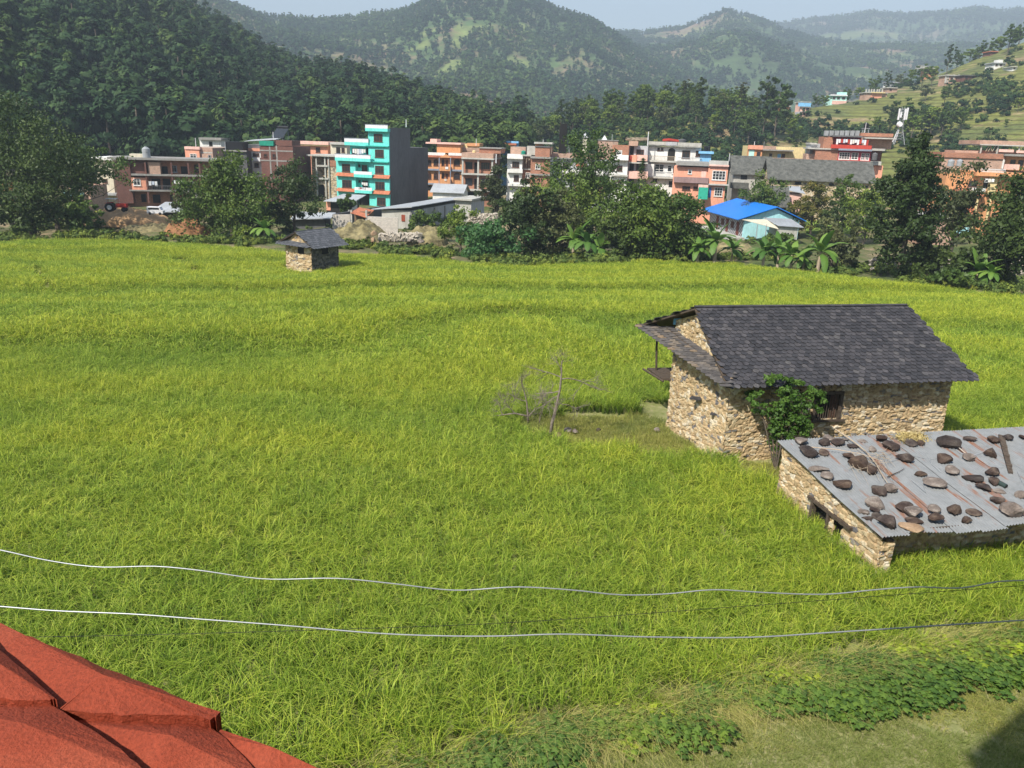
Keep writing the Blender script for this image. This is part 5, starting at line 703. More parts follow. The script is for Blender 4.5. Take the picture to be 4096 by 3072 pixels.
def wallpx(label, pts, Y, hgt, mat, name='wall', th=.3, y2=None, zf=-3.4):
    a_ = at(pts[0][0], pts[0][1], Y); b_ = at(pts[1][0], pts[1][1], y2 or Y); d = b_-a_; L = math.hypot(d[0], d[1]); o = MB().add([(0, 0, -hgt), (L, 0, d[2]-hgt), (L, th, d[2]-hgt), (0, th, -hgt), (0, 0, 0), (L, 0, d[2]), (L, th, d[2]), (0, th, 0)], [(0, 1, 5, 4), (1, 2, 6, 5), (2, 3, 7, 6), (3, 0, 4, 7), (4, 5, 6, 7), (3, 2, 1, 0)]).build(name, mat); o.location = [float(q) for q in a_]; o.rotation_euler[2] = math.atan2(d[1], d[0]); return tag(o, label, 'wall')
PALEB = brickm((.50, .44, .38), (.62, .60, .55), dark=.2)
wallpx('whitewashed low brick wall in front of the block shed', [(K3+Q*662, 450+Q*1255), (K3+Q*1028, 450+Q*1268)], 118, 3.2, PALEB, 'brick_wall'); wallpx('short pale brick wall left of the sandy mound', [(K3+Q*238, 450+Q*1232), (K3+Q*452, 450+Q*1230)], 126, 3, PALEB, 'brick_wall'); wallpx('dark grey yard wall running up to the block shed', [(K3+Q*260, 450+Q*1225), (K3+Q*880, 450+Q*1125)], 128, 3, CONC_D, 'yard_wall', y2=146)
h = House('lean_to', 'ruined lean to with rusty sheets between the pale brick walls', K3, 475, 1195, 645, 124, -12, 3, WOOD, zb=-3.4, inset=.9); u0, u1, z0, z1 = h.rect(470, 1190, 655, 1225); MB().slab([(u0, -.5, z0+.2), (u1, -.5, z0-.4), (u1, 3, z1), (u0, 3, z1+.3)], .06).build('roof', TILE, h.root); h.posts([465, 645], 1180, 1330, .3, .25, CONC_L)
h = House('white_shed', 'low white shed with a grey roof below the orange building', K3, 1450, 955, 1805, 168, -6, 7, WHITE, zb=-3.3); h.gable(-.5, h.W+.5, -.6, 7.6, h.top, h.top+1.5, TIN_F, 'u', .12, .5, WHITE)
h = House('block_hut', 'small concrete block hut with a slab roof left of the slender tree', K3, 1725, 1062, 1912, 136, -16, 7, CONC_L, zb=-3.3); h.blk('roof', 1700, 1040, 1925, 1062, .6, 7.6, CONC_L); MB().box(h.W+.003, h.W+.04, .02, 6.95, -1, h.top).build('side_wall', GREYW, h.root)
tank(K4+Q*425, 450+Q*1283, 450+Q*1400, 27, 112, 'blue black water tank standing on the ground by the rubble', paint((.03, .045, .06), .2)); tank(K5+Q*130, 450+Q*1015, 450+Q*1090, 17, 132, 'black tank with a blue pipe behind the dense trees', BLACKP)
h = House('long_tin_shed', 'long low shed with a grey sheet roof below the brick flats', K1, 1835, 1175, 2290, 135, 4, 6, DARKIN, zb=-3.3); u0, u1, z0, z1 = h.rect(1830, 1112, 2310, 1205); MB().slab([(u0, -1, z0+.2), (u1, -1, z0+.2), (u1+.5, 5, z1), (u0+.5, 5, z1)], .12).build('roof', TIN_F, h.root)
h = House('tin_shed', 'low grey sheet roofed shed half hidden behind the open tree', K2, 1560, 1275, 1960, 128, 3, 5, CONC_D, zb=-3.3); u0, u1, z0, z1 = h.rect(1550, 1228, 2040, 1285); MB().slab([(u0, -.8, z0), (u1, -.8, z0+.3), (u1, 4, z1), (u0, 4, z1)], .12).build('roof', TIN_F, h.root)
h = House('brick_shed', 'tan brick shed behind the trees at far left', K1, 835, 875, 1075, 140, 0, 6, BRICK_P, zb=-3.3); h.blk('roof', 770, 965, 940, 1005, 2, 0, SKYP); h = House('cream_house', 'cream house glimpsed between trees at far left', K1, 1130, 560, 1340, 160, 5, 8, CREAM); h.blk('roof', 1100, 540, 1345, 575, .8, 8, WHITE); h.win(1240, 800, 1290, 850); h.blk('awning', 1180, 975, 1400, 1000, 2, 0, TIN_F)
h = House('temple_roof_house', 'small orange house with a pink pyramid roof at far left', K1, 915, 382, 1015, 235, 0, 6, ORANGE, zb=-3.2); w2 = h.W/2; MB().add([(-1, -1, h.top), (h.W+1, -1, h.top), (h.W+1, 7, h.top), (-1, 7, h.top), (w2, 3, h.top+3)], [(0, 1, 4), (1, 2, 4), (2, 3, 4), (3, 0, 4), (3, 2, 1, 0)]).build('roof', PINK_L, h.root)
h = House('brown_house', 'brown house with a low grey roof behind the left trees', K1, 1150, 430, 1320, 215, 0, 8, BRICK_D); h.blk('roof', 1135, 405, 1325, 435, .7, 8.5, TIN_F)
h = House('orange_wall_house', 'small orange roofed house peeping through the leftmost trees', K1, 30, 860, 130, 150, 0, 6, ORANGE, zb=-3.2); h.blk('roof', 20, 855, 140, 880, .8, 6, TILE)
# tractor and parked van
P = at(K1+Q*1420, 450+Q*1195, 116); root = empty('tractor', (P[0], P[1], P[2]), rad(12), 'small red tractor parked by the orange earth bank', 'tractor'); root.scale = (.8, .8, .8)
b = MB(); b.box(-.2, 1.7, -.42, .42, .75, 1.45); b.box(1.7, 1.78, -.35, .35, .8, 1.35); b.build('bonnet', REDB, root); b = MB(); b.box(-1.7, -.2, -.3, .3, .7, 1.0); b.box(-1.2, -.7, -.3, .3, 1.0, 1.15); b.box(-1.35, -1.2, -.3, .3, 1.0, 1.6); b.build('seat', BLACKP, root)
for y in (-.75, .75): b = MB().tube([(-1.1, y-.18, .8), (-1.1, y+.18, .8)], .8, 20); b.build('wheel', BLACKP, root); MB().tube([(-1.1, y-.19, .8), (-1.1, y+.19, .8)], .42, 14).build('hub', WPAINT, root.children[-1]); MB().tube([(1.2, y*.8-.1, .42), (1.2, y*.8+.1, .42)], .42, 16).build('wheel', BLACKP, root); MB().slab([(-1.8, y-.2, 1.55), (-.4, y-.2, 1.7), (-.4, y+.2, 1.7), (-1.8, y+.2, 1.55)], .06).build('mudguard', REDB, root)
MB().tube([(.5, 0, 1.4), (.5, 0, 2.2)], .04, 6).build('exhaust', METAL, root); MB().slab([(-1.7, -.9, 2.3), (.1, -.9, 2.3), (.1, .9, 2.3), (-1.7, .9, 2.3)], .08).build('canopy', TIN_F, root); b = MB(); [b.tube([(x, y, 1), (x, y, 2.25)], .03, 5) for x in (-1.5, 0) for y in (-.7, .7)]; b.build('canopy_posts', METAL, root)
P = at(K1+Q*1885, 450+Q*1232, 116); root = empty('parked_van', (P[0], P[1], P[2]), rad(5), 'small white van parked at the end of the grey sheet roof', 'van'); root.scale = (.62, .62, .62); b = MB(); b.prism([(-1.8, -.8, .35), (1.8, -.8, .35), (1.8, -.8, 1.0), (1.45, -.8, 1.15), (1.1, -.8, 1.8), (-1.75, -.8, 1.85), (-1.8, -.8, 1.2)], (0, 1.6, 0)); b.build('body', WPAINT, root); MB().box(-1.5, 1.0, -.81, -.79, 1.2, 1.65).build('side_window', GLASS, root)
for x in (-1.1, 1.15):
    for y in (-.8, .8): MB().tube([(x, y-.1, .32), (x, y+.1, .32)], .32, 14).build('wheel', BLACKP, root)
# --- pale blue house with the bright blue roof
BLUER = paint((.015, .19, .68), .06, .4); STRIPE, _n, _b = newmat('striped_sheet'); _tc = N(_n, 'ShaderNodeTexCoord'); _w = N(_n, 'ShaderNodeTexWave'); _w.wave_type = 'BANDS'; _w.bands_direction = 'DIAGONAL'; _w.inputs['Scale'].default_value = .85; _n.links.new(_tc.outputs['Object'], _w.inputs[0]); _r_ = ramp(_n, _w.outputs[0], [(.45, (.10, .09, .09)), (.55, (.42, .44, .46))]); _n.links.new(_r_.outputs[0], _b.inputs['Base Color'])
Yb = 133.; Pc = at(K6+Q*232, 450+Q*1500, Yb); zc = float(Pc[2]); a_g = rad(8)
h = House('blue_roofed_house', 'pale blue house with a bright blue pitched roof and striped long side', K6, 243, 1260, 905, Yb, 6, 16, SKYP, zb=zc); ze = h.top
L_ = 19.0; dirb = np.array([-math.sin(h.a), math.cos(h.a)])
for ch in list(h.root.children): bpy.data.objects.remove(ch)
LL = 17.0; MB().box(0, h.W, 0, LL, -1.5, ze-.3).build('wall', SKYP, h.root); MB().box(-.06, -.004, .4, LL-.1, -1.5, ze-.31).build('striped_side', STRIPE, h.root)
ur, zr = h.uz(615, 1140); h.gable(-1.5, h.W+.9, -.7, LL+.8, ze-.35, zr+.1, BLUER, 'v', .12, .9, None, rpos=(ur+1.5)/(h.W+2.4)); MB().prism([(0.02, .001, ze-.3), (ur, .001, zr-.25), (h.W-.02, .001, ze-.3)], (0, LL-.1, 0)).build('gable', SKYP, h.root)
for y in (2.0, 7.0, 12.0): MB().box(-.12, -.062, y, y+1.1, 0, 2.2).build('door', paint((.16, .05, .035), .3), h.root)
for y in (4.4, 9.2): MB().box(-.11, -.062, y, y+1.4, .9, 2.0).build('window', WOODF, h.root)
MB().box(-3, -.07, -1, LL, -.5, -.05).build('plinth', CONC_L, h.root)
b = MB(); 
h2 = House('block_annex', 'small block annex with pale sheet roofs in front of the pale blue gable', K6, 660, 1380, 885, 128, 6, 4, CONC_L, zb=float(at(K6+Q*600, 450+Q*1490, 128)[2])); u0, u1, z0, z1 = h2.rect(500, 1308, 950, 1378); um = h2.uz(640, 1310)[0]; MB().slab([(um, -.4, z0+.2), (u1, -.4, z0), (u1-.3, 4, z1), (um-.8, 4, z1+.1)], .08).build('roof', METAL, h2.root); u0b = h2.uz(290, 1335)[0]; MB().slab([(u0b, .2, z0+.75), (um, -.6, z0-.3), (um, 3.5, z1-.1), (u0b, 3.0, z1-.2)], .06).build('canopy', CREAM, h2.root); h2.posts([395, 505], 1350, 1520, .2, .1, METAL)
h = House('grey_roofed_hut', 'small dark slate roofed hut behind the blue roof', K6, 470, 1120, 740, 146, -8, 6, DARKIN, zb=-3.2); h.gable(-.6, h.W+.6, -.6, 6.6, h.top-.1, h.top+3.4, SLATE_F, 'u', .14, .6, WOOD)
h = House('pink_hut', 'small pink hut with a pale sheet roof and red washing', K6, 755, 975, 930, 150, -8, 5, PINK_L, zb=-3.2); u0, u1, z0, z1 = h.rect(715, 905, 970, 970); MB().slab([(u0, -.6, z0+.6), (u1, -.6, z0), (u1, 5, z1), (u0+.6, 5, z1)], .1).build('roof', TIN_F, h.root); wash(h, 610, 935, 700, 1000, .4, 3, 'beside the small pink hut', [0, 3, 0]); h.blk('wall', 580, 915, 720, 1010, -.5, 4, WHITE)
# --- hillside houses, pixel rectangles in the crop 3000,100 (0.4955)
C8 = (3000, 100, .4955)
def hillhouse(name, label, x0, y0, x1, y1, mat, storeys, wins, roofm=CONC_L, a=0, extra=None):
    X = C8[0]+C8[2]*(x0+x1)/2; P, r = hill_at(X, C8[1]+C8[2]*y1); h = House(name, label, 0, x0, y0, x1, float(P[1]), a, 7, mat, zb=float(P[2])-1.0, crop=C8); H_ = (y1-y0)/storeys
    for i in range(storeys): h.blk('roof' if i == 0 else 'floor_slab', x0-4, y0+i*H_-2, x1+4, y0+i*H_+5, .7, 7 if i == 0 else .1, roofm)
    for k, w_ in enumerate(wins): h.win(*w_, n=2)
    return h
hillhouse('hill_house', 'small orange house half hidden at the left foot of the hillside', 255, 628, 330, 680, ORANGE, 2, [(275, 640, 290, 650), (300, 642, 318, 652), (270, 662, 285, 674)])
h = hillhouse('hill_house', 'three storey pink hillside house with a blue top floor', 415, 620, 490, 738, PINK_L, 3, [(430, 668, 445, 688), (455, 668, 475, 688), (430, 708, 445, 725), (455, 708, 475, 725)]); h.blk('top_floor', 395, 628, 495, 658, .8, .0, BLUEP); h.blk('wall', 395, 700, 414, 735, 0, 5, GREYW)
h = hillhouse('hill_house', 'pale green flat roofed hillside house with a roof room', 655, 570, 785, 610, MINT, 1, [(670, 582, 690, 598), (705, 582, 725, 598), (745, 582, 770, 598)], MINT); h.blk('roof_room', 728, 542, 785, 572, -1, 5, MINT); h.blk('wall', 665, 612, 780, 642, .2, 6, PINK_L); h.blk('parapet', 650, 562, 790, 572, .9, -.7, WPAINT)
h = hillhouse('unfinished_house', 'unfinished brick hillside house with bare pillars on its roof', 938, 545, 1110, 592, BRICK_P, 1, [(1000, 556, 1020, 574), (1035, 556, 1060, 586)]); h.blk('room', 985, 548, 1070, 592, .5, 1, PINK); h.blk('roof', 985, 542, 1095, 550, 1.6, 3, YELP); h.posts([942, 965, 985, 1005, 1030, 1048, 1072], 516, 545, -.2, .5, CONC_L)
hillhouse('hill_house', 'plain brick box house right of the unfinished one on the hillside', 1112, 505, 1192, 545, BRICK_P, 1, [(1130, 515, 1145, 530)])
h = hillhouse('hill_house', 'orange hillside house with two storeys of dark windows and flat roof', 1435, 350, 1520, 410, ORANGE, 2, [(1448, 358, 1462, 372), (1470, 358, 1485, 372), (1495, 358, 1508, 372), (1448, 385, 1462, 400), (1475, 385, 1490, 400)]); h.blk('parapet', 1400, 335, 1525, 352, 1.2, 6, CONC_L)
h = hillhouse('unfinished_house', 'long unfinished brick hillside walls above a bare orange slope', 1590, 405, 1715, 462, BRICK_P, 1, [(1620, 425, 1640, 440)]); h.posts([1590, 1605, 1650, 1690], 400, 470, .1, .6, CONC_L)
h = hillhouse('hill_house', 'open fronted hillside house with a grey roof right of the brick walls', 1725, 405, 1830, 440, BRICK_D, 1, [(1740, 415, 1760, 435), (1790, 415, 1810, 435)], SLATE_F)
h = hillhouse('hill_house', 'white hillside house near the top right corner', 1972, 305, 2065, 345, WHITE, 1, [(1985, 315, 2000, 330), (2020, 315, 2035, 330)], TIN_F); h.blk('roof_room', 2010, 280, 2045, 306, 0, 4, WHITE)
hillhouse('hill_house', 'tiny white box house at the right edge of the hillside', 2122, 335, 2158, 366, WHITE, 1, [(2130, 343, 2142, 355)])
hillhouse('hill_house', 'small red roofed hut at the top of the hillside', 1945, 212, 2005, 235, BRICK_D, 1, [(1960, 220, 1975, 230)], TILE); hillhouse('hill_house', 'small grey roofed house above the unfinished hillside house', 1125, 462, 1235, 482, WHITE, 1, [(1150, 468, 1165, 478)], TIN_F)
# --- far farmhouses among the woods of the middle hill
for i, (sx, sy, w_, c_, lab) in enumerate([(1270, 75, 14, WHITE, 'tiny white farmhouse on the far skyline'), (1400, 78, 12, CREAM, 'second tiny farmhouse on the far skyline'), (1175, 332, 26, WHITE, 'white roofed farmhouse in the gap of the left forest'), (1935, 462, 22, CREAM, 'cream farmhouse left of the valley road'), (1995, 465, 34, WHITE, 'long white farmhouse on the valley floor'), (2035, 462, 20, WHITE, 'small white farmhouse at the end of the valley row'), (1885, 520, 14, WHITE, 'white dot of a hut among the valley terraces'), (2180, 470, 16, CREAM, 'cream farmhouse under the middle hill'), (1560, 488, 26, CREAM, 'brown thatched farmhouse above the turquoise block')]):
    hl = h_mid if sy < 300 or sx in (1175,) else h_valley
    if sx == 1560: hl = h_left
    P, r = hill_at(sx, sy+8, hl); w_ = w_/FPX*r; root = empty('farmhouse', [float(q) for q in P], rk.uniform(-.4, .4), lab, 'farmhouse'); MB().box(-w_/2, w_/2, -w_*.3, w_*.3, -2, w_*.32).build('wall', c_, root); b = MB(); b.slab([(-w_*.58, -w_*.4, w_*.28), (w_*.58, -w_*.4, w_*.28), (w_*.58, 0, w_*.55), (-w_*.58, 0, w_*.55)], .2); b.slab([(w_*.58, w_*.4, w_*.28), (-w_*.58, w_*.4, w_*.28), (-w_*.58, 0, w_*.548), (w_*.58, 0, w_*.548)], .2); b.build('roof', TIN_F if i != 8 else WOOD, root)
# ---------------------------------------------------------------- stone houses of the field
STONE = vramp('field_stone', [(0, (.13, .125, .13)), (.08, (.22, .21, .20)), (.15, (.38, .28, .16)), (.5, (.47, .35, .20)), (.75, (.55, .45, .29)), (1, (.64, .57, .45))], .95, 9, .35, edge=(.34, .23, .13), bmp=.012)
SLATEM = vramp('slate', [(0, (.030, .030, .035)), (.35, (.046, .045, .051)), (.65, (.068, .064, .070)), (.85, (.084, .079, .082)), (.97, (.105, .10, .10)), (1, (.13, .10, .075))], .7, 5, .45, spec=.35, bmp=.006)
MUD = vramp('mud', [(0, (.20, .14, .08)), (1, (.3, .2, .12))], scale=3); DWOOD = vramp('old_wood', [(0, (.06, .045, .035)), (1, (.13, .10, .075))], scale=8, amt=.5, bmp=.01)
def rubble(name, p0, p1, zb, top, parent, holes=(), step=.05, seed=0, sw=.25, sh=.115, amp=.06, org=(0, 0, 0), mat=None):
    """wall face of separate stones: a fine grid pushed in and out stone by stone; top(u) gives the height along it"""
    p0 = np.array(p0, float); p1 = np.array(p1, float); L = np.linalg.norm(p1-p0); d = (p1-p0)/L; n = np.array([d[1], -d[0]]); nu = int(L/step)+2; zt = max(top(0), top(L), top(L/2)); nv = int((zt-zb)/step)+2
    U, T = np.meshgrid(np.linspace(0, L, nu), np.linspace(0, 1, nv)); H = np.vectorize(top)(U); Z = zb+(H-zb)*T; wu = U+.08*(fbm(U*3, Z*3, seed+2, 2)-.5); wz = Z+.06*(fbm(U*2.5, Z*4, seed+3, 2)-.5)+.02*U*0
    c, e = cells(wu/sw, wz/sh, seed); off = (c*7.13 % 1-.5)*amp-.06*(1-S(e/.16))+.03*(fbm(U*14, Z*14, seed+4, 3)-.5); X = p0[0]+d[0]*U+n[0]*off; Y = p0[1]+d[1]*U+n[1]*off
    i = np.arange(nu*nv).reshape(nv, nu); F = np.stack([i[:-1, :-1], i[:-1, 1:], i[1:, 1:], i[1:, :-1]], -1).reshape(-1, 4)
    Uc = (U[:-1, :-1]+U[1:, 1:]).ravel()/2; Zc = (Z[:-1, :-1]+Z[1:, 1:]).ravel()/2; k = np.ones(len(F), bool)
    for u0, u1, z0, z1 in holes: k &= ~((Uc > u0) & (Uc < u1) & (Zc > z0) & (Zc < z1))
    me = npmesh(name, np.stack([X, Y, Z], -1).reshape(-1, 3)-np.array(org), [F[k]], [mat or STONE], attrs={'v': c.ravel(), 'e': e.ravel()}, smooth=False); return mobj(name, me, parent)
def slates(name, A, B, C, D, rows, cols, parent, seed=0, org=(0, 0, 0), mat=None, diag=.5):
    """A,B ridge edge; D,C eave edge (left, right); single overlapping slates"""
    rng = np.random.default_rng(seed); A, B, C, D = [np.array(q, float)-np.array(org) for q in (A, B, C, D)]; nrm = np.cross(B-A, D-A); nrm /= np.linalg.norm(nrm); nrm = -nrm if nrm[2] < 0 else nrm; V = []; a = []
    dn = ((D-A)+(C-B))/2; hl = np.linalg.norm(dn)/rows; dn = dn/np.linalg.norm(dn)
    for r in range(rows+1):
        for c in range(-1, cols+1):
            u = (c+.5+(diag*r) % 1+rng.uniform(-.06, .06))/cols; v = (r+.5)/(rows+.3)
            if u < .0 or u > 1.0: continue
            tp = A+(B-A)*u; bt = D+(C-D)*u; P = tp+(bt-tp)*v; wd = np.linalg.norm((B-A)*(1-v)+(C-D)*v)/cols; ex = (B-A)/np.linalg.norm(B-A)
            if wd*.5 > u*wd*cols+.35*wd or wd*.5 > (1-u)*wd*cols+.35*wd: wd *= .8
            an = rng.normal(0, .05); e1 = ex*math.cos(an)+dn*math.sin(an); e2 = -ex*math.sin(an)+dn*math.cos(an); w_ = wd*.51*rng.uniform(.92, 1.02); h_ = hl*.80*rng.uniform(.93, 1.05); lift = .012+rng.uniform(0, .014)
            P = P+nrm*.02; top = [P-e1*w_-e2*h_, P+e1*w_-e2*h_, P+e1*w_*rng.uniform(.85, 1)+e2*h_*.50+nrm*(lift+.03), P+e1*w_*.10+e2*h_*1.12+nrm*(lift+.03), P-e1*w_*rng.uniform(.85, 1)+e2*h_*.78+nrm*(lift+.03)]
            V += top+[q-nrm*.022 for q in top]; a += [rng.beta(1.6, 2.2)]*10
    n = len(V)//10; b_ = np.arange(n)[:, None]*10; F5 = b_+np.array([[0, 4, 3, 2, 1]]); F4 = np.concatenate([b_+np.array([[i, (i+1) % 5, (i+1) % 5+5, i+5]]) for i in range(5)]); me = npmesh(name, np.array(V), [F5[:, ::-1], F4], [mat or SLATEM], attrs={'v': np.array(a)}); return mobj(name, me, parent)
O = (8.3, 28.75, 0.0); OV = np.array(O)
sh = empty('stone_farmhouse', O, label='tan rubble stone farmhouse with a dark slate roof standing in the rice', cat='house')
W1 = (8.35, 28.75); W2 = (17.87, 30.72); W3 = (16.7, 35.1); W4 = (6.92, 33.05)
lenL = math.hypot(W4[0]-W1[0], W4[1]-W1[1])
rubble('front_wall', W1, W2, -.6, lambda u: 3.36, sh, holes=[(3.72, 4.85, 1.72, 2.80)], seed=1, org=O); rubble('gable_wall', W4, W1, -.6, lambda u: (4.75+(lenL*.45 > u)*(5.5-4.75)*min(1, u/(lenL*.45)) if u < lenL*.45 else 5.5-(u-lenL*.45)/(lenL*.55)*2.15), sh, seed=2, org=O, sw=.21, sh=.15); rubble('end_wall', W2, W3, -.6, lambda u: 3.3+min(u, 4.5-u if u > 2.3 else u)*.7, sh, seed=3, org=O, step=.08)
def loc3(p, z): return (p[0]-O[0], p[1]-O[1], z)
b = MB(); ins = [(W1[0]+.16, W1[1]+.19), (W2[0]-.16, W2[1]+.13), (W3[0]-.1, W3[1]-.1), (W4[0]+.16, W4[1]-.1)]; b.prism([loc3(p, -.6) for p in ins], (0, 0, 3.92)); b.prism([loc3((7.55, 31.05), 3.3), loc3((8.35, 29.0), 3.3), loc3((7.95, 30.9), 5.3), loc3((7.15, 32.9), 4.6), loc3((7.15, 32.9), 3.3)], (9.1, 1.9, 0)); b.build('core', MUD, sh)
E1 = gz(2907, 1543, 3.4); E2 = gz(3910, 1513, 3.4); RL = gz(2778, 1230, 5.7); RRr = gz(3626, 1223, 5.7); BL = at(2554, 1299, 35.1); BR = RRr+(BL-RL)*np.array([.4, 1, 1])
slates('front_slope', RL, RRr, E2, E1, 22, 42, sh, 5, O); slates('back_slope', RRr, RL, BL, BR, 12, 28, sh, 6, O)
b = MB(); b.slab([tuple(q-OV-np.array([0, 0, .02])) for q in (RL, E1, E2, RRr)], .07); b.slab([tuple(q-OV-np.array([0, 0, .03])) for q in (RL, RRr, BR, BL)], .07); b.build('roof_boards', DWOOD, sh)
P1 = gz(2924, 1492, 3.75); P2 = at(2683, 1309, 33.3); slates('side_eave', P2+np.array([.15, 0, .02]), P1+np.array([.1, 0, 0]), E1+np.array([0, 0, .01]), BL+np.array([0, 0, .02]), 4, 22, sh, 7, O, diag=.35, mat=vramp('slate_brown', [(0, (.06, .055, .055)), (.5, (.11, .10, .095)), (.8, (.17, .14, .11)), (1, (.28, .18, .09))], .7, 5, .45, spec=.35)); MB().slab([tuple(q-OV-np.array([0, 0, .03])) for q in (P2, P1, E1, BL)], .06).build('eave_boards', DWOOD, sh)
b = MB(); rr_ = RL-OV; r2 = RRr-OV; b.tube([tuple(rr_+np.array([0, 0, .03])), tuple(r2+np.array([0, 0, .03]))], .07, 6); b.build('ridge', SLATEM, sh)
dF = np.array([W2[0]-W1[0], W2[1]-W1[1]]); dF /= np.linalg.norm(dF); nF = np.array([dF[1], -dF[0]])
def fw(u, off, z): p = np.array(W1)+dF*u+nF*off; return (p[0]-O[0], p[1]-O[1], z)
def obox(bm_, u0, u1, o0, o1, z0, z1): bm_.prism([fw(u0, o0, z0), fw(u1, o0, z0), fw(u1, o1, z0), fw(u0, o1, z0)], (0, 0, z1-z0))
b = MB(); obox(b, 3.620, 3.740, -0.12, 0.05, 1.670, 2.850); obox(b, 4.740, 4.880, -0.12, 0.05, 1.670, 2.850); obox(b, 3.740, 4.740, -0.12, 0.05, 2.730, 2.850); obox(b, 3.470, 5.070, -0.12, 0.09, 1.590, 1.670); fr = b.build('window', DWOOD, sh); b = MB(); [b.tube([fw(3.82+i*.105, -.03, 1.67), fw(3.82+i*.105, -.03, 2.75)], .017, 5) for i in range(9)]; b.build('bars', DWOOD, fr); b = MB(); obox(b, 3.740, 4.740, -0.14, -0.125, 1.670, 2.730); b.build('opening', DARKIN, fr); b = MB(); obox(b, 4.400, 4.720, -0.12, -0.06, 1.680, 2.710); b.build('shutter', vramp('red_wood', [(0, (.09, .05, .035)), (1, (.12, .06, .04))], scale=8, amt=.5), fr)
# balcony and post at the back
pf = at(2625, 1480, 34.3); pt = at(2625, 1372, 34.3); b = MB().tube([tuple(pf-OV), tuple(pt-OV+np.array([0, 0, .35]))], .05, 6); b.build('veranda_post', DWOOD, sh)
zz = float(pf[2]); b = MB(); b.slab([(6.15-O[0], 34.6-O[1], zz), (6.55-O[0], 33.0-O[1], zz), (7.4-O[0], 33.0-O[1], zz), (16.5-O[0], 35.0-O[1], zz), (16.2-O[0], 36.6-O[1], zz)], .09); [b.tube([(6.0+i*.35-O[0], 34.75+i*.07-O[1], zz-.1), (6.6+i*.35-O[0], 32.9+i*.07-O[1], zz-.1)], .05, 5) for i in range(2)]; b.build('balcony_floor', DWOOD, sh)
b = MB(); 
for (x, y) in ((2790, 1590), (2873, 1652)): q = at(x, y, 30.6-(x-2790)*.012); b.slab([(q[0]-.35-O[0], q[1]-O[1]-.1, q[2]), (q[0]+.1-O[0], q[1]-O[1]-.2, q[2]), (q[0]+.2-O[0], q[1]-O[1]+.1, q[2]), (q[0]-.2-O[0], q[1]+.2-O[1], q[2])], .06)
b.build('ledge_stones', SLATEM, sh)
o = MB().slab([(0, 0, .32), (.3, -.1, .34), (.38, .15, .28), (.05, .25, .3)], .3).build('bundle', BLUEP); o.location = [float(q) for q in at(2692, 1300, 33.2)]; tag(o, 'blue cloth bundle tucked under the farmhouse gable', 'bundle')
# ---- hut in the middle distance
h = House('stone_hut', 'tiny two level stone hut with a slate roof far out in the rice', 0, 1140, 968, 1243, 77.8, -33, 3.6, MUD, zb=-1.75, crop=(0, 0, 1), wall=False)
Wd = h.W; zt = h.top+.0
hr = h.root; c_, s_ = math.cos(h.a), math.sin(h.a)
ru = Wd*.5; zr_ = h.uz(1180, 925)[1]
rubble('gable_wall', (0, 0), (Wd, 0), -1, lambda u: zt+(zr_-zt)*(1-abs(u-ru)/ru), hr, holes=[(Wd*.48, Wd*.72, zt-.95, zt-.1), (ru-.15, ru+.2, zt+.5, zt+.85)], seed=11, step=.1, sw=.35, sh=.2, amp=.08); rubble('side_wall', (Wd, 0), (Wd, 3.6), -1, lambda u: zt, hr, holes=[(1.4, 2.2, zt-1.0, zt-.1)], seed=12, step=.1, sw=.35, sh=.2, amp=.08, mat=vramp('shaded_stone', [(0, (.06, .06, .06)), (.5, (.12, .11, .09)), (1, (.22, .2, .17))], .95, 6, .4, edge=(.06, .05, .04)))  # side turned from the sun: its shade is put into darker stone colours
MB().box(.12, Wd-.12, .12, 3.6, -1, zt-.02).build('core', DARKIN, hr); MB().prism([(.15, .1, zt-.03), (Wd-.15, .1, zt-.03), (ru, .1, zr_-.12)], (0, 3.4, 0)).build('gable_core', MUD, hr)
SL_H = vramp('hut_slate', [(0, (.075, .08, .09)), (1, (.14, .145, .16))], .75, 3, .3); slates('roof_slope', (ru, -.25, zr_), (ru, 4.3, zr_), (Wd+.55, 4.3, zt-.12), (Wd+.55, -.45, zt-.12), 8, 14, hr, 13, mat=SL_H); slates('roof_slope', (ru, 4.3, zr_), (ru, -.25, zr_), (-.4, -.45, zt+.1), (-.4, 4.3, zt+.1), 8, 14, hr, 14, mat=SL_H); slates('side_eave', (-.3, -.02, zt+.2), (Wd+.2, -.02, zt+.12), (Wd+.5, -.55, zt-.1), (-.8, -.55, zt-.1), 3, 12, hr, 15, mat=SL_H)
b = MB(); b.slab([(ru, -.2, zr_-.03), (Wd+.5, -.4, zt-.15), (Wd+.5, 4.25, zt-.15), (ru, 4.25, zr_-.03)], .06); b.slab([(ru, -.2, zr_-.035), (ru, 4.25, zr_-.035), (-.36, 4.25, zt+.07), (-.36, -.4, zt+.07)], .06); b.slab([(-.3, 0, zt+.14), (Wd+.2, 0, zt+.07), (Wd+.45, -.5, zt-.14), (-.75, -.5, zt-.14)], .05); b.build('roof_boards', DWOOD, hr)
MB().slab([(-1.4, -.7, .4), (-.02, -.7, .4), (-.02, .3, .4), (-1.4, .3, .4)], .1).build('ledge', DWOOD, hr)
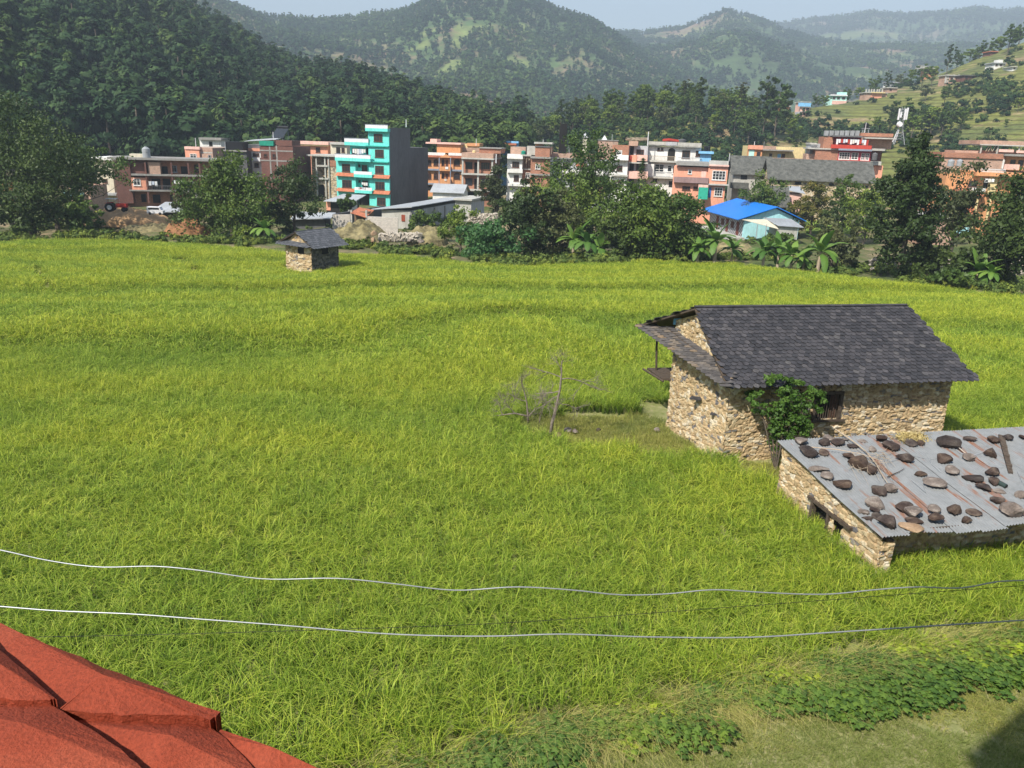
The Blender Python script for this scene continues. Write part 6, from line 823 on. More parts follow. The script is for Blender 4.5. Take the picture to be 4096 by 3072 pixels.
# ---- shed with the tin roof
SO = gz(3115, 1765, 2.3); s1 = gz(3530, 2155, 1.5); ud = np.array([.974, .225, 0]); ud /= np.linalg.norm(ud); vd = (s1-SO); vl = np.linalg.norm(vd); vd = vd/vl; nr = np.cross(ud, -vd); nr = nr/np.linalg.norm(nr); nr = nr if nr[2] > 0 else -nr
shd = empty('stone_shed', SO, label='low stone shed with a rusty corrugated tin roof at the right', cat='shed'); WID = 10.8
def tinroof():
    V = []; F = []; a = []; sheets = 13; n_ = 0; sw = WID/sheets; per = 60; rows = 14; rng = np.random.default_rng(5)
    for s_ in range(sheets):
        u0 = s_*sw-.03; dz = .012*(s_ % 2)+rng.uniform(0, .006); ln = vl+rng.uniform(-.06, .10); vv = rng.uniform(0, 1)
        for j in range(rows+1):
            for i in range(per+1):
                u = u0+(sw+.07)*i/per; v = ln*j/rows-.05; wv = .022*math.sin(2*PI*u/.105)+dz+.05*(float(vn(np.array(u*.9), np.array(v*.6), 3))-.5)*(1 if j else .6)+(.06*math.sin(u*1.3+1)*(j/rows)**4); V.append(ud*u+vd*v+nr*wv); a.append(vv)
        k = np.arange((rows+1)*(per+1)).reshape(rows+1, per+1)+n_; F.append(np.stack([k[:-1, :-1], k[:-1, 1:], k[1:, 1:], k[1:, :-1]], -1).reshape(-1, 4)); n_ += (rows+1)*(per+1)
    m, n, b = newmat('corrugated_tin'); tc = N(n, 'ShaderNodeTexCoord'); vt = N(n, 'ShaderNodeVectorRotate'); vt.rotation_type = 'Z_AXIS'; vt.inputs['Angle'].default_value = -math.atan2(vd[1], vd[0]); n.links.new(tc.outputs['Object'], vt.inputs[0]); mp = N(n, 'ShaderNodeMapping'); mp.inputs['Scale'].default_value = (.28, 2.2, .3); n.links.new(vt.outputs[0], mp.inputs[0])
    r1 = noise(n, 1.0, 5, .65, vec=mp.outputs[0]); g1 = noise(n, 3, 5, .7); rust = ramp(n, r1.outputs[0], [(.55, (0, 0, 0)), (.61, (1, 1, 1))]); mu = N(n, 'ShaderNodeMath', operation='MULTIPLY'); g2 = ramp(n, g1.outputs[0], [(.3, (.4, .4, .4)), (.6, (1, 1, 1))]); n.links.new(rust.outputs[0], mu.inputs[0]); n.links.new(g2.outputs[0], mu.inputs[1])
    base = ramp(n, g1.outputs[0], [(.3, (.20, .21, .215)), (.7, (.275, .285, .29))]); c = mix(n, mu.outputs[0], base.outputs[0], (.24, .105, .055)); n.links.new(c, b.inputs['Base Color']); b.inputs['Roughness'].default_value = .55; b.inputs['Metallic'].default_value = .25; b.inputs['Specular IOR Level'].default_value = .4
    return mobj('tin_roof', npmesh('tin_roof', np.array(V), [np.concatenate(F)[:, ::-1]], [m], attrs={'v': np.array(a)}, smooth=True), shd)
tinroof()
so2 = SO[:2]; u2 = ud[:2]/np.linalg.norm(ud[:2]); v2 = vd[:2]/np.linalg.norm(vd[:2]); vl2 = float(np.linalg.norm((s1-SO)[:2]))
pa = so2+u2*.12+v2*.1; pb = so2+u2*.12+v2*(vl2-.12); zA = 2.18; zB = 1.38
rubble('side_wall', pa, pb, -.5, lambda u: zA+(zB-zA)*u/vl2-.02, shd, holes=[(2.05, 2.85, -.5, 1.05), (3.2, 3.55, .35, .95)], seed=21, org=SO, sw=.28, sh=.16, step=.045)
rubble('front_wall', pb+v2*-.75+u2*.5, pb-v2*.75+u2*10, -.5, lambda u: zB+.05, shd, seed=22, org=SO, step=.07); rubble('corner_pier', pb-u2*.02, pb+u2*.42, -.5, lambda u: zB-.08, shd, seed=23, org=SO, step=.045); rubble('corner_pier', pb+u2*.42, pb+u2*.42-v2*.8, -.5, lambda u: zB-.03, shd, seed=24, org=SO, step=.06); rubble('back_wall', so2+u2*10, pa+u2*.0, -.5, lambda u: zA-.03, shd, seed=25, org=SO, step=.1)
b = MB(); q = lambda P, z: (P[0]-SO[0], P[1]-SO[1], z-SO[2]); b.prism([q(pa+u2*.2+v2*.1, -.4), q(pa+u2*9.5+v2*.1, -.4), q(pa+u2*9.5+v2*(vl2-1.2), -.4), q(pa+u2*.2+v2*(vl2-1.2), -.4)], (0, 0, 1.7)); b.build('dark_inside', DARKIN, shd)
b = MB(); P0 = pa+v2*2.05; P3 = pa+v2*2.9; [b.prism([q(P-u2*.07-v2*.05, -.4), q(P+u2*.1-v2*.05, -.4), q(P+u2*.1+v2*.06, -.4), q(P-u2*.07+v2*.06, -.4)], (0, 0, 1.5)) for P in (P0, P3)]; b.prism([q(pa+v2*1.8-u2*.08, 1.06), q(pa+v2*1.8+u2*.1, 1.06), q(pa+v2*4.0+u2*.1, 1.0), q(pa+v2*4.0-u2*.08, 1.0)], (0, 0, .1)); b.build('door_frame', DWOOD, shd)
b = MB(); b.tube([tuple(ud*.2+vd*.3-nr*.07), tuple(ud*.2+vd*(vl-.2)-nr*.07)], .045, 5); [b.tube([tuple(ud*.1+vd*t-nr*.07), tuple(ud*10.5+vd*t-nr*.07)], .04, 5) for t in (.4, 2.6, vl-.35)]; b.build('rafters', DWOOD, shd)
# ---- stones, branches and planks lying on the tin roof
ROCKM = vramp('dark_rock', [(0, (.042, .030, .028)), (.5, (.075, .055, .048)), (1, (.15, .12, .10))], .95, 7, .5, objrand=.3, bmp=.02); ROCKL = vramp('pale_rock', [(0, (.13, .105, .09)), (.6, (.22, .18, .155)), (1, (.36, .32, .28))], .95, 7, .5, bmp=.02); ROCKT = vramp('tan_rock', [(0, (.30, .19, .11)), (1, (.4, .28, .18))], .95, 7, .4, bmp=.02)
import bmesh
def rockmesh(seed, mat, fl=.62, name='roof_stone', sub=2, jag=.35):
    bm = bmesh.new(); bmesh.ops.create_icosphere(bm, subdivisions=sub, radius=1); rng = np.random.default_rng(seed); P = np.array([v.co[:] for v in bm.verts])
    for k in range(12): d = rng.normal(0, 1, 3); d /= np.linalg.norm(d); t = rng.uniform(.38, .8); pr = P @ d; P = P-np.outer(np.maximum(pr-t, 0)*.85, d)
    P *= (1+.22*(fbm(P[:, 0]*1.7+seed, P[:, 1]*1.7+P[:, 2]*2, seed, 3)-.5)*2*jag*2)[:, None]; P[:, 2] *= fl
    me = bpy.data.meshes.new(name)
    for v, p in zip(bm.verts, P): v.co = p
    bm.to_mesh(me); bm.free(); a = me.attributes.new('v', 'FLOAT', 'POINT'); a.data.foreach_set('value', np.clip(.5+(fbm(P[:, 0]*2, P[:, 1]*2+P[:, 2], seed+1, 3)-.5)*2, 0, 1).astype(np.float32)); me.materials.append(mat); return me
RM = [rockmesh(400+i, ROCKM, [.6, .5, .7, .45, .55, .65][i % 6]) for i in range(9)]; RP = [rockmesh(420+i, ROCKL) for i in range(3)]; RT = [rockmesh(430, ROCKT, .4)]
def onroof(cx, cy_, up=0.0): d = ray(3000+.4955*cx, 1650+.4955*cy_); k = ((SO-CP) @ nr+.01+up)/(d @ nr); return CP+d*k
RK = [(400, 245, 115, 'p', 'pale stone second from the back left corner of the tin roof'), (450, 335, 150, 'd', 'big dark stone near the back left corner of the tin roof'), (590, 250, 100, 'd', 'dark stone in the back row, third from the left'), (595, 328, 85, 'd', 'small pitted stone in front of the back row at left'), (630, 205, 110, 'p', 'flat pale brown stone behind the back row at left'), (702, 246, 95, 'd', 'dark stone with pale lichen in the back row'), (762, 215, 60, 'p', 'flat grey stone at the very back edge'), (828, 272, 95, 'd', 'rounded brown stone at the foot of the long stick'), (912, 228, 75, 'p', 'grey slab beside the long stick'), (1052, 218, 105, 'd', 'brown stone at the back edge right of the stick'), (1125, 288, 130, 'd', 'wide dark stone under the twigs'), (985, 300, 70, 'p', 'half hidden tan stone under the twigs'), (1300, 255, 100, 'd', 'tan and dark stone beside the straw heap'), (1375, 255, 80, 'd', 'black stone at the right of the straw heap'), (1590, 258, 155, 'd', 'large smooth brown stone near the back edge'), (1768, 212, 105, 'd', 'elongated stone alone at the back edge'), (1965, 232, 95, 'd', 'dark stone left of the old plank'), (2072, 212, 80, 'd', 'stone leaning on the old plank'), (2200, 205, 60, 'd', 'stone at the right back corner of the picture'),
      (800, 360, 90, 'd', 'pitted stone at the left of the twig pile'), (868, 430, 165, 'd', 'biggest dark stone in the middle of the tin roof'), (935, 420, 80, 'd', 'black stone against the biggest dark one'), (985, 478, 120, 'd', 'slanting dark stone right of the biggest one'), (545, 460, 150, 'p', 'long flat grey stone near the left roof edge'), (628, 525, 105, 'p', 'lumpy stone touching a larger square one'), (735, 588, 135, 'd', 'large square stone near the left roof edge'), (1240, 385, 120, 'd', 'squarish brown stone in the middle of the roof'), (1550, 392, 120, 'd', 'brown round topped stone wired to its neighbours'), (1765, 375, 95, 'p', 'pale stone beside the thin white stick'), (1932, 338, 100, 'd', 'grey brown stone left of the plank foot'), (1632, 482, 112, 'p', 'oval pale brown stone in the roof middle'), (1375, 500, 115, 'd', 'flat brown stone against a big grey slab'), (1450, 545, 110, 'p', 'smooth grey slab half covered by the lichen stone'), (1510, 580, 185, 'p', 'long lichen covered stone in the roof middle'), (1790, 532, 150, 'd', 'long thin flat brown stone'), (1952, 498, 110, 'd', 'upper brown stone of the pair beside the pipe'), (1958, 568, 90, 'd', 'lower brown stone of the pair beside the pipe'), (1885, 615, 100, 'd', 'round dark stone left of the pipe'), (2015, 634, 90, 'p', 'small flat stone in front of the pipe'), (1985, 722, 110, 'd', 'faceted brown stone near the right picture edge'), (2110, 818, 170, 'p', 'large grey stone near the front right'), (2185, 672, 100, 'p', 'grey stone at the right picture edge'),
      (1035, 638, 130, 'd', 'dark speckled stone paired with a white one'), (1135, 626, 110, 'p', 'white lichen covered stone paired with a dark one'), (1010, 745, 140, 'p', 'pinkish white stone topping the front left pile'), (1005, 797, 85, 'd', 'small dark stone under the pinkish one'), (920, 806, 100, 'p', 'thin flat slate grey stone in the front left pile'), (945, 856, 92, 'd', 'flat brown stone at the left of the front pile'), (1030, 845, 92, 'd', 'thin brown stone in the middle of the front pile'), (1090, 903, 190, 'd', 'largest mottled stone at the front left of the roof'), (1235, 772, 120, 'd', 'brown speckled stone above a pale one near the front'), (1300, 822, 150, 'p', 'grey white stone near the front edge'), (1320, 880, 135, 'd', 'dark stone just above the tan slab'), (1310, 935, 190, 't', 'smooth tan slab overhanging the front edge'), (1490, 790, 100, 'p', 'pale upper stone of the front middle pair'), (1495, 860, 120, 'd', 'dark lower stone of the front middle pair'), (1640, 800, 112, 'd', 'brown stone right of the front middle pair'), (1815, 810, 122, 'd', 'flat bottomed dark stone near the front edge'), (1745, 877, 88, 'd', 'small round brown stone nearest the front edge')]
rr = np.random.default_rng(77); qa = Vector(nr).to_track_quat('Z', 'Y')
for i, (x, y, wpx, kd, lab) in enumerate(RK):
    P = onroof(x, y+10); dist = np.linalg.norm(P-CP); r_ = wpx*.4955/2/FPX*dist*1.13; me = {'d': RM, 'p': RP, 't': RT}[kd]; me = me[i % len(me)]; o = mobj('roof_stone', me); long_ = 'long' in lab or 'elong' in lab or 'flat' in lab or 'slab' in lab; sz = .5 if long_ else .95
    o.scale = (r_*1.08, r_*(.62 if long_ else .85), r_*sz); P = P+nr*r_*sz*.42; o.location = [float(q_) for q_ in P]; o.rotation_mode = 'QUATERNION'; from mathutils import Quaternion; o.rotation_quaternion = qa @ Quaternion((0, 0, 1), (rr.uniform(-.5, .5) if not long_ else -.25)+(PI if rr.uniform() > .5 else 0)-qa.to_euler().z*0); tag(o, lab, 'stone', 'stones weighing down the tin roof')
def stick(name, pts, r, mat, label, cat='branch', up=.06):
    P = [onroof(x, y, up) for x, y in pts]; o0 = P[0]; o = MB().tube([tuple(p-o0) for p in P], np.linspace(r, r*.4, len(P)).tolist(), 5).build(name, mat); o.location = [float(q_) for q_ in o0]; return tag(o, label, cat)
stick('branch', [(690, 135), (830, 230), (930, 310), (1010, 400), (1060, 490), (1110, 570)], .028, PALEWOOD, 'long crooked bare branch lying down the tin roof', up=.13); stick('cane', [(445, 275), (700, 298), (900, 335), (1075, 395)], .016, vramp('cane', [(0, (.5, .38, .26)), (1, (.55, .42, .3))]), 'thin straight pale cane across the left of the tin roof', up=.16); stick('pale_stick', [(1650, 255), (1760, 345)], .022, vramp('pale_stick', [(0, (.62, .55, .45)), (1, (.65, .6, .5))]), 'short whitish stick leaning on a pale stone', up=.1); stick('twisted_root', [(1110, 520), (1160, 495), (1200, 480), (1245, 452)], .02, DWOOD, 'short twisted root near the roof middle')
b = MB(); rng = np.random.default_rng(12)
for i in range(46):
    x = rng.uniform(790, 1080); y = rng.uniform(300, 460); L_ = rng.uniform(60, 190); an = rng.uniform(-.6, 1.5); P = [onroof(x+L_*t*math.cos(an)+rng.normal(0, 8), y+L_*t*math.sin(an)+rng.normal(0, 8), .05+rng.uniform(0, .14)) for t in (0, .35, .7, 1)]; b.tube([tuple(p-SO) for p in P], [.008, .006, .005, .003], 4)
o = b.build('twig_pile', PALEWOOD); o.location = [float(q_) for q_ in SO]; tag(o, 'tangle of thin dry twigs among the dark stones', 'twigs')
b = MB()
for pts in ([(1110, 405), (1200, 372), (1330, 350), (1420, 372)], [(1420, 330), (1470, 420), (1540, 480)], [(1450, 380), (1510, 370)], [(1800, 345), (1860, 325), (1900, 305)], [(1590, 255), (1700, 330), (1830, 345)], [(1840, 370), (1930, 430), (2050, 440)], [(2160, 470), (2190, 540), (2230, 600)], [(1300, 540), (1420, 640), (1400, 590)]): P = [onroof(x, y, .05) for x, y in pts]; b.tube([tuple(p-SO) for p in P], .007, 4)
o = b.build('loose_wire', METAL); o.location = [float(q_) for q_ in SO]; tag(o, 'loose rusty wires tying the roof stones together', 'wire')
P0 = onroof(2030, 180, .12); P1_ = onroof(2105, 480, .05); d = P1_-P0; sdv = np.cross(d, nr); sdv = sdv/np.linalg.norm(sdv)*.10; b = MB(); b.slab([tuple(-sdv), tuple(sdv), tuple(d+sdv*.7), tuple(d-sdv*.7)], .045); [b.slab([tuple(d*t-sdv*.9+nr*.03), tuple(d*t+sdv*.9+nr*.03), tuple(d*(t+.05)+sdv*.9+nr*.02), tuple(d*(t+.05)-sdv*.9+nr*.02)], .03) for t in (.3, .55, .8)]; o = b.build('old_plank', DWOOD); o.location = [float(q_) for q_ in P0]; tag(o, 'dark notched wooden plank at the back right of the tin roof', 'plank')
P0 = onroof(1995, 560, .06); P1_ = onroof(2068, 600, .06); o = MB().tube([(0, 0, 0), tuple(P1_-P0)], .085, 14).build('pipe', paint((.03, .05, .045), .2, .5)); MB().tube([tuple((P1_-P0)*1.001), tuple((P1_-P0)*1.01)], .07, 14).build('bore', DARKIN, o); o.location = [float(q_) for q_ in P0]; tag(o, 'short dark plastic pipe piece at the right of the roof', 'pipe')
V = []; A = []; rng = np.random.default_rng(3)
for i in range(1500):
    a_ = rng.normal(0, 1, 2); P = onroof(1290+60*a_[0], 200+18*a_[1], abs(rng.normal(0, .07))); t = rng.normal(0, 1, 3); t /= np.linalg.norm(t); t2 = rng.normal(0, 1, 3)*.006; V += [P-t*.07-t2, P+t*.07-t2, P+t*.07+t2, P-t*.07+t2]; A += [rng.uniform()]*4
STRAWM = vramp('straw', [(0, (.36, .26, .10)), (.5, (.50, .40, .17)), (1, (.62, .52, .25))], amt=0, trans=.2)
o = mobj('straw_heap', npmesh('straw_heap', np.array(V), [np.arange(len(V)).reshape(-1, 4)], [STRAWM], attrs={'v': np.array(A)})); tag(o, 'small heap of yellow straw at the back edge of the tin roof', 'straw')
# ---- shrub growing against the farmhouse wall
rng = np.random.default_rng(31); root = empty('leafy_shrub', [float(q_) for q_ in at(3105, 1870, 28.0)], label='bright leafy shrub climbing against the farmhouse front wall', cat='shrub'); ro = np.array(root.location[:]); Vs = []; As = []
for cx, cy2, r_, n_ in [(2500+.678*775, 1150+.678*650, .33, 420), (2500+.678*820, 1150+.678*715, .30, 250), (2500+.678*850, 1150+.678*555, .28, 260), (2500+.678*940, 1150+.678*520, .26, 220), (2500+.678*1025, 1150+.678*560, .30, 240), (2500+.678*1110, 1150+.678*610, .36, 420), (2500+.678*1160, 1150+.678*640, .26, 200), (2500+.678*1140, 1150+.678*700, .28, 200), (2500+.678*960, 1150+.678*640, .45, 620), (2500+.678*1040, 1150+.678*680, .42, 520), (2500+.678*900, 1150+.678*740, .45, 620), (2500+.678*1000, 1150+.678*770, .50, 760), (2500+.678*1050, 1150+.678*830, .38, 420), (2500+.678*900, 1150+.678*830, .42, 600), (2500+.678*960, 1150+.678*870, .40, 500), (2500+.678*875, 1150+.678*930, .25, 170), (2500+.678*890, 1150+.678*1000, .2, 120)]:
    c = at(cx, cy2, 28.35-r_*.2); t = leafcloud(rng, max(4, n_//50), 50, r_*.9, r_*.9, 0, .075, .5); Vs.append(t['V']+c-ro); As.append(t['a'])
Vs = np.concatenate(Vs); mobj('foliage', npmesh('foliage', Vs, [np.arange(len(Vs)).reshape(-1, 4)], [leafm('leaf_shrub', (.045, .10, .014), (.085, .17, .025), (.16, .26, .05), .3)], attrs={'v': np.concatenate(As)}), root)
b = MB(); [b.tube([(0, 0, -.2), tuple((at(x0, y0, 28.2)-ro)), tuple((at(x1, y1, 28.3)-ro))], [.035, .025, .01], 5) for x0, y0, x1, y1 in ((3090, 1750, 3020, 1600), (3110, 1740, 3140, 1560), (3130, 1750, 3250, 1580), (3060, 1700, 3040, 1640))]; b.build('stems', BARK, root)
rng = np.random.default_rng(32)
# ---- dead trees
def branchy(b, p, d, L_, r, depth, rng, spread=.6, n=3):
    k = 4; pts = [p]; q_ = p.copy(); dd = d.copy()
    for i in range(k): dd = (dd+Vector(rng.normal(0, .16, 3))).normalized(); q_ = q_+dd*(L_/k); pts.append(q_.copy())
    b.tube(pts, np.linspace(r, r*.5, k+1).tolist(), 5 if r > .02 else 4)
    if depth <= 0: return
    for i in range(n+int(rng.integers(0, 2))): t = rng.uniform(.3, 1); j = min(int(t*k), k-1); nd = (dd+Vector(rng.normal(0, spread, 3))+Vector((0, 0, .12))).normalized(); branchy(b, pts[j].lerp(pts[j+1], t*k-j), nd, L_*rng.uniform(.45, .75), r*.45, depth-1, rng, spread, n)
DEADM = vramp('dead_wood', [(0, (.17, .14, .11)), (1, (.27, .23, .19))], scale=6, amt=.5, bmp=.01); root = empty('dead_tree', [float(q_) for q_ in gz(2200, 1750, 0)], label='leafless dead tree with a forked pale trunk in the clearing', cat='dead tree'); root.scale = (.95, .95, .86); b = MB(); b.tube([(0, 0, -.2), (.06, 0, .8), (.22, 0, 1.7), (.33, 0, 2.5), (.36, 0, 3.3), (.33, 0, 3.9)], [.085, .07, .06, .05, .035, .015], 8); b.build('trunk', DEADM, root, True)
b = MB(); [branchy(b, Vector(p), Vector(d).normalized(), L_, r_, 3, rng, .6, 4) for p, d, L_, r_ in (((.34, 0, 3.0), (1, .1, .12), 1.3, .035), ((.36, 0, 3.1), (-1, 0, .1), .9, .03), ((.3, 0, 2.4), (-1, .2, -.3), 1.1, .03), ((.25, 0, 1.8), (.9, -.3, .1), 1.0, .022), ((.3, 0, 2.2), (-.9, .1, -.4), 1.2, .022), ((.34, 0, 3.4), (.2, 0, 1), .8, .02), ((.34, 0, 3.4), (-.4, .2, 1), .8, .02), ((.05, 0, .6), (.3, -.2, 1), 1.0, .03))]; b.build('branches', DEADM, root)
root = empty('dead_shrub', [float(q_) for q_ in gz(2085, 1690, 0)], label='low tangled dead shrub of grey twigs left of the dead tree', cat='dead shrub'); b = MB(); b.tube([(.3, 0, -.1), (.28, 0, .35), (.2, 0, 1.0), (.0, 0, 1.7)], [.06, .05, .035, .015], 6); b.tube([(.3, 0, .3), (-.3, 0, .42), (-1.3, 0, .25)], [.05, .035, .015], 6); b.build('trunk', DEADM, root, True); b = MB(); [branchy(b, Vector(p), Vector(d).normalized(), L_, .024, 3, rng, .75, 5) for p, d, L_ in (((.2, 0, 1.0), (-1, 0, .4), 1.0), ((.1, 0, 1.4), (-.3, .2, 1), .9), ((-.3, 0, .4), (-.6, 0, .8), .9), ((-.8, 0, .3), (-.4, 0, .5), .7), ((.3, 0, .3), (.6, 0, 1), 1.0), ((.8, 0, 0), (0, 0, 1), 1.2))]; b.build('branches', DEADM, root)
for i, (x, y, s_, lab) in enumerate([(2228, 1742, .28, 'rounded tan boulder at the foot of the dead tree'), (2275, 1722, .2, 'grey stone right of the tan boulder'), (2300, 1726, .16, 'small grey stone in the clearing'), (2392, 1720, .12, 'little heap of broken stone in the middle of the clearing'), (2630, 1718, .15, 'small pale stone by the farmhouse corner')]): o = mobj('field_stone', [RT[0], RP[0], RP[1], RM[0], RP[2]][i]); o.location = [float(q_) for q_ in gz(x, y, .05)]; o.scale = (s_*1.2, s_, s_*1.3); tag(o, lab, 'stone')
# ---- boulders and rubble by the block shed
BOULD = [rockmesh(441, ROCKT, .9, 'boulder'), rockmesh(442, ROCKT, .8, 'boulder'), rockmesh(443, ROCKL, .6, 'boulder')]
for i, (x, y, w_, k, lab) in enumerate([(635, 1555, 80, 0, 'upright tan boulder left of the pair below the block shed'), (735, 1570, 105, 1, 'big tan boulder right of the pair below the block shed'), (740, 1480, 90, 1, 'brown boulder behind the tan pair'), (1180, 1560, 85, 2, 'low grey boulder below the strip of white rubble'), (1310, 1575, 90, 2, 'rounded grey brown boulder at the right of the rubble'), (1060, 1615, 75, 2, 'flat pale boulder low on the weedy bank'), (628, 1590, 55, 2, 'small white angular rock before the tan boulders')]): P = at(K3+Q*x, 450+Q*y, 106); r_ = w_*Q/2/FPX*106; o = mobj('boulder', BOULD[k]); o.location = [float(q_) for q_ in P+np.array([0, 0, r_*.4])]; o.scale = (r_, r_, r_*1.05); o.rotation_euler[2] = i*1.7; tag(o, lab, 'boulder')
def mound(name, X, ytop, ybot, wpx, Y, mat, label, dep=6, kind='structure', seed=1):
    a_ = at(X, ybot, Y); c = at(X, ytop, Y+dep*.5); w_ = wpx/FPX*Y; hh = max(.6, c[2]-a_[2]); u = np.linspace(-1, 1, 60); U, Vv = np.meshgrid(u, u); r = np.sqrt(U**2+Vv**2); x = U*w_/2; y = Vv*dep; z = hh*np.clip(1-r**2, 0, 1)**.8*(1+.9*(fbm(x/1.2+seed, y/1.2, seed, 4)-.5)); z = np.where(r < 1, z, -.6); i = np.arange(3600).reshape(60, 60); F = np.stack([i[:-1, :-1], i[:-1, 1:], i[1:, 1:], i[1:, :-1]], -1).reshape(-1, 4)
    o = mobj(name, npmesh(name, np.stack([x, y, z], -1).reshape(-1, 3), [F], [mat], smooth=True)); o.location = (float(a_[0]), float(a_[1])+dep*.6, float(a_[2])-.3); o['kind'] = kind; return o
EARTH = vramp('earth', [(0, (.30, .15, .07)), (1, (.42, .22, .10))], scale=.8, amt=.55, bmp=.2); SANDY = vramp('sandy', [(0, (.26, .22, .11)), (1, (.34, .28, .15))], scale=.7, amt=.8, bmp=.2)
mound('earth_bank', 730, 875, 965, 250, 107, EARTH, '', seed=2, dep=4); mound('earth_bank', 560, 893, 950, 360, 110, SANDY, '', seed=3, dep=6); mound('earth_terrace', 480, 828, 880, 330, 122, MUDM, '', seed=4, dep=5); mound('sandy_mound', 1415, 885, 965, 260, 112, SANDY, '', seed=5, dep=7); mound('sandy_bank', 1700, 900, 955, 170, 108, SANDY, '', seed=6, dep=3); mound('sandy_bank', 2950, 960, 1010, 220, 113, SANDY, '', seed=7, dep=4)
rng = np.random.default_rng(8); V0 = []; 
stt = []
for i in range(4):
    bm = bmesh.new(); bmesh.ops.create_cube(bm, size=1); P = np.array([v.co[:] for v in bm.verts])+rng.normal(0, .14, (8, 3)); Fq = np.array([[v.index for v in f.verts] for f in bm.faces]); bm.free(); stt.append(dict(V=P*.35, F=Fq, a=np.full(8, rng.uniform())))
def rubble_stuff(name, X0, X1, y0, y1, Y, n, label, spread=2.5, sc=1):
    xs = rng.uniform(X0, X1, n); ys = rng.uniform(y0, y1, n); P = np.array([at(a_, b_, Y+rng.normal(0, .1)) for a_, b_ in zip(xs, ys)]); o = scatter(name, stt, P, rng.uniform(0, 6, n), rng.uniform(.3, 1.3, n)*sc, rng.integers(0, 4, n), rng.uniform(0, 1, n), [vramp('rubble_'+name, [(0, (.42, .37, .3)), (1, (.6, .56, .5))], amt=.4, scale=2)], tilt=(rng.uniform(0, 3, n), rng.uniform(0, 3, n))); o['label'] = label
rubble_stuff('rubble_strip', 1520, 1680, 938, 962, 107, 700, 'strip of broken white stones below the block shed'); rubble_stuff('brick_rubble', 1880, 1985, 860, 900, 118, 500, 'heap of broken bricks and timber behind the water tank', sc=1.2); rubble_stuff('pale_rubble', 3480, 4096, 1030, 1100, 96, 240, 'pale stones scattered between the trees at right', sc=.9)
# ---- small green plot behind the pale blue house
PLOT = paint((.19, .29, .04), .2, scale=.8); o = MB().slab([tuple(gz(x, y, z)) for x, y, z in ((3215, 872, -2.0), (3225, 925, -2.4), (3420, 925, -2.4), (3425, 880, -2.0))][::-1], .8).build('green_plot', PLOT); o['kind'] = 'structure'
# ---- wires in front of the camera
ALU, _n, _b = newmat('aluminium'); _b.inputs['Base Color'].default_value = (.34, .36, .38, 1); _b.inputs['Metallic'].default_value = .5; _b.inputs['Roughness'].default_value = .4
def wire(pts, Y, r, mat, label, n=140):
    pts = [(a*1.8517, b_*1.8517) for a, b_ in pts]; xs = [p[0] for p in pts]; ys = [p[1] for p in pts]; X = np.linspace(xs[0], xs[-1], n); i = np.searchsorted(xs, X).clip(1, len(xs)-1); 
    m_ = np.gradient(ys, xs); h_ = np.diff(xs)[i-1]; t = (X-np.array(xs)[i-1])/h_; Yp = (2*t**3-3*t**2+1)*np.array(ys)[i-1]+(t**3-2*t**2+t)*h_*m_[i-1]+(-2*t**3+3*t**2)*np.array(ys)[i]+(t**3-t**2)*h_*m_[i]
    P = [at(a, b_, Y) for a, b_ in zip(X, Yp)]; o0 = P[0]; o = MB().tube([tuple(p-o0) for p in P], r, 7).build('wire', mat, None, True); o.location = [float(q_) for q_ in o0]; return tag(o, label, 'wire')
wire([(-900, 1100), (-300, 1150), (0, 1188), (100, 1210), (200, 1224), (350, 1224), (430, 1232), (560, 1250), (740, 1250), (860, 1262), (980, 1275), (1120, 1268), (1240, 1275), (1340, 1285), (1440, 1283), (1540, 1274), (1650, 1280), (1800, 1283), (1880, 1275), (1980, 1268), (2080, 1270), (2160, 1256), (2212, 1254), (2600, 1250), (3000, 1240)], 3.2, .0030, ALU, 'upper silvery clothes wire sagging across the view')
wire([(-900, 1270), (-300, 1295), (0, 1310), (100, 1318), (310, 1328), (400, 1335), (600, 1350), (850, 1370), (1080, 1374), (1200, 1370), (1400, 1376), (1640, 1376), (1800, 1366), (2212, 1340), (2600, 1320), (3000, 1300)], 2.7, .0029, ALU, 'lower silvery clothes wire sagging across the view')
wire([(-300, 1395), (10, 1378), (240, 1373), (445, 1368), (615, 1363), (1100, 1345), (1600, 1310), (2212, 1265), (3000, 1215)], 3.6, .0014, BLACKP, 'thin black wire crossing behind the two silvery ones')
# ---- red parapet of moulded plaster plates
REDM, _n, _b = newmat('red_plaster'); _a = noise(_n, 9, 6, .7); _a2 = noise(_n, 130, 4, .65); _g = noise(_n, 2.2, 4, .6); _c = ramp(_n, _g.outputs[0], [(.3, (.22, .040, .018)), (.5, (.28, .052, .024)), (.72, (.34, .085, .045))]); _c2 = ramp(_n, _a2.outputs[0], [(.3, (.72, .72, .72)), (.65, (1.15, 1.12, 1.1))]); _n.links.new(mix(_n, 1.0, _c.outputs[0], _c2.outputs[0], 'MULTIPLY'), _b.inputs['Base Color']); _b.inputs['Roughness'].default_value = .75
_m = N(_n, 'ShaderNodeMath', operation='MULTIPLY_ADD'); _m.inputs[1].default_value = .35; _n.links.new(_a.outputs[0], _m.inputs[0]); _n.links.new(_a2.outputs[0], _m.inputs[2]); bump(_n, _b, _m.outputs[0], .006, .9)
Z0 = 10.75; root = empty('red_parapet', [float(q_) for q_ in gz(300, 3000, Z0)], label='red plaster parapet of overlapping moulded plates at the lower left', cat='parapet'); ro = np.array(root.location[:])
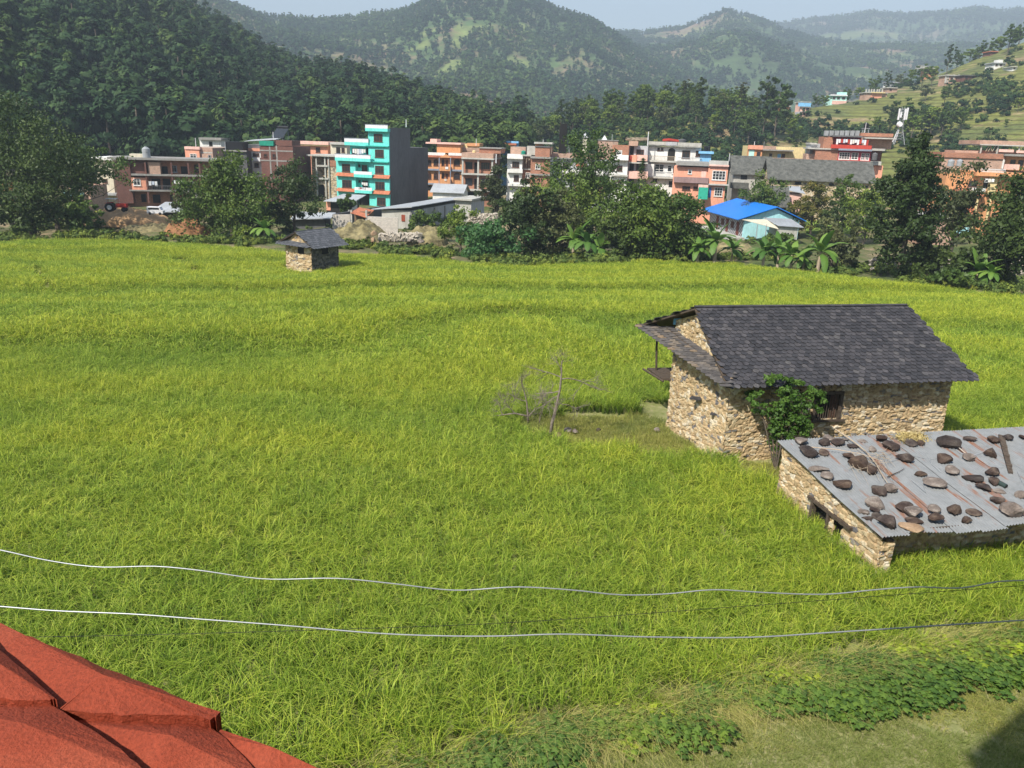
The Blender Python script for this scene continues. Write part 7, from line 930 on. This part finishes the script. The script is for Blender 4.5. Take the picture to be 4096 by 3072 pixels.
def plate(pts, dz, th, ridge=None, tilt=0):
    P = [gz(x, y, Z0)-ro+np.array([0, 0, dz]) for x, y in pts]; cen = np.mean(P, 0); b = MB(); n = len(P); m_ = 6
    # domed plate: subdivide each edge and pull a crest line up
    ring = []
    for i in range(n):
        for k in range(m_): t = k/m_; q_ = P[i]*(1-t)+P[(i+1) % n]*t; ring.append(q_+np.array([rr.normal(0, .0022), rr.normal(0, .0022), rr.normal(0, .0004)]))
    N_ = len(ring); mid = [cen*.5+q_*.5+np.array([0, 0, .017]) for q_ in ring]; c2 = cen+np.array([0, 0, .033]); V = ring+mid+[c2]+[q_-np.array([0, 0, th]) for q_ in ring]; F = []
    for i in range(N_): j = (i+1) % N_; F += [(i, j, N_+j, N_+i), (N_+i, N_+j, 2*N_), (j, i, 2*N_+1+i, 2*N_+1+j)]
    b.add(V, F); return b.build('plate', REDM, root)
plate([(-400, 2360), (0, 2543), (278, 2657), (600, 2790), (880, 2904), (850, 2932), (785, 2916), (500, 2908), (266, 2897), (234, 2891), (0, 2640), (-400, 2330)][1:11], .035, .06); plate([(886, 2918), (1250, 3072), (1500, 3180), (1050, 3120), (842, 2938)], .0, .06); plate([(266, 2897), (500, 2908), (785, 2916), (850, 2932), (1000, 3072), (1080, 3160), (600, 3180), (494, 3072)], .012, .06); plate([(-300, 2400), (0, 2672), (234, 2889), (215, 2894), (0, 2891), (-300, 2880)], .062, .08); plate([(-300, 2890), (0, 2893), (222, 2896), (494, 3072), (620, 3190), (-300, 3250)], .048, .07); plate([(-500, 2330), (0, 2545), (0, 2668), (-300, 2400)], .035, .06)
Pp = [gz(x, y, Z0)-ro for x, y in [(-500, 2345), (0, 2560), (880, 2925), (1500, 3190), (900, 3500), (-900, 3500)]]; MB().prism([tuple(p+np.array([0, 0, -.03])) for p in Pp], (0, 0, -.32)).build('ledge', REDM, root)
# ---- the building the photo is taken from: behind the camera, it throws the shadow at lower right
fd = np.array([math.cos(rad(35.6)), math.sin(rad(35.6))]); root = empty('concrete_building', (-2.8, -2.8, 0), rad(35.6), 'tall concrete building behind the camera whose shadow falls on the lawn', 'building'); MB().box(0, 18, -9, 0, -.5, 21.8).build('wall', CONC_L, root); MB().box(-.0, 18.2, -9.2, .15, 21.81, 22.0).build('roof', CONC, root)
for i in range(5):
    for k in range(6): f = MB().box(1.2+i*3.4, 2.8+i*3.4, .002, .08, 1.2+k*3.4, 2.7+k*3.4).build('window', WOODF, root)
# ---- ground cover in the foreground
def cover():
    rng = np.random.default_rng(17)
    GR = vramp('short_grass', [(0, (.14, .175, .04)), (.5, (.23, .27, .065)), (.8, (.36, .35, .13)), (1, (.56, .47, .25))], .7, amt=0, trans=.25, inst=[(0, (.85, .9, .8)), (.5, (1, 1, 1)), (1, (1.35, 1.2, 1.1))])
    tm = [merge(blades(560, 1.0, .05, .17, .013, .6, .5, 2, rng, v0=.15, v1=.8), blades(190, 1.0, .05, .15, .012, .8, .7, 2, rng, v0=.9, v1=1.0)) for _ in range(5)]
    X, Y = np.meshgrid(np.arange(-4, 22, .8), np.arange(9, 22, .8)); X = X.ravel()+rng.normal(0, .1, X.size); Y = Y.ravel()+rng.normal(0, .1, Y.size); k = (Y < ynear(X, RE)+.6); X, Y = X[k], Y[k]
    X2, Y2 = np.meshgrid(np.arange(-1, 20, .75), np.arange(24.5, 35, .75)); X2 = X2.ravel(); Y2 = Y2.ravel(); k = (inpoly(X2, Y2, CLEAR_P) | inpoly(X2, Y2, GAP_P)) & ~inpoly(X2, Y2, [(8.2, 28.7), (17.9, 30.7), (16.7, 35), (7, 33)]); X = np.concatenate([X, X2[k]]); Y = np.concatenate([Y, Y2[k]]); m = len(X)
    o = scatter('short_grass', tm, np.stack([X, Y, gh(X, Y)], -1), rng.uniform(0, 6.3, m), np.stack([np.full(m, 1.), np.full(m, 1.), np.where(Y > 22, 2.4, 1.)], -1), rng.integers(0, 5, m), np.clip(.5+2.4*(fbm(X/2.5, Y/2.5, 2, 3)-.5)+rng.normal(0, .08, m)+.1*(Y > 22), 0, 1), [GR]); o['label'] = 'short worn grass of the lawn and the clearing'
    # straw and leaning rice at the field edge
    n = 430; t = rng.uniform(-.02, 1, n); x = -3+t*21; y = ynear(x, RE)+rng.normal(0, .22, n); st = [blades(46, .55, .45, .95, .011, 1.0, .35, 4, rng, v0=.2, v1=1, az=-1.2, azs=.8) for _ in range(5)]
    o = scatter('straw_edge', st, np.stack([x, y, gh(x, y)+.02], -1), rng.normal(0, .4, n), rng.uniform(.6, 1.1, n), rng.integers(0, 5, n), rng.uniform(0, 1, n), [vramp('straw_edge', [(0, (.30, .36, .06)), (.4, (.55, .52, .16)), (1, (.72, .58, .28))], amt=0, trans=.3)]); o['label'] = 'dry yellow straw and rice leaning over the field edge'
    # bean plants
    BE = vramp('bean_leaf', [(0, (.050, .10, .014)), (.45, (.085, .155, .020)), (.9, (.14, .22, .03)), (.96, (.35, .36, .04)), (1, (.62, .50, .05))], .5, amt=0, spec=.4, trans=.25, inst=[(0, (.75, .85, .9)), (.6, (1, 1, 1)), (.85, (1.25, 1.15, .9)), (1, (2.6, 2.0, .8))])
    def bean():
        V = []; F = []; A = []
        for i in range(46):
            an = rng.uniform(0, 6.28); r = rng.uniform(0, .42); p = np.array([math.cos(an)*r, math.sin(an)*r, .10+rng.uniform(0, .26)*(1.1-r)]); yw = rng.uniform(); hd = an+rng.normal(0, .8)
            for q_ in (-1, 0, 1):
                d = np.array([math.cos(hd+q_*1.0), math.sin(hd+q_*1.0), -.35]); d /= np.linalg.norm(d); sd = np.cross(d, [0, 0, 1]); sd /= np.linalg.norm(sd); L_ = .085*rng.uniform(.8, 1.25); k = len(V); V += [p, p+d*L_*.4+sd*L_*.42-np.array([0, 0, .012]), p+d*L_*1.15, p+d*L_*.4-sd*L_*.42-np.array([0, 0, .012])]; F.append((k, k+1, k+2, k+3)); A += [yw*.88 if yw < .994 else .98]*4
        return dict(V=np.array(V), F=np.array(F), a=np.array(A))
    bt = [bean() for _ in range(6)]; n = 900; x = rng.uniform(-3, 18, n); lo = ynear(x, LE); hi = ynear(x, RE)-.1; y = lo+(hi-lo)*rng.uniform(0, 1, n); k = fbm(x/1.1, y/1.1, 44, 3)+.28*((y-lo)/(hi-lo)) > .50; x, y = x[k], y[k]; n = len(x); cv = np.clip(.45+1.6*(fbm(x/1.4, y/1.4, 45, 2)-.5)+rng.normal(0, .07, n)+.75*np.exp(-((x-3.3)/.9)**2-((y-14.5)/.5)**2), 0, 1)
    o = scatter('bean_plants', bt, np.stack([x, y, gh(x, y)], -1), rng.uniform(0, 6.3, n), rng.uniform(.75, 1.35, n), rng.integers(0, 6, n), cv, [BE]); o['label'] = 'low leafy bean plants with some yellow leaves along the lawn'
cover()
# ---------------------------------------------------------------- haze (one closed box of even pale air)
hb = MB(); hb.box(-5800, 5800, -5800, 5800, -9, 900); hz = bpy.data.materials.new('haze'); hz.use_nodes = True; _n = hz.node_tree; _n.nodes.remove(_n.nodes['Principled BSDF']); pv = _n.nodes.new('ShaderNodeVolumePrincipled'); pv.inputs['Color'].default_value = (.68, .83, 1.0, 1); pv.inputs['Density'].default_value = HAZE_D; pv.inputs['Anisotropy'].default_value = .0
_n.links.new(pv.outputs[0], _n.nodes['Material Output'].inputs['Volume'])
ho = hb.build('haze', hz); tag(ho, kind='stuff')
